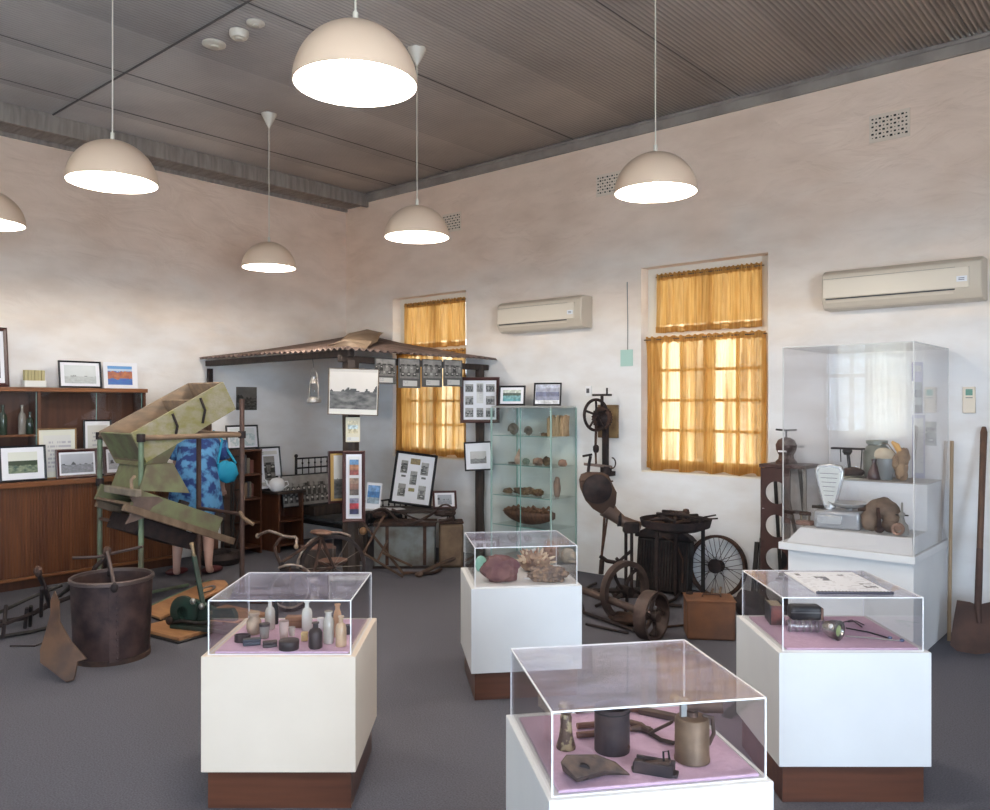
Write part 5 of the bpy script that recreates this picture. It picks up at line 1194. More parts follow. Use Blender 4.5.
def forge():
    c = V(4.50, -.50, 0); root = thing('forge_table', 'round rusty forge hearth on thin legs piled with iron scraps', 'forge', c); M = TR(c); z = .60
    b = MB(); b.lathe([(.0, z-.06), (.17, z-.05), (.25, z-.02), (.265, z+.035), (.258, z+.035), (.24, z-.012), (.16, z-.035), (0, z-.045)], 36, 0, M); b.build('hearth_pan', M_RUSTD, root)
    for (u, v) in ((657, 0), (703, 0), (676, 1)):
        q = 6.02 if u != 676 else 6.5; p = dp(u, 520, q-.0); p.z = z-.01; d_ = Vector((p.x-c.x, p.y-c.y, 0)); 
        if d_.length > .24: d_ = d_*(.24/d_.length)
        t = c+d_; b = MB(); b.bar((t.x, t.y, z-.0), (t.x, t.y, 0), .022, .022, up=(0, 1, 0)); b.build('leg', M_IRON if u == 703 else M_RUSTD, root)
    rnd = random.Random(5); mats = [M_RUST, M_RUSTD, M_RUSTD]
    for k in range(30):
        a = rnd.uniform(0, 2*pi); r_ = rnd.uniform(0, .12); L_ = rnd.uniform(.08, .2); t = rnd.uniform(0, pi)
        p = c+Vector((r_*cos(a), r_*sin(a), z-.010+.0026*k)); d_ = Vector((cos(t), sin(t), rnd.uniform(-.05, .05)))*L_
        b = MB(); b.tube([p-d_, p+Vector((0, 0, .012)), p+d_], rnd.uniform(.007, .014), 7); o = b.build('iron_scrap', mats[k % 3], None); solo(o, 'rusty iron bar among the scraps heaped on the round forge hearth', 'iron bar', 'scrap iron on the forge')
    b = MB(); p = dp(686, 513, 6.15); p.z = .672; b.lathe([(.022, -.02), (.028, .0), (.02, .025), (0, .03)], 14, 0, TR(p)); solo(b.build('iron_casting', M_RUST), 'small knob-shaped iron casting on top of the forge scraps', 'iron casting')
    b = MB(); b.tube([dp(690, 522, 6.0), dp(705, 517, 5.98), dp(716, 515, 5.97)], .006, 8); b.tube([dp(690, 522, 6.0), dp(706, 519, 5.97), dp(718, 518.5, 5.95)], .006, 8); b.blob(dp(691, 521, 6.0), .02, .02, .015, .1); solo(b.build('forge_tongs', M_RUSTD), 'pair of blacksmith tongs sticking out over the right edge of the hearth', 'tongs')
forge()
def radiator():
    c = V(4.23, -.24, 0); root = thing('radiator_core', 'black old tractor radiator standing against the wall behind the forge', 'radiator', c); M = TR(c, .12) @ Matrix.Rotation(-.12, 4, 'X')
    b = MB(); b.box(-.20, -.05, .01, .24, .05, .42, 0, M)
    b.build('core', M_IRON, root, bev=.01)
    for k in range(18): b = MB(); b.box(-.185+k*.0235, -.058, .03, -.175+k*.0235, -.049, .40, 0, M); b.build('fin', M_RUSTD, root, smooth=False)
    b = MB(); b.prism([(-.22, .42), (-.22, .45), (-.12, .50), (.10, .51), (.22, .46), (.26, .42)], .14, 0, M @ Matrix.Rotation(pi/2, 4, 'X'), -.07); b.build('top_tank', M_RUSTD, root, bev=.01)
    b = MB(); b.lathe([(.035, 0), (.035, .03), (.045, .03), (.045, .045), (0, .05)], 18, 0, M @ TR((0, 0, .505))); b.build('filler_cap', M_RUST, root)
    b = MB(); b.tube([M @ Vector((.02, -.07, .44)), M @ Vector((.14, -.09, .40)), M @ Vector((.2, -.08, .28)), M @ Vector((.2, -.07, .1))], .008, 8); b.build('overflow_pipe', M_RUST, root)
radiator()
def flywheel():
    root = thing('flywheel_axle', 'rusty machine axle with big ring flywheel and small cast wheel lying on the carpet', 'machine axle', gp(640, 630))
    wc = V(4.84, -1.44, .155); ax = (RGT*.93-FWD*.42); ax.z = 0; ax.normalize()
    e = dp(584, 598, 5.75); e.z = wc.z+.02
    ax = (wc-e).normalized(); up = Vector((0, 0, 1)); sd = ax.cross(up).normalized(); up = sd.cross(ax)
    # wheel normal turned a bit towards the camera
    n = (RGT*.75-FWD*.66); n.normalize(); s2 = n.cross(Vector((0, 0, 1))).normalized(); M = frame_to(wc, s2, Vector((0, 0, 1)), n)
    cm = mat('worn_cast_iron', (.10, .068, .060), .55, .45, (.055, .038, .036), 9, .2)
    b = MB(); b.ring(.155, .138, .085, 44, 0, M); sw_ = b.build('small_wheel', cm, root)
    for k in range(5):
        t = 2*pi*k/5; pts = [M @ Vector((q*.135*cos(t+q*.7), q*.135*sin(t+q*.7), 0)) for q in (.15, .4, .7, 1)]; b = MB(); b.tube(pts, [.018, .014, .013, .016], 8); b.build('curved_spoke', cm, sw_)
    b = MB(); b.lathe([(.035, -.05), (.035, .05), (0, .05)], 20, 0, M); b.build('hub', cm, sw_)
    b = MB(); b.tube([e-ax*.08, wc], .026, 12); b.build('axle_pipe', cm, root)
    # big ring
    R = .205; c = dp(625, 593, 5.60); c.z = R+.004; n = (RGT*.55-FWD*.83).normalized(); s3 = n.cross(Vector((0, 0, 1))).normalized(); M = frame_to(c, s3, Vector((0, 0, 1)), n)
    b = MB(); b.ring(R, R-.035, .05, 52, 0, M); fl_ = b.build('flywheel', cm, root)
    for k in range(5):
        t = 2*pi*k/5+.5; pts = [M @ Vector((q*R*.9*cos(t+q*.5), q*R*.9*sin(t+q*.5), 0)) for q in (.1, .4, .7, 1)]; b = MB(); b.tube(pts, .012, 8); b.build('flywheel_spoke', M_RUSTD, fl_)
    b = MB(); b.lathe([(.035, -.06), (.035, .06), (0, .06)], 16, 0, M); b.build('flywheel_hub', M_RUSTD, fl_)
    b = MB(); b.tube([c, c.lerp(e, .5), e], .016, 8); b.build('link_shaft', M_RUSTD, root)
    b = MB(); b.tube([e-ax*.08+Vector((0, 0, 0)), Vector((e.x, e.y, .02)), gp(650, 636, .02)], .012, 8); b.build('base_bar', M_RUSTD, root)
    b = MB(); b.blob(dp(625, 615, 5.45).lerp(gp(625, 622), .5)*1.0, .12, .08, .04, .2, 2, 3); b.build('gear_cover', M_RUST, root)
flywheel()
strap([gp(586, 624, .01), gp(604, 628, .012), gp(628, 633, .01)], .009, 'thin iron rod on the carpet left of the small cast wheel', M_RUSTD, 'iron_rod', 'rod', None)
strap([gp(664, 627, .01), gp(675, 626, .012), gp(684, 625, .01)], .008, 'thin rod on the carpet between the small wheel and the rusty tin', M_RUST, 'iron_rod', 'rod', None)
strap([gp(664, 588, .02), gp(680, 590, .03), gp(676, 598, .02), gp(666, 604, .02), gp(682, 606, .02)], .012, 'dark bent hoop rods under the round forge hearth', M_RUSTD, 'iron_rod', 'rod', None)
strap([gp(596, 583, .02), gp(586, 590, .03), gp(604, 600, .02), gp(596, 606, .02)], .012, 'dark iron chain-like rod behind the farthest white plinth', M_RUSTD, 'iron_rod', 'rod', None)
def spoked_wheel():
    R = .225; c = wy(717, 566, -.10); c.z = R+.014; tl = -.13; root = thing('spoked_wheel', 'rusty wire spoked motorcycle wheel leaning on the wall right of the forge', 'wheel', (c.x, c.y-.03, 0))
    M = TR(c) @ Matrix.Rotation(pi/2+tl, 4, 'X')
    b = MB(); b.ring(R+.013, R-.008, .045, 56, 0, M); b.build('rim', M_RUST, root)
    for k in range(32):
        t = 2*pi*k/32; s_ = .03*(1 if k % 2 else -1); t2 = t+(.7 if (k//2) % 2 else -.7)
        b = MB(); b.tube([M @ Vector((.035*cos(t2), .035*sin(t2), s_)), M @ Vector(((R-.006)*cos(t), (R-.006)*sin(t), 0))], .0022, 5); b.build('spoke', M_RUST, root)
    b = MB(); b.lathe([(.02, -.05), (.045, -.045), (.045, -.03), (.022, -.02), (.022, .02), (.055, .03), (.055, .045), (.02, .055)], 24, 0, M); b.build('hub', M_RUSTD, root)
spoked_wheel()
def tin():
    c = V(5.075, -1.11, 0); rz = YAW-.12; root = thing('kerosene_tin', 'rusty orange-brown kerosene tin on the carpet in front of the spoked wheel', 'tin', c, rz); M = TR(c, rz)
    m = mat('orange_brown_tin', (.20, .085, .04), .75, .15, (.115, .055, .035), 6, .2)
    b = MB(); b.box(-.155, -.11, 0, .145, .11, .245, 0, M); b.build('body', m, root, bev=.014, seg=3)
    b = MB(); b.box(-.16, -.115, .241, .15, .115, .251, 0, M); b.build('lid', m, root, bev=.006)
    b = MB(); b.tube([M @ Vector((-.05, 0, .251)), M @ Vector((-.04, 0, .268)), M @ Vector((.06, 0, .268)), M @ Vector((.07, 0, .251))], .006, 8); b.build('handle', M_RUST, root)
    b = MB(); b.lathe([(.022, 0), (.022, .014), (0, .016)], 16, 0, M @ TR((-.12, .07, .251))); b.build('cap', M_RUSTD, root)
    for k, (x, y, h_) in enumerate(((.02, .06, .04), (.07, .05, .055))):
        b = MB(); b.tube([M @ Vector((x, y, .252)), M @ Vector((x+.008, y, .252+h_))], .008, 8); solo(b.build('pale_peg', M_OLDWOOD), 'small pale peg on the rusty kerosene tin, %s one' % ('left' if k == 0 else 'right'), 'peg')
tin()
b = MB(); c = V(5.20, -.62, 0); b.blob(c+Vector((-.12, .12, .09)), .12, .10, .10, .2, 2, 8, flat=.85); solo(b.build('iron_pot', M_RUSTD), 'dark lumpy iron pot on the floor left of the cast iron stand', 'pot')
root = thing('iron_fork', 'dark two-pronged iron implement leaning on the wall right of the wheel', 'fork', wy(756, 600, -.2))
for (u0, v0, u1, v1) in ((762, 538, 757, 600), (757, 542, 750, 598)): b = MB(); b.bar(wy(u0, v0, -.04), Vector((wy(u1, v1, -.2).x, -.16, .0)), .03, .02, up=(0, 1, 0)); b.build('prong', M_IRON, root)
b = MB(); b.tube([wy(760.5, 540, -.03), wy(761.5, 527, -.02)], .008, 8); b.build('tip', M_GREY, root)
def cast_stand():
    x0, x1 = 5.085, 5.385; yf, yb = -.32, -.05
    root = thing('cast_iron_stand', 'tall dark red iron stand with round cut-outs holding a capped casting, by the big case', 'stand', ((x0+x1)/2, (yf+yb)/2, 0))
    rm = mat('dark_red_paint', (.075, .032, .028), .5, .3, (.045, .022, .02), 6, .1)
    zt = 1.06
    # front plate with round holes: strips around circles
    M = frame_to(Vector((x0, yf, 0)), Vector((1, 0, 0)), Vector((0, 0, 1)), Vector((0, -1, 0))); W = .21
    b = MB(); cx = W/2+.008; holes = [(.865, .080), (.63, .080), (.395, .080), (.16, .080)]; edges = [0, .285, .5325, .7775, 1.04]
    zs = [(zt-.02 if i == 0 else (holes[i-1][0]+holes[i][0])/2) for i in range(4)]+[0.0]
    for i, (hz, r) in enumerate(holes):
        zt_, zb_ = zs[i], zs[i+1]; N = 32
        for k in range(N):
            t0, t1 = 2*pi*k/N, 2*pi*(k+1)/N
            def outer(t):
                dx, dz = cos(t), sin(t); L_ = 9
                if dx > 1e-6: L_ = min(L_, (W-cx)/dx)
                if dx < -1e-6: L_ = min(L_, -cx/dx)
                if dz > 1e-6: L_ = min(L_, (zt_-hz)/dz)
                if dz < -1e-6: L_ = min(L_, (zb_-hz)/dz)
                return (cx+dx*L_, hz+dz*L_)
            a, c_ = outer(t0), outer(t1); p, q = (cx+r*cos(t0), hz+r*sin(t0)), (cx+r*cos(t1), hz+r*sin(t1))
            vs = [(a[0], a[1], .012), (c_[0], c_[1], .012), (q[0], q[1], .012), (p[0], p[1], .012), (a[0], a[1], 0), (c_[0], c_[1], 0), (q[0], q[1], 0), (p[0], p[1], 0)]
            b.add(vs, [(0, 1, 2, 3), (7, 6, 5, 4), (3, 2, 6, 7)], 0, M)
    b.box(0, 0, 0, .008, zt-.02, .014, 0, M) ; b.box(W-.008, 0, 0, W, zt-.02, .014, 0, M)
    b.build('pierced_side', rm, root, smooth=False)
    b = MB(); b.box(x0-.01, yf-.02, zt-.02, x1+.02, yb, zt+.005); b.build('top_board', rm, root, bev=.004)
    b = MB(); b.box(x0+.10, yf+.12, 0, x0+.15, yf+.16, zt-.02); b.build('back_post', M_IRON, root, smooth=False)
    for (a, c_) in (((x1-.12, yb-.02, zt-.02), (x1-.02, yb-.02, .0)), ((x1, yf+.03, zt-.02), (x1, yf+.03, 0)), ((x1-.16, yf+.02, zt-.02), (x1-.03, yf+.02, .45)), ((x0+.02, yf+.2, .95), (x0+.09, yf+.15, .1))):
        b = MB(); b.bar(a, c_, .022, .014, up=(0, 1, 0)); b.build('leg', M_GREY if a[0] > x0+.2 else M_IRON, root)
    c = V(x0+.13, -.19, zt+.005)
    b = MB(); b.lathe([(.072, 0), (.074, .015), (.054, .035), (.050, .06), (.070, .10), (.073, .135), (.056, .17), (.025, .187), (0, .19)], 30, 0, TR(c)); b.build('capped_casting', mat('reddish_casting', (.11, .06, .05), .5, .3, (.06, .035, .03), 9, .1), root)
    b = MB(); b.box(c.x-.03, c.y-.078, c.z+.085, c.x+.03, c.y-.068, c.z+.097); b.build('name_band', M_PAPER, root, smooth=False)
    b = MB(); b.tube([c+Vector((0, 0, .185)), c+Vector((0, 0, .24))], .007, 8); b.tube([c+Vector((-.075, 0, .243)), c+Vector((0, 0, .238)), c+Vector((.075, 0, .243))], .007, 8); b.build('tee_handle', M_IRON, root)
    b = MB(); b.bar((x1-.14, yf+.0, .74), (x1+.03, yf+.0, .74), .03, .02); b.build('cross_stay', M_RUSTD, root)
cast_stand()
def shovel():
    foot = gp(973, 650); top = wy(984, 427, -.03); root = thing('long_shovel', 'long handled rusty square shovel leaning on the wall at the right edge', 'shovel', foot)
    px = [(957, 600), (970, 602), (975, 604), (981, 604), (990, 602), (1003, 603), (1006, 622), (1010, 642), (1000, 652), (976, 655), (957, 651), (950, 645), (953, 622)]
    nn = (Vector((0, -1, .28))).normalized(); P0 = Vector((0, foot.y, 0.004))
    front = []
    P0 = gp(976, 655)
    for (u, v) in px: d = ray(u, v); t = (P0-EYE).dot(nn)/d.dot(nn); front.append(EYE+d*t)
    for p in front: p.z = max(p.z, .003)
    cen = sum(front, Vector())/len(front); k = len(front); b = MB()
    vs = [p for p in front]+[p-nn*.004 for p in front]+[cen-nn*.02, cen-nn*.024]
    fs = [(i, (i+1) % k, 2*k) for i in range(k)]+[(k+(i+1) % k, k+i, 2*k+1) for i in range(k)]+[(i, k+i, k+(i+1) % k, (i+1) % k) for i in range(k)]
    b.add(vs, fs); b.build('blade', mat('rusty_blade', (.10, .055, .045), .7, .3, (.06, .035, .03), 9, .2), root)
    sock = front[3]*.5+front[2]*.5; low = cen-nn*.01; sh = mat('shovel_ash', (.13, .062, .036), .55, c2=(.08, .04, .026), scale=12, stretch=(3, 3, .5))
    b = MB(); b.tube([low, sock, sock.lerp(top, .12), sock.lerp(top, .3)], [.012, .020, .021, .019], 12); b.build('socket', mat('rusty_blade', (.10, .055, .045), .7), root)
    b = MB(); b.tube([sock.lerp(top, .28), sock.lerp(top, .6), sock.lerp(top, .97), top], [.018, .018, .020, .012], 12); b.build('shaft', sh, root)
shovel()
root = thing('wooden_staff', 'plain pale wooden rod leaning upright right of the tall glass case', 'rod', gp(949, 641)); b = MB(); b.tube([gp(949, 641, .002), wy(952, 441, -.03)], .011, 10); b.build('shaft', mat('pale_rod', (.34, .24, .15), .6), root)

# ================================================================== GLASS DISPLAY CABINET BETWEEN THE WINDOWS
GX0, GX1, GY0, GY1, GZ = 2.57, 3.25, -.385, -.015, 1.475
def glass_cabinet():
    root = thing('glass_cabinet', 'tall green-edged glass shelf cabinet of fossils between the two windows', 'glass cabinet', ((GX0+GX1)/2, (GY0+GY1)/2, 0))
    am = mat('satin_aluminium', (.55, .57, .56), .35, .7)
    b = MB(); b.box(GX0, GY0, 0, GX1, GY1, .10); b.build('base', mat('grey_base', (.35, .36, .36), .5), root, bev=.003)
    b = MB(); b.box(GX0, GY0, GZ-.018, GX1, GY1, GZ); b.build('top', am, root, bev=.002)
    t = .005
    for nm, q in (('glass_door', (GX0, GY0, (GX0+GX1)/2-.002, GY0+t)), ('glass_door', ((GX0+GX1)/2+.002, GY0, GX1, GY0+t)), ('glass_side', (GX0, GY0+t, GX0+t, GY1-t)), ('glass_side', (GX1-t, GY0+t, GX1, GY1-t)), ('glass_back', (GX0, GY1-t, GX1, GY1))):
        b = MB(); b.box(q[0], q[1], .10, q[2], q[3], GZ-.018); b.build(nm, M_GREENGLASS, root, smooth=False)
    for (x, y) in ((GX0, GY0), (GX1, GY0), (GX0, GY1), (GX1, GY1)):
        b = MB(); b.box(x-.006, y-.006, .10, x+.006, y+.006, GZ-.018); b.build('corner_edge', mat('pale_green_edge', (.35, .50, .46), .3), root, smooth=False)
    b = MB(); b.box((GX0+GX1)/2-.003, GY0-.001, .10, (GX0+GX1)/2+.003, GY0+.006, GZ-.018); b.build('door_edge', M_GEDGE, root, smooth=False)
    for z in (1.208, .945, .668, .40):
        b = MB(); b.box(GX0+.006, GY0+.02, z-.006, GX1-.006, GY1-.006, z); sh_ = b.build('shelf', M_GREENGLASS, root, smooth=False)
        b = MB(); b.box(GX0+.006, GY0+.018, z-.006, GX1-.006, GY0+.0205, z); b.build('shelf_edge', M_GEDGE, sh_, smooth=False)
    b = MB(); b.box(GX0+.03+.15, GY0-.006, GZ-.06, GX0+.05+.15, GY0+.0, GZ-.03); b.build('lock', am, root, smooth=False)
glass_cabinet()
benchp = (None, -.20, None)
onplane('picture_frame', 'black framed turquoise lake photo standing on the glass cabinet, left of two', 498.5, 525, 384, 404, (2.75, -.22, 0), 0.35, .12, .016, M_BLACK, [(.12, .16, .88, .84, P_col(110, [(.10, .30, .34), (.16, .36, .38), (.06, .10, .08), (.5, .55, .5)]))], zfix=GZ+.001)
onplane('picture_frame', 'black framed purple hills photo standing on the glass cabinet, right of two', 533.5, 561, 381, 404, (3.05, -.22, 0), 0.35, .14, .014, M_BLACK, [(.02, .02, .98, .98, P_col(111, [(.62, .64, .68), (.18, .20, .30), (.10, .12, .22), (.30, .32, .42), (.42, .45, .55)]))], zfix=GZ+.001, roll=.0)
def rough(b, k):       # chip the surface of a stone
    for i, p in enumerate(b.v):
        if p.z > .002: q = p/k; n = noise.cell_vector(q*2.2); b.v[i] = p+Vector(n)*k*.02+p.normalized()*k*.10*noise.noise(q*4.1)
def rock(u, v, z, rx, ry, rz_, m, label, y=-.22, amp=.3, name='rock', cat='rock', fr=1.8, seed=None, P=None, rzr=0, group=None):
    p = P.copy() if P is not None else wy(u, v, y); p.z = z
    b = MB(); b.blob((0, 0, rz_*.8), rx, ry, rz_, amp, fr, seed if seed is not None else u*.37, flat=.8, nu=40, nv=26); rough(b, rx); o = b.build(name, m, None, ang=28)
    o.location = p; o.rotation_euler = (0, 0, rzr)
    o['label'] = label; o['category'] = cat
    if group: o['group'] = group
    return o
M_FOS = mat('grey_fossil', (.10, .085, .07), .8, c2=(.20, .17, .14), scale=30, bump=.4)
M_PKR = mat('pink_brown_rock', (.36, .22, .16), .85, c2=(.20, .13, .10), scale=14, bump=.5)
M_GRR = mat('green_grey_rock', (.14, .20, .16), .8, c2=(.22, .26, .22), scale=14, bump=.4)
M_DKR = mat('dark_layered_rock', (.07, .05, .04), .85, c2=(.22, .14, .08), scale=18, bump=.6)
M_CORAL = mat('golden_coral', (.42, .30, .18), .85, c2=(.28, .18, .10), scale=30, bump=.5, stretch=(3, 3, .6))
def ammonite(u, z, label, R):
    p = wy(u, 430, -.24); root = thing('fossil', label, 'fossil', (p.x, p.y, z)); b = MB(); n = 64; pts = []; rr = []
    for k in range(n):
        t = k/n*2.6*2*pi; r = R*.72*(.12+.88*k/n); pts.append(Vector((p.x+r*cos(t), p.y, z+R+r*sin(t)))); rr.append(.006+R*.30*k/n)
    lo = min(q.z-r_ for q, r_ in zip(pts, rr)); pts = [q+Vector((0, 0, z+.001-lo)) for q in pts]
    b.tube(pts, rr, 8); b.build('spiral_shell', M_FOS, root)
ammonite(513.5, 1.2085, 'dark round coiled fossil on the top shelf of the glass cabinet', .06)
ammonite(528.5, 1.2085, 'smaller coiled fossil with pale centre on the top shelf', .045)
rock(545, 435, 1.2085, .04, .03, .015, M_DKR, 'flat brown rock chips at the foot of the golden coral', amp=.5)
def coral():
    p = wy(558, 425, -.20); root = thing('coral', 'tall golden honeycomb coral block on the top glass shelf', 'coral', (p.x, p.y, 1.2085)); b = MB(); rnd = random.Random(3)
    for i in range(7):
        for j in range(3):
            x = p.x-.08+i*.027; y = p.y-.03+j*.03; h = .17+rnd.uniform(-.02, .02); b.tube([(x, y, 1.209), (x+rnd.uniform(-.008, .008), y, 1.209+h*.5), (x+rnd.uniform(-.012, .012), y, 1.209+h)], [.016, .017, .013], 7)
    b.build('tubes', M_CORAL, root)
coral()
def shell():
    p = wy(518, 465, -.26); root = thing('shell', 'tall pale pink spiral shell on the second glass shelf', 'shell', (p.x, p.y, .9455)); b = MB()
    b.blob((p.x, p.y, .985), .035, .03, .045, .15, 3, 2, flat=.85); b.tube([(p.x-.005, p.y, .99), (p.x+.01, p.y, 1.04), (p.x+.015, p.y, 1.085)], [.03, .02, .004], 10); b.build('whorl', mat('pale_pink_shell', (.58, .42, .33), .6, c2=(.38, .22, .16), scale=25), root)
    b = MB(); b.blob((p.x-.05, p.y, .953), .06, .025, .012, .4, 3, 6, flat=.5); b.build('broken_lip', M_FOS, root)
shell()
rock(526, 465, .9455, .035, .03, .03, M_GRR, 'small green-grey rock beside the shell on the second shelf', amp=.2)
rock(538, 465, .9455, .055, .04, .036, M_PKR, 'pinkish cube-like rock in the middle of the second shelf', amp=.25)
rock(547, 465, .9455, .04, .035, .045, M_DKR, 'dark rounded rock right of the pinkish one on the second shelf', amp=.2)
rock(562.5, 465, .9455, .042, .035, .034, M_PKR, 'pale brown rock at the right end of the second shelf', amp=.15)
rock(508, 497, .6685, .05, .04, .025, M_DKR, 'dark flat rock at the left of the third shelf', amp=.4)
rock(524, 497, .6685, .10, .05, .036, M_DKR, 'long brown layered rock on the third glass shelf', amp=.4)
rock(538, 497, .6685, .05, .04, .034, mat('tawny_rock', (.22, .13, .06), .85, c2=(.11, .06, .04), scale=16, bump=.5), 'tawny rough rock right of the long layered rock', amp=.35)
b = MB(); p = wy(557, 497, -.20); b.blob((p.x, p.y, .755), .035, .025, .10, .25, 2.2, 4, flat=.86); solo(b.build('rock_slab', M_PKR), 'upright pinkish stone slab at the right of the third shelf', 'rock')
def trough_shell():
    p = wy(529, 526, -.22); p.z = .401; root = thing('bark_dish', 'large split brown bark dish filled with curved strips on the fourth glass shelf', 'bark dish', p); b = MB(); n = 14; m_ = 9
    vs = []; fs = []; L_ = .295; mt = mat('split_bark', (.16, .075, .045), .75, c2=(.075, .035, .025), scale=14, bump=.5, stretch=(3, 1, 1))
    for i in range(n+1):
        s_ = -1+2*i/n; w_ = (1-abs(s_)**2.2)*.13+.004; hh = .085+.04*abs(s_)**1.5
        for j in range(m_+1): t = pi*(j/m_); vs.append((p.x+L_*s_, p.y-w_*cos(t), p.z+.002+hh+.05*(1-abs(s_))-(hh+.05*(1-abs(s_)))*sin(t)*(1-.6*abs(s_)**2)))
    for i in range(n):
        for j in range(m_): a = i*(m_+1)+j; fs.append((a, a+1, a+m_+2, a+m_+1))
    b.add(vs, fs); o = b.build('shell', mt, root); o.modifiers.new('t', 'SOLIDIFY').thickness = .006
    for k in range(9):
        x = -.20+.05*k; b = MB(); b.tube([(p.x+x-.05, p.y-.07+.01*k, p.z+.11), (p.x+x, p.y-.05+.01*k, p.z+.145+.012*(k % 3)), (p.x+x+.08, p.y-.01, p.z+.12+.01*(k % 2))], [.006, .014, .005], 7); b.build('strip', mat('pale_bark', (.24, .12, .07), .7, c2=(.12, .06, .04), scale=12), root)
trough_shell()
# ================================================================== TALL GLASS CASE ON WHITE CABINET (RIGHT)
BX0, BX1, BY0, BY1 = 5.44, 6.235, -.90, -.035; CZ = .62
root = thing('display_cabinet', 'large white cabinet with overhanging top under the tall glass case at right', 'cabinet', ((BX0+BX1)/2, (BY0+BY1)/2, 0))
b = MB(); b.box(BX0+.045, BY0+.045, 0, BX1-.02, BY1, CZ-.045); b.build('body', M_WHITE, root, bev=.003)
b = MB(); b.box(BX0, BY0, CZ-.045, BX1, BY1, CZ); b.build('top_slab', M_WHITE, root, bev=.003)
root = thing('display_riser', 'low white riser with sloping front inside the tall glass case', 'riser', ((BX0+BX1)/2, BY0+.2, CZ))
RZ1 = .705
b = MB(); x0, x1, y0, y1 = BX0+.04, BX1-.02, BY0+.03, BY1-.02
b.add([(x0, y0, CZ+.0005), (x1, y0, CZ+.0005), (x1, y1, CZ+.0005), (x0, y1, CZ+.0005), (x0+.05, y0+.10, RZ1), (x1-.03, y0+.10, RZ1), (x1-.03, y1, RZ1), (x0+.05, y1, RZ1)], [(0,3,2,1),(4,5,6,7),(0,1,5,4),(1,2,6,5),(2,3,7,6),(3,0,4,7)]); b.build('sloped_plinth', M_WHITE, root, smooth=False)
SZ = 1.0
b = MB(); b.box(x0+.16, y1-.36, RZ1, x1-.03, y1, SZ-.008); b.build('rear_step', M_WHITE, root, smooth=False)
b = MB(); b.box(x0+.15, y1-.37, SZ-.008, x1-.03, y1, SZ); b.build('step_top', mat('grey_step_top', (.34, .31, .28), .8), root, smooth=False)
root = thing('tall_glass_case', 'tall clear acrylic case around the shop scales and crocks on the white cabinet', 'display case', ((BX0+BX1)/2, (BY0+BY1)/2, CZ))
gx0, gx1, gy0, gy1, gz = BX0+.02, BX1-.01, BY0+.02, BY1-.005, 1.85; t = .005
for q in ((gx0, gy0, CZ, gx1, gy0+t, gz), (gx0, gy1-t, CZ, gx1, gy1, gz), (gx0, gy0+t, CZ, gx0+t, gy1-t, gz), (gx1-t, gy0+t, CZ, gx1, gy1-t, gz), (gx0, gy0, gz, gx1, gy1, gz+t)):
    b = MB(); b.box(*q); b.build('panel', M_GLASS, root, smooth=False)
M_EDG2 = mat('grey_acrylic_edge', (.60, .60, .60), .25, spec=.8)
e = MB(); q = .005
for (x, y) in ((gx0, gy0), (gx1-q, gy0), (gx0, gy1-q), (gx1-q, gy1-q)): e.box(x-.0004, y-.0004, CZ, x+q+.0004, y+q+.0004, gz+t)
for y in (gy0, gy1-q): e.box(gx0+q, y-.0004, gz, gx1-q, y+q+.0004, gz+t+.0004)
for x in (gx0, gx1-q): e.box(x-.0004, gy0+q, gz, x+q+.0004, gy1-q, gz+t+.0004)
e.build('polished_edges', M_EDG2, root, smooth=False)
def inb(u, v, y): return wy(u, v, y)
# shop scale
def shop_scale():
    y = -.62; c = inb(840, 526, y); c.z = RZ1+.001; root = thing('shop_scale', 'grey enamel shop scale with a white fan-shaped dial and metal pan', 'scale', c); rz = .12; M = TR(c, rz)
    gm = mat('grey_scale_enamel', (.34, .35, .37), .3, .2, coat=.4); sm = mat('bright_scale_rim', (.60, .60, .60), .25, .6)
    b = MB(); b.box(-.14, -.10, 0, .135, .10, .115, 0, M); b.build('body', gm, root, bev=.02, seg=4)
    b = MB(); b.box(-.12, -.104, .03, .03, -.098, .085, 0, M); b.build('front_plate', sm, root, bev=.004)
    R90 = M @ TR((-.065, .02, .12)) @ Matrix.Rotation(pi/2, 4, 'X')
    out = [(x*1.15, z*1.2) for x, z in [(-.03, 0), (-.05, .07), (-.07, .15), (-.076, .20), (-.060, .228), (0, .238), (.060, .228), (.076, .20), (.07, .15), (.05, .07), (.03, 0)]]
    b = MB(); b.prism(out, .05, 0, R90, -.025); dh_ = b.build('dial_housing', sm, root, bev=.008, seg=3)
    b = MB(); b.prism([(x*.8, .02+z*.86) for x, z in out], .004, 0, R90, .0245); b.build('dial_face', mat('dial_white', (.62, .64, .62), .35), dh_, smooth=False)
    for k in range(6): b = MB(); z = .08+k*.028; w_ = .028+k*.0055; b.box(-w_, z, .0285, w_, z+.003, .0292, 0, R90); b.build('dial_line', M_INK, dh_, smooth=False)
    b = MB(); b.tube([M @ Vector((-.065, .02, .115)), M @ Vector((-.065, .02, .14))], .03, 14); b.build('dial_neck', sm, root)
    b = MB(); b.lathe([(0, .0), (.05, .004), (.10, .018), (.125, .038), (.122, .04), (.095, .022), (0, .008)], 36, 0, M @ TR((.055, .0, .125))); b.build('weighing_pan', sm, root)
    b = MB(); b.tube([M @ Vector((.055, 0, .112)), M @ Vector((.055, 0, .128))], .02, 12); b.build('pan_post', gm, root)
    b = MB(); b.tube([M @ Vector((-.17, -.0, .122)), M @ Vector((-.10, 0, .125))], .010, 8); b.blob(M @ Vector((-.12, 0, .125)), .03, .018, .012, .1); b.build('levelling_arm', M_IRON, root)
shop_scale()
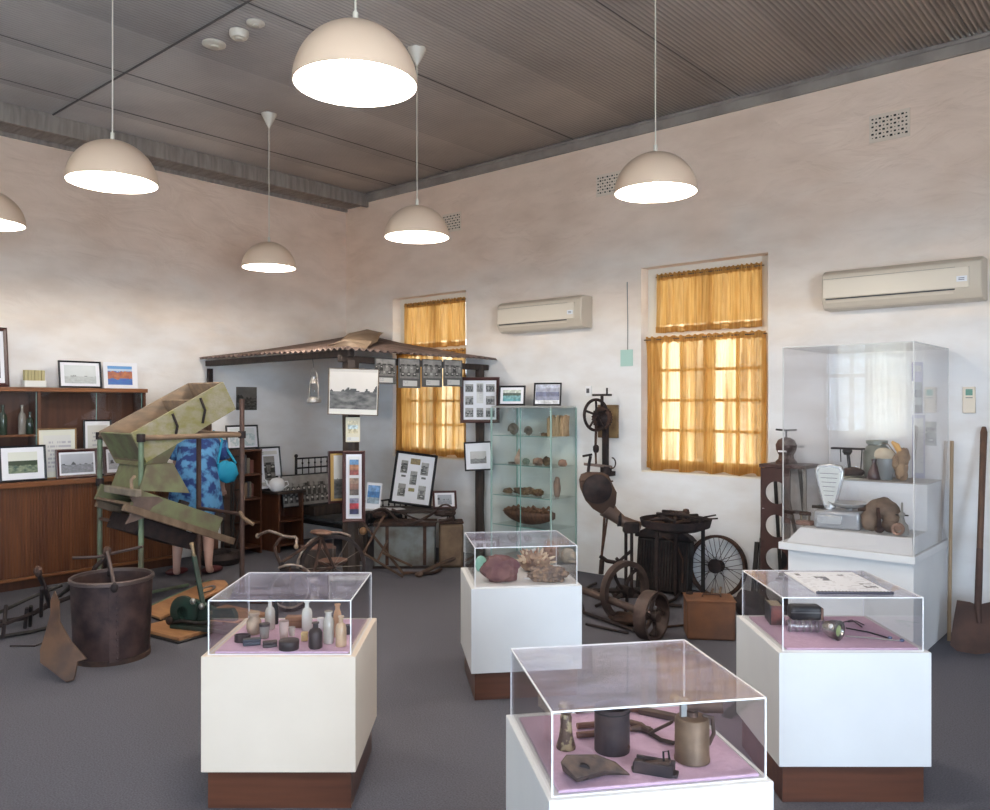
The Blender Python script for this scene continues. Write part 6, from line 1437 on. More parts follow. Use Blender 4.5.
def iron_cup():
    c = inb(806, 522, -.64); c.z = RZ1+.001; root = thing('small_iron', 'small brown flat iron at the left end of the tall glass case', 'iron', c); M = TR(c, .2)
    b = MB(); P = [(-.06, -.03), (.03, -.035), (.065, 0), (.03, .035), (-.06, .03)]; b.prism(P, .028, 0, M); b.build('sole', mat('pinkish_iron', (.22, .12, .09), .6, .2), root, bev=.006)
    for x in (-.03, .02): b = MB(); b.tube([M @ Vector((x, 0, .026)), M @ Vector((x, 0, .07))], .007, 8); b.build('handle_post', M_BRASS, root)
    b = MB(); b.tube([M @ Vector((-.04, 0, .072)), M @ Vector((.03, 0, .072))], .012, 8); b.build('grip', M_RUST, root)
iron_cup()
def horse_collar():      # heavy brown looped leather/cast piece
    c = inb(881, 530, -.66); c.z = RZ1+.006; root = thing('leather_arch', 'rounded brown leathery arch piece right of the shop scale', 'leather arch', c)
    m = mat('grey_brown_hide', (.20, .14, .10), .8, c2=(.12, .085, .065), scale=16, bump=.4)
    pts = []; rs = []
    for k in range(17):
        t = pi*k/16; pts.append(c+Vector((-.066*cos(t), .03*sin(t), .055+.085*sin(t)))); rs.append(.046+.020*sin(t)+.006*sin(t*9))
    pts[0].z = c.z+.046; pts[-1].z = c.z+.046
    b = MB(); b.tube(pts, rs, 18); b.blob(pts[0]+Vector((.005, -.01, .005)), .052, .045, .05, .15, 2, 3); b.blob(pts[-1]+Vector((-.005, -.01, .005)), .052, .045, .05, .15, 2, 4)
    for i_, p_ in enumerate(b.v): b.v[i_] = p_+Vector((noise.noise(p_*22), 0, noise.noise(p_*22+Vector((5, 5, 5)))))*.012 if p_.z > c.z+.02 else p_
    b.build('hide_loop', m, root, ang=180)
    b = MB(); b.tube([c+Vector((-.005, -.05, .15)), c+Vector((.01, -.07, .07)), c+Vector((.012, -.075, .025))], [.012, .012, .016], 10); b.blob(c+Vector((.012, -.075, .024)), .028, .024, .021, .1); b.build('tongue', M_RUST, root)
    b = MB(); b.tube([c+Vector((-.13, -.02, .125)), c+Vector((-.06, .0, .135)), c+Vector((-.02, 0, .16))], [.008, .02, .02], 8); b.build('strap', M_RUST, root)
horse_collar()
def oil_lamp():
    c = inb(902, 532, -.68); c.z = RZ1+.001; root = thing('wick_lamp', 'small grey metal lamp with round brown burner at the right end of the case', 'lamp', c); M = TR(c)
    b = MB(); b.lathe([(.035, 0), (.04, .02), (.034, .06), (.018, .08), (.012, .11), (.018, .115), (.018, .13), (.007, .14), (.006, .19), (0, .2)], 20, 0, M); b.build('body', M_GREY, root)
    R_ = frame_to(c+Vector((-.01, -.045, .04)), Vector((1, 0, 0)), Vector((0, 0, 1)), Vector((0, -1, 0)))
    b = MB(); b.ring(.036, .022, .03, 24, 0, R_); b.lathe([(.024, -.01), (.0, -.005)], 20, 0, R_); b.build('round_burner', M_PKR, root)
    b = MB(); b.tube([M @ Vector((-.035, 0, .12)), M @ Vector((.035, 0, .12))], .005, 6); b.build('cross_arm', M_IRON, root)
oil_lamp()
# on the rear step
def on_step(u, y): p = wy(u, 470, y); p.z = SZ+.0005; return p
def letter_balance():
    c = on_step(845, -.27); root = thing('balance', 'dark iron beam balance with a flat top plate behind the scale dial', 'balance', c)
    b = MB(); b.blob(c+Vector((.05, 0, .035)), .075, .035, .035, .1, 2, 2, flat=.9); b.build('base', M_RUST, root)
    b = MB(); b.tube([c+Vector((.03, 0, .06)), c+Vector((.015, 0, .19))], .011, 8); b.lathe([(.02, 0), (.032, .02), (.03, .035), (0, .035)], 14, 0, TR(c+Vector((.015, 0, .15)))); b.build('column', M_IRON, root)
    b = MB(); b.bar(c+Vector((-.085, 0, .192)), c+Vector((.12, 0, .192)), .06, .012); b.build('top_plate', M_RUSTD, root, bev=.003)
    for x in (-.03, .11): b = MB(); b.tube([c+Vector((x, 0, .19)), c+Vector((x*.9, 0, .02 if x > 0 else .10))], .004, 6); b.build('link', M_IRON, root)
    b = MB(); b.tube([c+Vector((.0, -.01, .008)), c+Vector((.16, -.02, .008))], .0075, 8); b.build('foot_bar', M_IRON, root)
letter_balance()
def lathe_thing(name, label, cat, c, prof, m, n=28, part='body', group=None, ang=50):
    root = thing(name, label, cat, c, 0, group); b = MB(); b.lathe(prof, n, 0, TR(c)); b.build(part, m, root, ang=ang); return root
M_CROCK = mat('grey_green_stoneware', (.23, .25, .22), .35, c2=(.19, .205, .18), scale=6, coat=.3)
r = lathe_thing('stoneware_crock', 'large grey-green stoneware crock at the back of the tall glass case', 'crock', on_step(877, -.17), [(.075, 0), (.08, .01), (.088, .12), (.086, .17), (.068, .205), (.055, .215), (.055, .222), (.068, .228), (.068, .248), (.055, .25), (.05, .22), (0, .2)], M_CROCK, 36)
lathe_thing('dark_bottle', 'small dark red conical stoneware bottle before the grey crock', 'bottle', on_step(874, -.33), [(.042, 0), (.045, .006), (.04, .04), (.025, .075), (.013, .10), (.012, .118), (.018, .122), (.018, .132), (0, .134)], mat('dark_red_glaze', (.07, .035, .035), .3, coat=.4))
lathe_thing('grey_jar', 'tapered grey stoneware jar holding a dried pod beside the crock', 'jar', on_step(886, -.32), [(.035, 0), (.038, .006), (.048, .07), (.055, .12), (.052, .14), (.048, .135), (.04, .05), (0, .02)], mat('blue_grey_glaze', (.20, .215, .22), .35, coat=.3))
b = MB(); c = on_step(884, -.335); b.blob(c+Vector((0, 0, .165)), .062, .035, .045, .15, 2, 7); solo(b.build('dried_pod', mat('pale_cream_pod', (.58, .50, .38), .7, c2=(.44, .36, .25), scale=14)), 'large pale cream dried pod lying across the grey jar', 'pod')
def dried_bunch():
    c = on_step(901, -.30); root = thing('dried_arrangement', 'tan dried gourds and orange bark at the right of the rear step', 'dried arrangement', c); m1 = mat('tan_bark', (.36, .24, .14), .8, c2=(.20, .13, .09), scale=14, bump=.4)
    for k, (x, z, rx, rz_) in enumerate(((0, .075, .042, .075), (.015, .155, .040, .06), (-.03, .12, .028, .05))): b = MB(); b.blob(c+Vector((x, -.01*k, z)), rx, .032, rz_, .3, 2.2, k+3); b.build('gourd', m1, root)
    om = mat('orange_bark', (.62, .36, .12), .7)
    for k, q in enumerate((((.0, .18), (-.022, .225), (-.05, .25)), ((.015, .17), (.018, .185), (.015, .19)), ((-.02, .16), (-.07, .23), (-.11, .24)))):
        b = MB(); b.tube([c+Vector((x, -.02, z)) for x, z in q], [.016, .02, .008] if k < 2 else [.004, .003, .003], 8); b.build('dried_stalk', om if k < 2 else M_INW, root)
dried_bunch()
# papers and photographs on the wall behind the case
def wall_paper(name, label, u0, u1, v0, v1, items, m=M_PAPER, y=-.0035, cat='paper', rl=0):
    base, W, H = span(u0, u1, v0, v1, (0, y, 0), 0); return framed(name, label, base, 0, 0, W, H, 0, m, items, mm=m, cat=cat, roll=rl)
LAV = mat('lavender_paper', (.40, .38, .54), .8)
wall_paper('wall_notice', 'small lavender notice on the wall, topmost of the papers behind the tall case', 912, 923, 362, 381, [(.15, .5, .85, .8, P_doc(1, 4, .35))], LAV, cat='notice')
wall_paper('wall_photo', 'narrow black and white portrait photo on the wall under the small lavender notice', 914, 923, 381, 414, [(0.05, .03, .95, .97, P_col(5, [(.05, .05, .07), (.3, .3, .34), (.04, .04, .06), (.2, .2, .24)]))], LAV, cat='photo')
wall_paper('wall_notice', 'long lavender typed page on the wall below the narrow portrait', 912.5, 925, 415, 478, [(.1, .08, .9, .95, P_doc(2, 22, .40), 40)], LAV, cat='notice', y=-.004)
wall_paper('wall_notice', 'curled lavender page end hanging lowest behind the tall case', 913, 929, 479, 511, [(.1, .1, .9, .95, P_doc(7, 10, .45))], LAV, cat='notice', y=-.004, rl=.06)
wall_paper('wall_photo', 'small grey photo on the wall left of the wooden rod, seen past the case edge', 925.5, 937, 421, 446, [(.02, .02, .98, .98, P_group(130, 3))], cat='photo')
wall_paper('wall_notice', 'blank white card on the wall above the small grey photo', 925, 935.5, 386, 411, [], mat('white_card', (.70, .70, .70), .8), cat='card')

# ================================================================== CASE A: bottles and tins
def cpt(u, v, z=ZB+.0085): return gp(u, v, z)
def sz(u, v, z=ZB+.0085): return (EYE.z-z)/(v-HOR)        # metres per pixel at that base point
M_TAN = mat('tan_crusted_glass', (.42, .31, .22), .7, c2=(.30, .21, .15), scale=30, bump=.4)
M_CLG = mat('cloudy_glass', (.52, .48, .42), .15, coat=.5, c2=(.42, .38, .32), scale=14)
M_WHG = mat('milky_glass', (.66, .66, .60), .2, coat=.5)
M_AMB = mat('amber_clay', (.55, .32, .18), .5, c2=(.42, .23, .13), scale=14)
M_DKT = mat('dark_tin', (.075, .052, .05), .5, .4, (.045, .035, .035), 14, .2)
M_BLT = mat('blue_black_tin', (.055, .06, .075), .45, .4)
GA = 'old bottles and tins in the left case'
def A_(kind, u, v, wpx, hpx, label, m, **k):
    p = cpt(u, v); s_ = sz(u, v); r = wpx*s_/2; h = hpx*s_*k.get('hs', 1.0)
    if kind == 'jar': pr = [(r*.7, 0), (r*.8, .003), (r, h*.3), (r*.95, h*.6), (r*.6, h*.78), (r*.62, h*.84), (r*.8, h*.88), (r*.78, h), (0, h)]
    elif kind == 'bottle': pr = bprof(r, h, .4, .28)
    elif kind == 'slim': pr = bprof(r, h, .55, .22)
    elif kind == 'glass': pr = [(r*.75, 0), (r*.8, .002), (r, h), (r*.88, h), (r*.68, h*.12), (0, h*.12)]
    elif kind == 'round': pr = [(r*.97, 0), (r, .002), (r, h*.45), (r*1.02, h*.5), (r*1.02, h*.95), (r*.98, h), (0, h)]
    p.z = ZB+.009
    return lathe_thing(k.get('name', 'bottle'), label, k.get('cat', 'bottle'), p, pr, m, k.get('n', 22), group=GA)
A_('jar', 254, 634, 15, 22, 'crusted tan glass jar at the left of the bottle case', M_TAN, name='jar', cat='jar')
A_('bottle', 270, 629, 10, 29, 'cloudy pale bottle left of centre in the bottle case', M_CLG)
A_('slim', 275.5, 624, 6, 24, 'thin black bottle behind the cloudy pale one', M_IRON)
r = A_('glass', 264.5, 638, 10.5, 12, 'small clear jar with a dark lid in the bottle case', M_PGL, name='jar', cat='jar')
c = cpt(264.5, 638); b = MB(); s_ = sz(264.5, 638); b.lathe([(5.3*s_, 0), (5.3*s_, .009), (0, .010)], 20, 0, TR((c.x, c.y, ZB+.0095+12*s_))); b.build('lid', M_DKT, r)
A_('glass', 284, 640, 10, 19, 'clear pinkish glass tumbler in the middle of the bottle case', mat('pinkish_glass', (.50, .38, .33), .12, coat=.5), name='tumbler', cat='glass')
A_('glass', 292, 636, 7, 9, 'tiny clear glass cup right of the tumbler', M_CLG, name='small_cup', cat='cup')
A_('bottle', 307, 630, 10.5, 29, 'tall milky white bottle at the back centre of the bottle case', M_WHG)
A_('bottle', 315.5, 648, 14, 27, 'dark eight-sided tin bottle at the front of the bottle case', M_DKT, n=8, hs=.95)
A_('jar', 320.5, 629, 9, 11, 'small white jar behind the dark eight-sided bottle', M_PAPER, name='jar', cat='jar')
A_('slim', 328.5, 643, 11, 32, 'tall clear tapering bottle right of the dark eight-sided one', M_CLG)
A_('slim', 337.5, 637, 8, 33, 'tall thin amber clay bottle behind the pale amber one', M_AMB)
A_('bottle', 341, 646, 11, 30, 'pale amber bottle at the right front of the bottle case', mat('pale_amber', (.62, .45, .30), .3, coat=.4, c2=(.50, .33, .20), scale=12))
A_('round', 289, 649, 20, 9, 'dark round tin lying flat at the front centre of the case', M_DKT, name='round_tin', cat='tin')
A_('round', 347.5, 634, 7, 9, 'small dark tin with red top at the right rear of the bottle case', M_DKT, name='round_tin', cat='tin')
def A_box(u, v, wpx, d_, hpx, label, m, rz=0, name='tin_box', cat='tin', hollow=False):
    p = cpt(u, v); s_ = sz(u, v); root = thing(name, label, cat, (p.x, p.y, ZB+.009), YAW+rz, GA); M = TR((p.x, p.y, ZB+.009), YAW+rz); w_ = wpx*s_/2; h = hpx*s_
    b = MB()
    if hollow: b.lathe([(w_*.95, 0), (w_, .002), (w_, h), (w_*.9, h), (w_*.88, .004), (0, .004)], 26, 0, M @ Matrix.Diagonal((1, .6, 1, 1)))
    else: b.box(-w_, -d_/2, 0, w_, d_/2, h*.62, 0, M)
    b.build('body', m, root, bev=0 if hollow else .004, seg=3)
    if not hollow: b = MB(); b.box(-w_*1.02, -d_/2-.001, h*.62, w_*1.02, d_/2+.001, h, 0, M); b.build('lid', m, root, bev=.003)
A_box(242.5, 642, 16, 0, 7.5, 'open oval dark tin at the left front of the bottle case', M_DKT, 0, hollow=True)
A_box(252, 645, 17, .03, 6.5, 'blue-black rectangular tin in front of the crusted jar', M_BLT, .25)
A_box(270, 647, 14, .026, 6, 'small dark brown rectangular tin left of the round tin', M_DKT, .35)
A_box(297, 627, 21, .04, 11, 'small brown wooden box at the back of the bottle case', mat('small_brown_box', (.30, .14, .07), .6, c2=(.2, .09, .045), scale=10), 0, 'small_box', 'box')
A_box(304.5, 641, 6.5, .022, 9, 'little yellow block before the milky white bottle', mat('yellow_block', (.62, .45, .22), .6), .1, 'yellow_block', 'block')

# ================================================================== CASE B: rocks
ZP = ZB+.001
def Bq(u, v): return gp(u, v, ZB)
def Brock(u, v, wpx, hpx, m, label, amp, fr=1.8, seed=1, yr=.6, rzr=YAW, name='rock', cat='rock'):
    p = Bq(u, v); s_ = (EYE.z-ZB)/(v-HOR); return rock(0, 0, ZP, wpx*s_/2, wpx*s_/2*yr, hpx*s_/1.8, m, label, amp=amp, fr=fr, seed=seed, P=p, rzr=rzr, name=name, cat=cat)
Brock(481, 571, 12, 15, mat('turquoise_stone', (.28, .62, .52), .35, coat=.3), 'smooth turquoise egg-shaped stone at the left of the rock case', .03, yr=1, name='stone', cat='stone')
Brock(500, 581, 38, 25, mat('purple_rock', (.13, .05, .06), .75, c2=(.22, .11, .10), scale=14, bump=.6), 'large dark purple-red rock at the left front of the rock case', .28, 1.7, 3, .75)
def crystals():
    p = Bq(534, 571); root = thing('crystal_cluster', 'spiky pale tan crystal cluster at the back of the rock case', 'crystal', (p.x, p.y, ZP)); rnd = random.Random(11)
    b = MB(); b.blob((p.x, p.y, ZP+.045), .095, .06, .06, .35, 2.2, 5, flat=.75); b.build('base_rock', mat('tan_base', (.42, .29, .20), .85, c2=(.22, .14, .11), scale=18, bump=.6), root, ang=30)
    for k in range(46):
        a = rnd.uniform(0, 2*pi); e = rnd.uniform(.05, 1.4); d = Vector((cos(a)*cos(e)*1.3, sin(a)*cos(e), sin(e))); s0 = p+Vector((d.x*.06, d.y*.045, 0)); s0.z = ZP+.045+d.z*.035
        L_ = rnd.uniform(.025, .06); b = MB(); b.tube([s0, s0+d*L_*.75, s0+d*L_], [.009, .007, .001], 5); b.build('crystal_spike', mat('pale_crystal' if k % 3 else 'brown_crystal', (.66, .52, .38) if k % 3 else (.34, .20, .14), .5), root, smooth=False)
crystals()
b = MB(); p0 = Bq(520, 566); p0.z = ZP+.05; b.tube([p0, p0+RGT*.09+Vector((0, 0, .045))], [.006, .009], 6); b.tube([p0, Vector((p0.x, p0.y, ZP))], .007, 6); solo(b.build('white_crystal_blade', mat('white_crystal', (.78, .78, .78), .3)), 'white blade-like crystal at the rear left of the rock case', 'crystal')
Brock(550, 562, 16, 22, M_PKR, 'pinkish upright rock at the back right of the rock case', .3, 2, 8, .8)
Brock(568, 563, 14, 15, mat('cream_rock', (.52, .44, .34), .8, c2=(.4, .32, .24), scale=14, bump=.4), 'cream rock in the far right corner of the rock case', .2, 2, 9, .8)
Brock(547, 581, 38, 15, mat('striped_rock', (.36, .24, .16), .85, c2=(.13, .10, .09), scale=14, bump=.8, stretch=(3, 3, .8)), 'flat striped brown rock at the right front of the rock case', .35, 2.6, 12, .6)
b = MB(); p = Bq(529, 578); M = TR((p.x, p.y, ZP), YAW+.2); b.box(-.03, -.02, 0, .03, .02, .004, 0, M); solo(b.build('label_card', M_PAPER, None, smooth=False), 'small white card lying between the rocks', 'card')

# ================================================================== CASE C: blowtorch, billy, adze
def Cq(u, v, z=ZB+.0085): return gp(u, v, z)
ZC = ZB+.009
M_BIL = mat('blackened_tin', (.075, .050, .045), .6, .4, (.032, .024, .028), 14, .4, detail=9)
M_TOOL = mat('brown_tool_steel', (.13, .075, .055), .55, .5, (.07, .045, .035), 10, .2)
M_HND = mat('worn_red_handle', (.20, .09, .055), .5, c2=(.13, .06, .04), scale=10)
p = Cq(612, 750); s_ = (EYE.z-ZC)/(750-HOR); r = thing('billy_can', 'blackened cylindrical billy can in the nearest case', 'can', (p.x, p.y, ZC))
b = MB(); R = 17.5*s_; H = 44*s_; b.lathe([(R, 0), (R*1.01, .003), (R, H-.004), (R*1.03, H), (R*.97, H), (R*.96, .004), (0, .004)], 36, 0, TR((p.x, p.y, ZC))); b.build('body', M_BIL, r)
q = RGT*R+Vector((0, 0, H*.92)); c = Vector((p.x, p.y, ZC)); b = MB(); b.tube([c+RGT*(R*cos(t))+Vector((0, 0, H*.9))-FWD*(.0+R*.98*sin(t)) for t in [pi*k/12 for k in range(13)]], .0025, 6); b.build('wire_handle', M_IRON, r)
b = MB(); b.blob(c+RGT*(R*.99)*.86-FWD*R*.5+Vector((0, 0, .018)), .005, .005, .006, 0, nu=8, nv=6); b.build('rivet', M_RUST, r)
# blowtorch
def torch():
    p = Cq(692, 760); s_ = (EYE.z-ZC)/(760-HOR); c = Vector((p.x, p.y, ZC)); root = thing('blowtorch', 'old brass blowtorch standing at the right of the nearest case', 'blowtorch', c)
    R = 17*s_; H = 44*s_; bm = mat('tarnished_brass_tank', (.24, .155, .095), .55, .4, (.13, .085, .055), 16, .3, detail=9)
    b = MB(); b.lathe([(R*.96, 0), (R*1.04, .002), (R*1.04, .008), (R, .012), (R, H*.93), (R*.92, H*.98), (R*.5, H), (0, H*1.01)], 36, 0, TR(c)); b.build('tank', bm, root)
    b = MB(); b.lathe([(R*.35, H*.99), (R*.35, H+.012), (R*.2, H+.014), (R*.2, H+.03), (0, H+.03)], 16, 0, TR(c)); b.build('neck', M_TOOL, root)
    z = H+.026; a = c+RGT*(-.012)+Vector((0, 0, z)); e = c+RGT*(.075)+FWD*-.01+Vector((0, 0, z+.006)); d = e-a
    b = MB(); b.tube([a, a+d*.3, a+d*.45, a+d*.8, a+d], [.012, .013, .019, .020, .021], 18); b.build('burner_tube', M_TOOL, root)
    b = MB(); b.tube([c+RGT*(-.01)+Vector((0, 0, z+.015)), c+RGT*(-.04)+Vector((0, 0, z+.022))], .006, 8); b.blob(c+RGT*(-.045)+Vector((0, 0, z+.02)), .012, .012, .012, 0); b.build('valve_knob', M_BRASS, root)
    b = MB(); b.tube([c+RGT*(R*.6)+Vector((0, 0, H)), c+RGT*(R*1.2)+Vector((0, 0, H*.96)), c+RGT*(R*1.28)+Vector((0, 0, H*.6)), c+RGT*(R*.98)+Vector((0, 0, H*.35))], .0055, 8); b.build('carry_handle', M_TOOL, root)
    b = MB(); b.cbox(c+RGT*(-.024)-FWD*.004+Vector((0, 0, H+.018)), .015, .012, .034, 0, YAW+.2); b.build('shield_plate', mat('pale_steel', (.35, .35, .34), .35, .8), root)
torch()
def cruet():
    p = Cq(566, 748); c = Vector((p.x, p.y, ZC)); s_ = (EYE.z-ZC)/(748-HOR); root = thing('spotted_castor', 'waisted brown and cream mottled stand at the left of the nearest case', 'stand', c)
    b = MB(); b.lathe([(9.5*s_, 0), (9.8*s_, .004), (7*s_, 12*s_), (5.6*s_, 24*s_), (6*s_, 31*s_), (4.5*s_, 34*s_), (7.5*s_, 37*s_), (8*s_, 42*s_), (6.5*s_, 45*s_), (0, 46*s_)], 28, 0, TR(c)); b.build('body', mat('mottled_brass', (.10, .055, .035), .5, .1, (.34, .27, .15), 40, .3, contrast=(.50, .58)), root)
cruet()
def adze():
    root = thing('adze_head', 'wedge-shaped rusty adze head lying at the left front of the nearest case', 'adze head', Cq(590, 772)); L_ = lambda u, v, z: Cq(u, v, ZC+z)
    top = [L_(560, 762, .050), L_(566, 754, .058), L_(596, 755, .060), L_(615, 761, .040), L_(630, 774, .006), L_(604, 771, .026), L_(577, 779, .030)]
    bot = [L_(562, 771, 0), L_(572, 768, 0), L_(600, 764, 0), L_(617, 768, 0), L_(631, 775, 0), L_(606, 775, 0), L_(577, 783, 0)]
    k = 7; b = MB(); b.add(top+bot, [tuple(range(k)), tuple(range(k, 2*k))[::-1]]+[(i, k+i, k+(i+1) % k, (i+1) % k) for i in range(k)]); b.build('blade', mat('adze_rust', (.15, .095, .065), .7, .2, (.06, .040, .034), 22, .6, detail=10), root, bev=.004, ang=30)
    c = Cq(583, 774, ZC+.02); b = MB(); b.ring(.019, .012, .012, 20, 0, frame_to(c+Vector((0, 0, .006)), RGT, Vector((0, 0, 1)), -FWD)); b.build('socket_eye', M_RUSTD, root)
adze()
def plane_thing():
    p = Cq(656, 773); rz = YAW-.35; c = Vector((p.x, p.y, ZC)); root = thing('block_plane', 'small dark iron block plane in the middle front of the nearest case', 'plane', c, rz); M = TR(c, rz)
    pl = [(-.055, -.02), (.03, -.022), (.055, -.015), (.055, .015), (.03, .022), (-.055, .02), (-.062, 0)]
    b = MB(); b.prism(pl, .008, 0, M); b.build('sole', M_BIL, root, bev=.002)
    for sg in (-1, 1): b = MB(); b.bar(M @ Vector((-.052, sg*.018, .018)), M @ Vector((.045, sg*.019, .016)), .006, .026); b.build('side_cheek', M_BIL, root, bev=.001)
    b = MB(); b.box(-.056, -.017, .006, -.03, .017, .024, 0, M); b.box(.03, -.017, .006, .05, .017, .026, 0, M) if False else None; b.build('toe_block', M_BIL, root, bev=.003); b = MB(); b.bar(M @ Vector((-.03, 0, .016)), M @ Vector((.035, 0, .034)), .028, .008); b.build('cutting_iron', M_TOOL, root, bev=.001)
    b = MB(); b.tube([M @ Vector((.02, -.004, .03)), M @ Vector((.018, 0, .055)), M @ Vector((.03, .003, .058)), M @ Vector((.033, .004, .034))], .0028, 8); b.build('wire_lever', M_IRON, root)
plane_thing()
def L3(pts, r, name, label, m, cat, group=None, part='shaft'):
    root = thing(name, label, cat, pts[0], 0, group); b = MB(); b.tube(pts, r, 10); b.build(part, m, root); return root
a = Cq(577, 713); a.z = ZC+.008; c_ = Cq(672, 724); c_.z = ZC+.008
root = thing('drawknife', 'long rusty flat bar behind the billy can in the nearest case', 'tool', a); b = MB(); b.bar(Cq(640, 710, ZC+.009), Cq(682, 719, ZC+.009), .03, .016); b.build('flat_bar', M_TOOL, root, bev=.003); b = MB(); b.tube([Cq(576, 711, ZC+.009), Cq(600, 707, ZC+.009), Cq(640, 710, ZC+.009)], .008, 10); b.build('tapered_tang', M_HND, root)
root = thing('long_pliers', 'long pincers with red-brown handles lying behind the billy can', 'pincers', Cq(620, 727))
for (p0, p1, p2) in (((577, 726), (600, 724), (632, 722)), ((577, 735), (600, 733), (632, 729))): b = MB(); b.tube([Cq(*p0, ZC+.009), Cq(*p1, ZC+.009), Cq(*p2, ZC+.009)], [.0085, .0085, .006], 10); b.build('handle', M_HND, root)
b = MB(); b.tube([Cq(630, 722, ZC+.009), Cq(641, 727, ZC+.010), Cq(650, 732, ZC+.009)], [.008, .013, .007], 10); b.tube([Cq(630, 729, ZC+.009), Cq(641, 728, ZC+.010), Cq(651, 729, ZC+.009)], [.007, .010, .006], 10); b.build('jaws', M_TOOL, root)
root = thing('tongs', 'rusty hinged tongs propped against the blowtorch', 'tongs', Cq(660, 735))
b = MB(); b.bar(Cq(650, 733, ZC+.010), Cq(672, 722, ZC+.055), .018, .008); b.build('ratchet_arm', M_TOOL, root, bev=.002)
b = MB(); b.tube([Cq(650, 733, ZC+.007), Cq(661, 740, ZC+.007), Cq(674, 743, ZC+.007)], .006, 8); b.build('lower_arm', M_TOOL, root)
b = MB(); b.blob(Cq(651, 732, ZC+.012), .010, .010, .012, 0, nu=10, nv=8); b.build('pivot', M_TOOL, root)

# ================================================================== CASE D: books, lamp, rods, album on top
ZD = ZB+.009
def Dq(u, v, z=0): return gp(u, v, ZD+z)
p = Dq(776, 624); rz = YAW-.15; M = TR((p.x, p.y, ZD), rz); root = thing('red_leather_book', 'red and black bound book standing on edge at the left of the right-hand case', 'book', (p.x, p.y, ZD), rz)
b = MB(); b.box(-.022, -.012, .002, .024, .10, .075, 0, M); b.build('pages', mat('aged_pages', (.50, .42, .30), .9), root, smooth=False)
b = MB(); b.box(-.028, -.018, 0, -.022, .105, .08, 0, M); b.build('cover', M_BLACK, root, bev=.001)
b = MB(); b.box(-.022, -.018, 0, .026, -.012, .08, 0, M); b.build('spine', mat('red_leather', (.26, .07, .05), .5, c2=(.07, .03, .03), scale=24), root, bev=.002)
b = MB(); b.box(.024, -.018, 0, .03, .105, .08, 0, M); b.build('cover', M_BLACK, root, bev=.001)
p = Dq(806, 620); M = TR((p.x, p.y, ZD), YAW-.05); root = thing('black_case', 'rounded black leather instrument case at the back left of the right-hand case', 'instrument case', (p.x, p.y, ZD), YAW)
b = MB(); b.box(-.068, -.02, 0, .066, .05, .062, 0, M); b.build('body', mat('black_leather', (.03, .028, .03), .45, c2=(.05, .045, .04), scale=20), root, bev=.016, seg=4)
b = MB(); b.box(.056, -.022, .004, .068, .052, .056, 0, M); b.build('brown_end', mat('brown_end', (.22, .12, .08), .6), root, bev=.005)
b = MB(); b.box(-.068, -.0215, .034, .056, -.0195, .037, 0, M); b.build('lid_seam', M_GREY, root, smooth=False)
p = Dq(806, 632); M = TR((p.x, p.y, ZD), YAW-.1); root = thing('glass_cylinder', 'clear ribbed glass cylinder lying behind the round lamp', 'glass tube', (p.x, p.y, ZD), YAW)
b = MB(); R_ = M @ TR((-.075, 0, .024)) @ Matrix.Rotation(pi/2, 4, 'Y')
prof = []
for k in range(8): prof += [(.022, k*.019), (.024, k*.019+.004), (.022, k*.019+.008)]
b.lathe(prof, 24, 0, R_); b.build('tube', clear_mat('rib_glass', (.82, .84, .88), .08, .9, .22), root)
for k in range(6): b = MB(); b.ring(.0243, .0225, .003, 24, 0, R_ @ TR((0, 0, .01+k*.027))); b.build('ring', M_GREY, root)
def headlamp():
    p = Dq(836, 640); c = Vector((p.x, p.y, ZD+.039)); root = thing('carbide_lamp', 'round chrome lamp with green lens in the right-hand case', 'lamp', (p.x, p.y, ZD)); n = (-FWD*.8+RGT*.55).normalized(); s_ = n.cross(Vector((0, 0, 1))).normalized(); M = frame_to(c, s_, Vector((0, 0, 1)), n)
    ch = mat('dull_chrome', (.45, .44, .42), .25, .9, (.12, .10, .09), 14, .1, contrast=(.4, .6))
    b = MB(); b.lathe([(.0, -.05), (.024, -.045), (.034, -.02), (.038, .006), (.039, .014), (.026, .017), (.022, .010)], 32, 0, M, cap=False); b.build('shell', ch, root)
    b = MB(); b.lathe([(0, .015), (.016, .013), (.022, .010)], 28, 0, M, cap=False); b.build('lens', mat('green_lens', (.17, .24, .08), .1, coat=1, c2=(.35, .42, .2), scale=40), root)
    for t in (-pi/2, pi*.18, pi*.82): b = MB(); q = M @ Vector((.030*cos(t), .030*sin(t), .0)); e = M @ Vector((.038*cos(t), .038*sin(t), -.004)); b.blob(q.lerp(e, .5), .010, .010, .010, 0, nu=12, nv=8); b.build('foot_knob', mat('white_knob', (.75, .74, .72), .3), root)
headlamp()
for (pts, lb, m, r_) in (([(845, 636), (872, 638), (902, 641)], 'long bright steel rod pointing to the front right of the case', mat('pale_steel', (.35, .35, .34), .35, .8), .0028), ([(846, 628), (868, 632), (890, 638.5)], 'thin dark curved rod with a beaded end behind the steel one', M_IRON, .003), ([(840, 623), (852, 620), (862, 627)], 'short dark wire probe at the back of the instruments', M_IRON, .0025), ([(848, 622), (856, 621), (864, 625)], 'shortest dark wire hook behind the lamp', M_IRON, .002)):
    pp_ = [Dq(u, v, r_+.001) for u, v in pts]; root = thing('instrument_rod', lb, 'instrument', pp_[0], 0, 'thin instruments beside the lamp'); b = MB(); b.tube(pp_, r_, 8); b.build('rod', m, root)
    if r_ > .0027: b = MB(); e = pp_[-1].copy(); e.z = ZD+.007; b.blob(e, .009, .009, .0065, .05, nu=12, nv=8); b.build('tip', mat('blue_steel_tip', (.16, .20, .34), .3, .6), root)
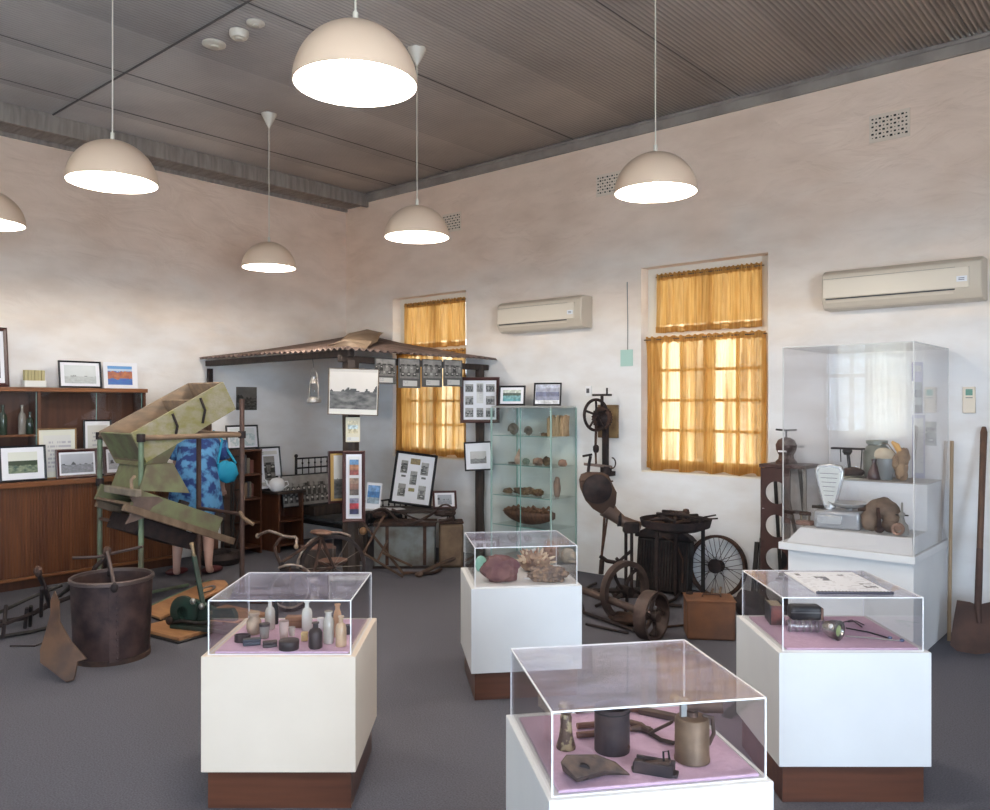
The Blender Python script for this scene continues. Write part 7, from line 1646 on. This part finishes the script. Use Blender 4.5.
# open ring-bound album on top
ztop = ZT+.0055
q = [gp(787, 573.5, ztop), gp(855, 573, ztop), gp(893, 594.5, ztop), gp(817, 594.5, ztop)]
c = (q[0]+q[1]+q[2]+q[3])/4; root = thing('ring_album', 'open white page album with black comb binding lying on top of the right-hand case', 'album', c)
fr_ = q[2]-q[3]; W = fr_.length; ex = fr_.normalized(); ey = Vector((-ex.y, ex.x, 0)); dep = ((q[0]+q[1])/2-(q[2]+q[3])/2).dot(ey); sk_ = ((q[0]+q[1])/2-(q[2]+q[3])/2).dot(ex)
M = frame_to((q[2]+q[3])/2, ex, ey, Vector((0, 0, 1))); sh = Matrix.Identity(4); sh[0][1] = sk_/dep if abs(sk_/dep) < .35 else math.copysign(.35, sk_)
M2 = M @ Matrix.Rotation(-math.atan(sk_/dep)*.5, 4, 'Z')
b = MB(); b.box(-W/2, .004, 0, W/2, dep, .006, 0, M2); b.build('page_block', M_PAPER, root, bev=.001)
def album(x, y):
    for (x0, y0, x1, y1) in ((.30, .55, .48, .75), (.78, .22, .95, .42), (.70, .80, .78, .86), (.08, .80, .16, .9)):
        if x0 < x/(W/dep) < x1 and y0 < y < y1 and fb(x, y, 3, 9) > -.3: return (.12, .12, .16)
    k = (y*16) % 1
    if k < .25 and fb(x*3, int(y*16), 8, 6) > .25 and .08 < y < .92: return (.5, .5, .55)
    return (.86, .88, .95)
bb_ = MB(); cs = []
R3 = M2 @ Matrix.Rotation(-pi/2, 4, 'X')
pm = print_mesh('print', [(-W/2+.004, .006, W-.008, dep-.008, album, .0063, 46)], M2 @ Matrix(((1,0,0,0),(0,0,1,0),(0,1,0,0),(0,0,0,1))), root)
b = MB(); b.tube([M2 @ Vector((-W/2, 0, .006)), M2 @ Vector((W/2, 0, .006))], .0055, 10); b.build('comb_spine', M_INK, root)
for k in range(22): x = -W/2+.008+k*(W-.016)/21; b = MB(); b.ring(.0068, .0055, .003, 12, 0, M2 @ TR((x, 0, .0068)) @ Matrix.Rotation(pi/2, 4, 'Y')); b.build('comb_ring', M_BLACK, root)
b = MB(); p = gp(781, 575, ztop); b.tube([p, p+RGT*.012+FWD*.012+Vector((0, 0, .004)), p+RGT*.004+FWD*.018+Vector((0, 0, .003)), p+RGT*-.01+FWD*.005+Vector((0, 0, .003))], .003, 6); solo(b.build('pen_cord', M_GREY), 'short grey cord curl on the case top left of the album', 'cord')
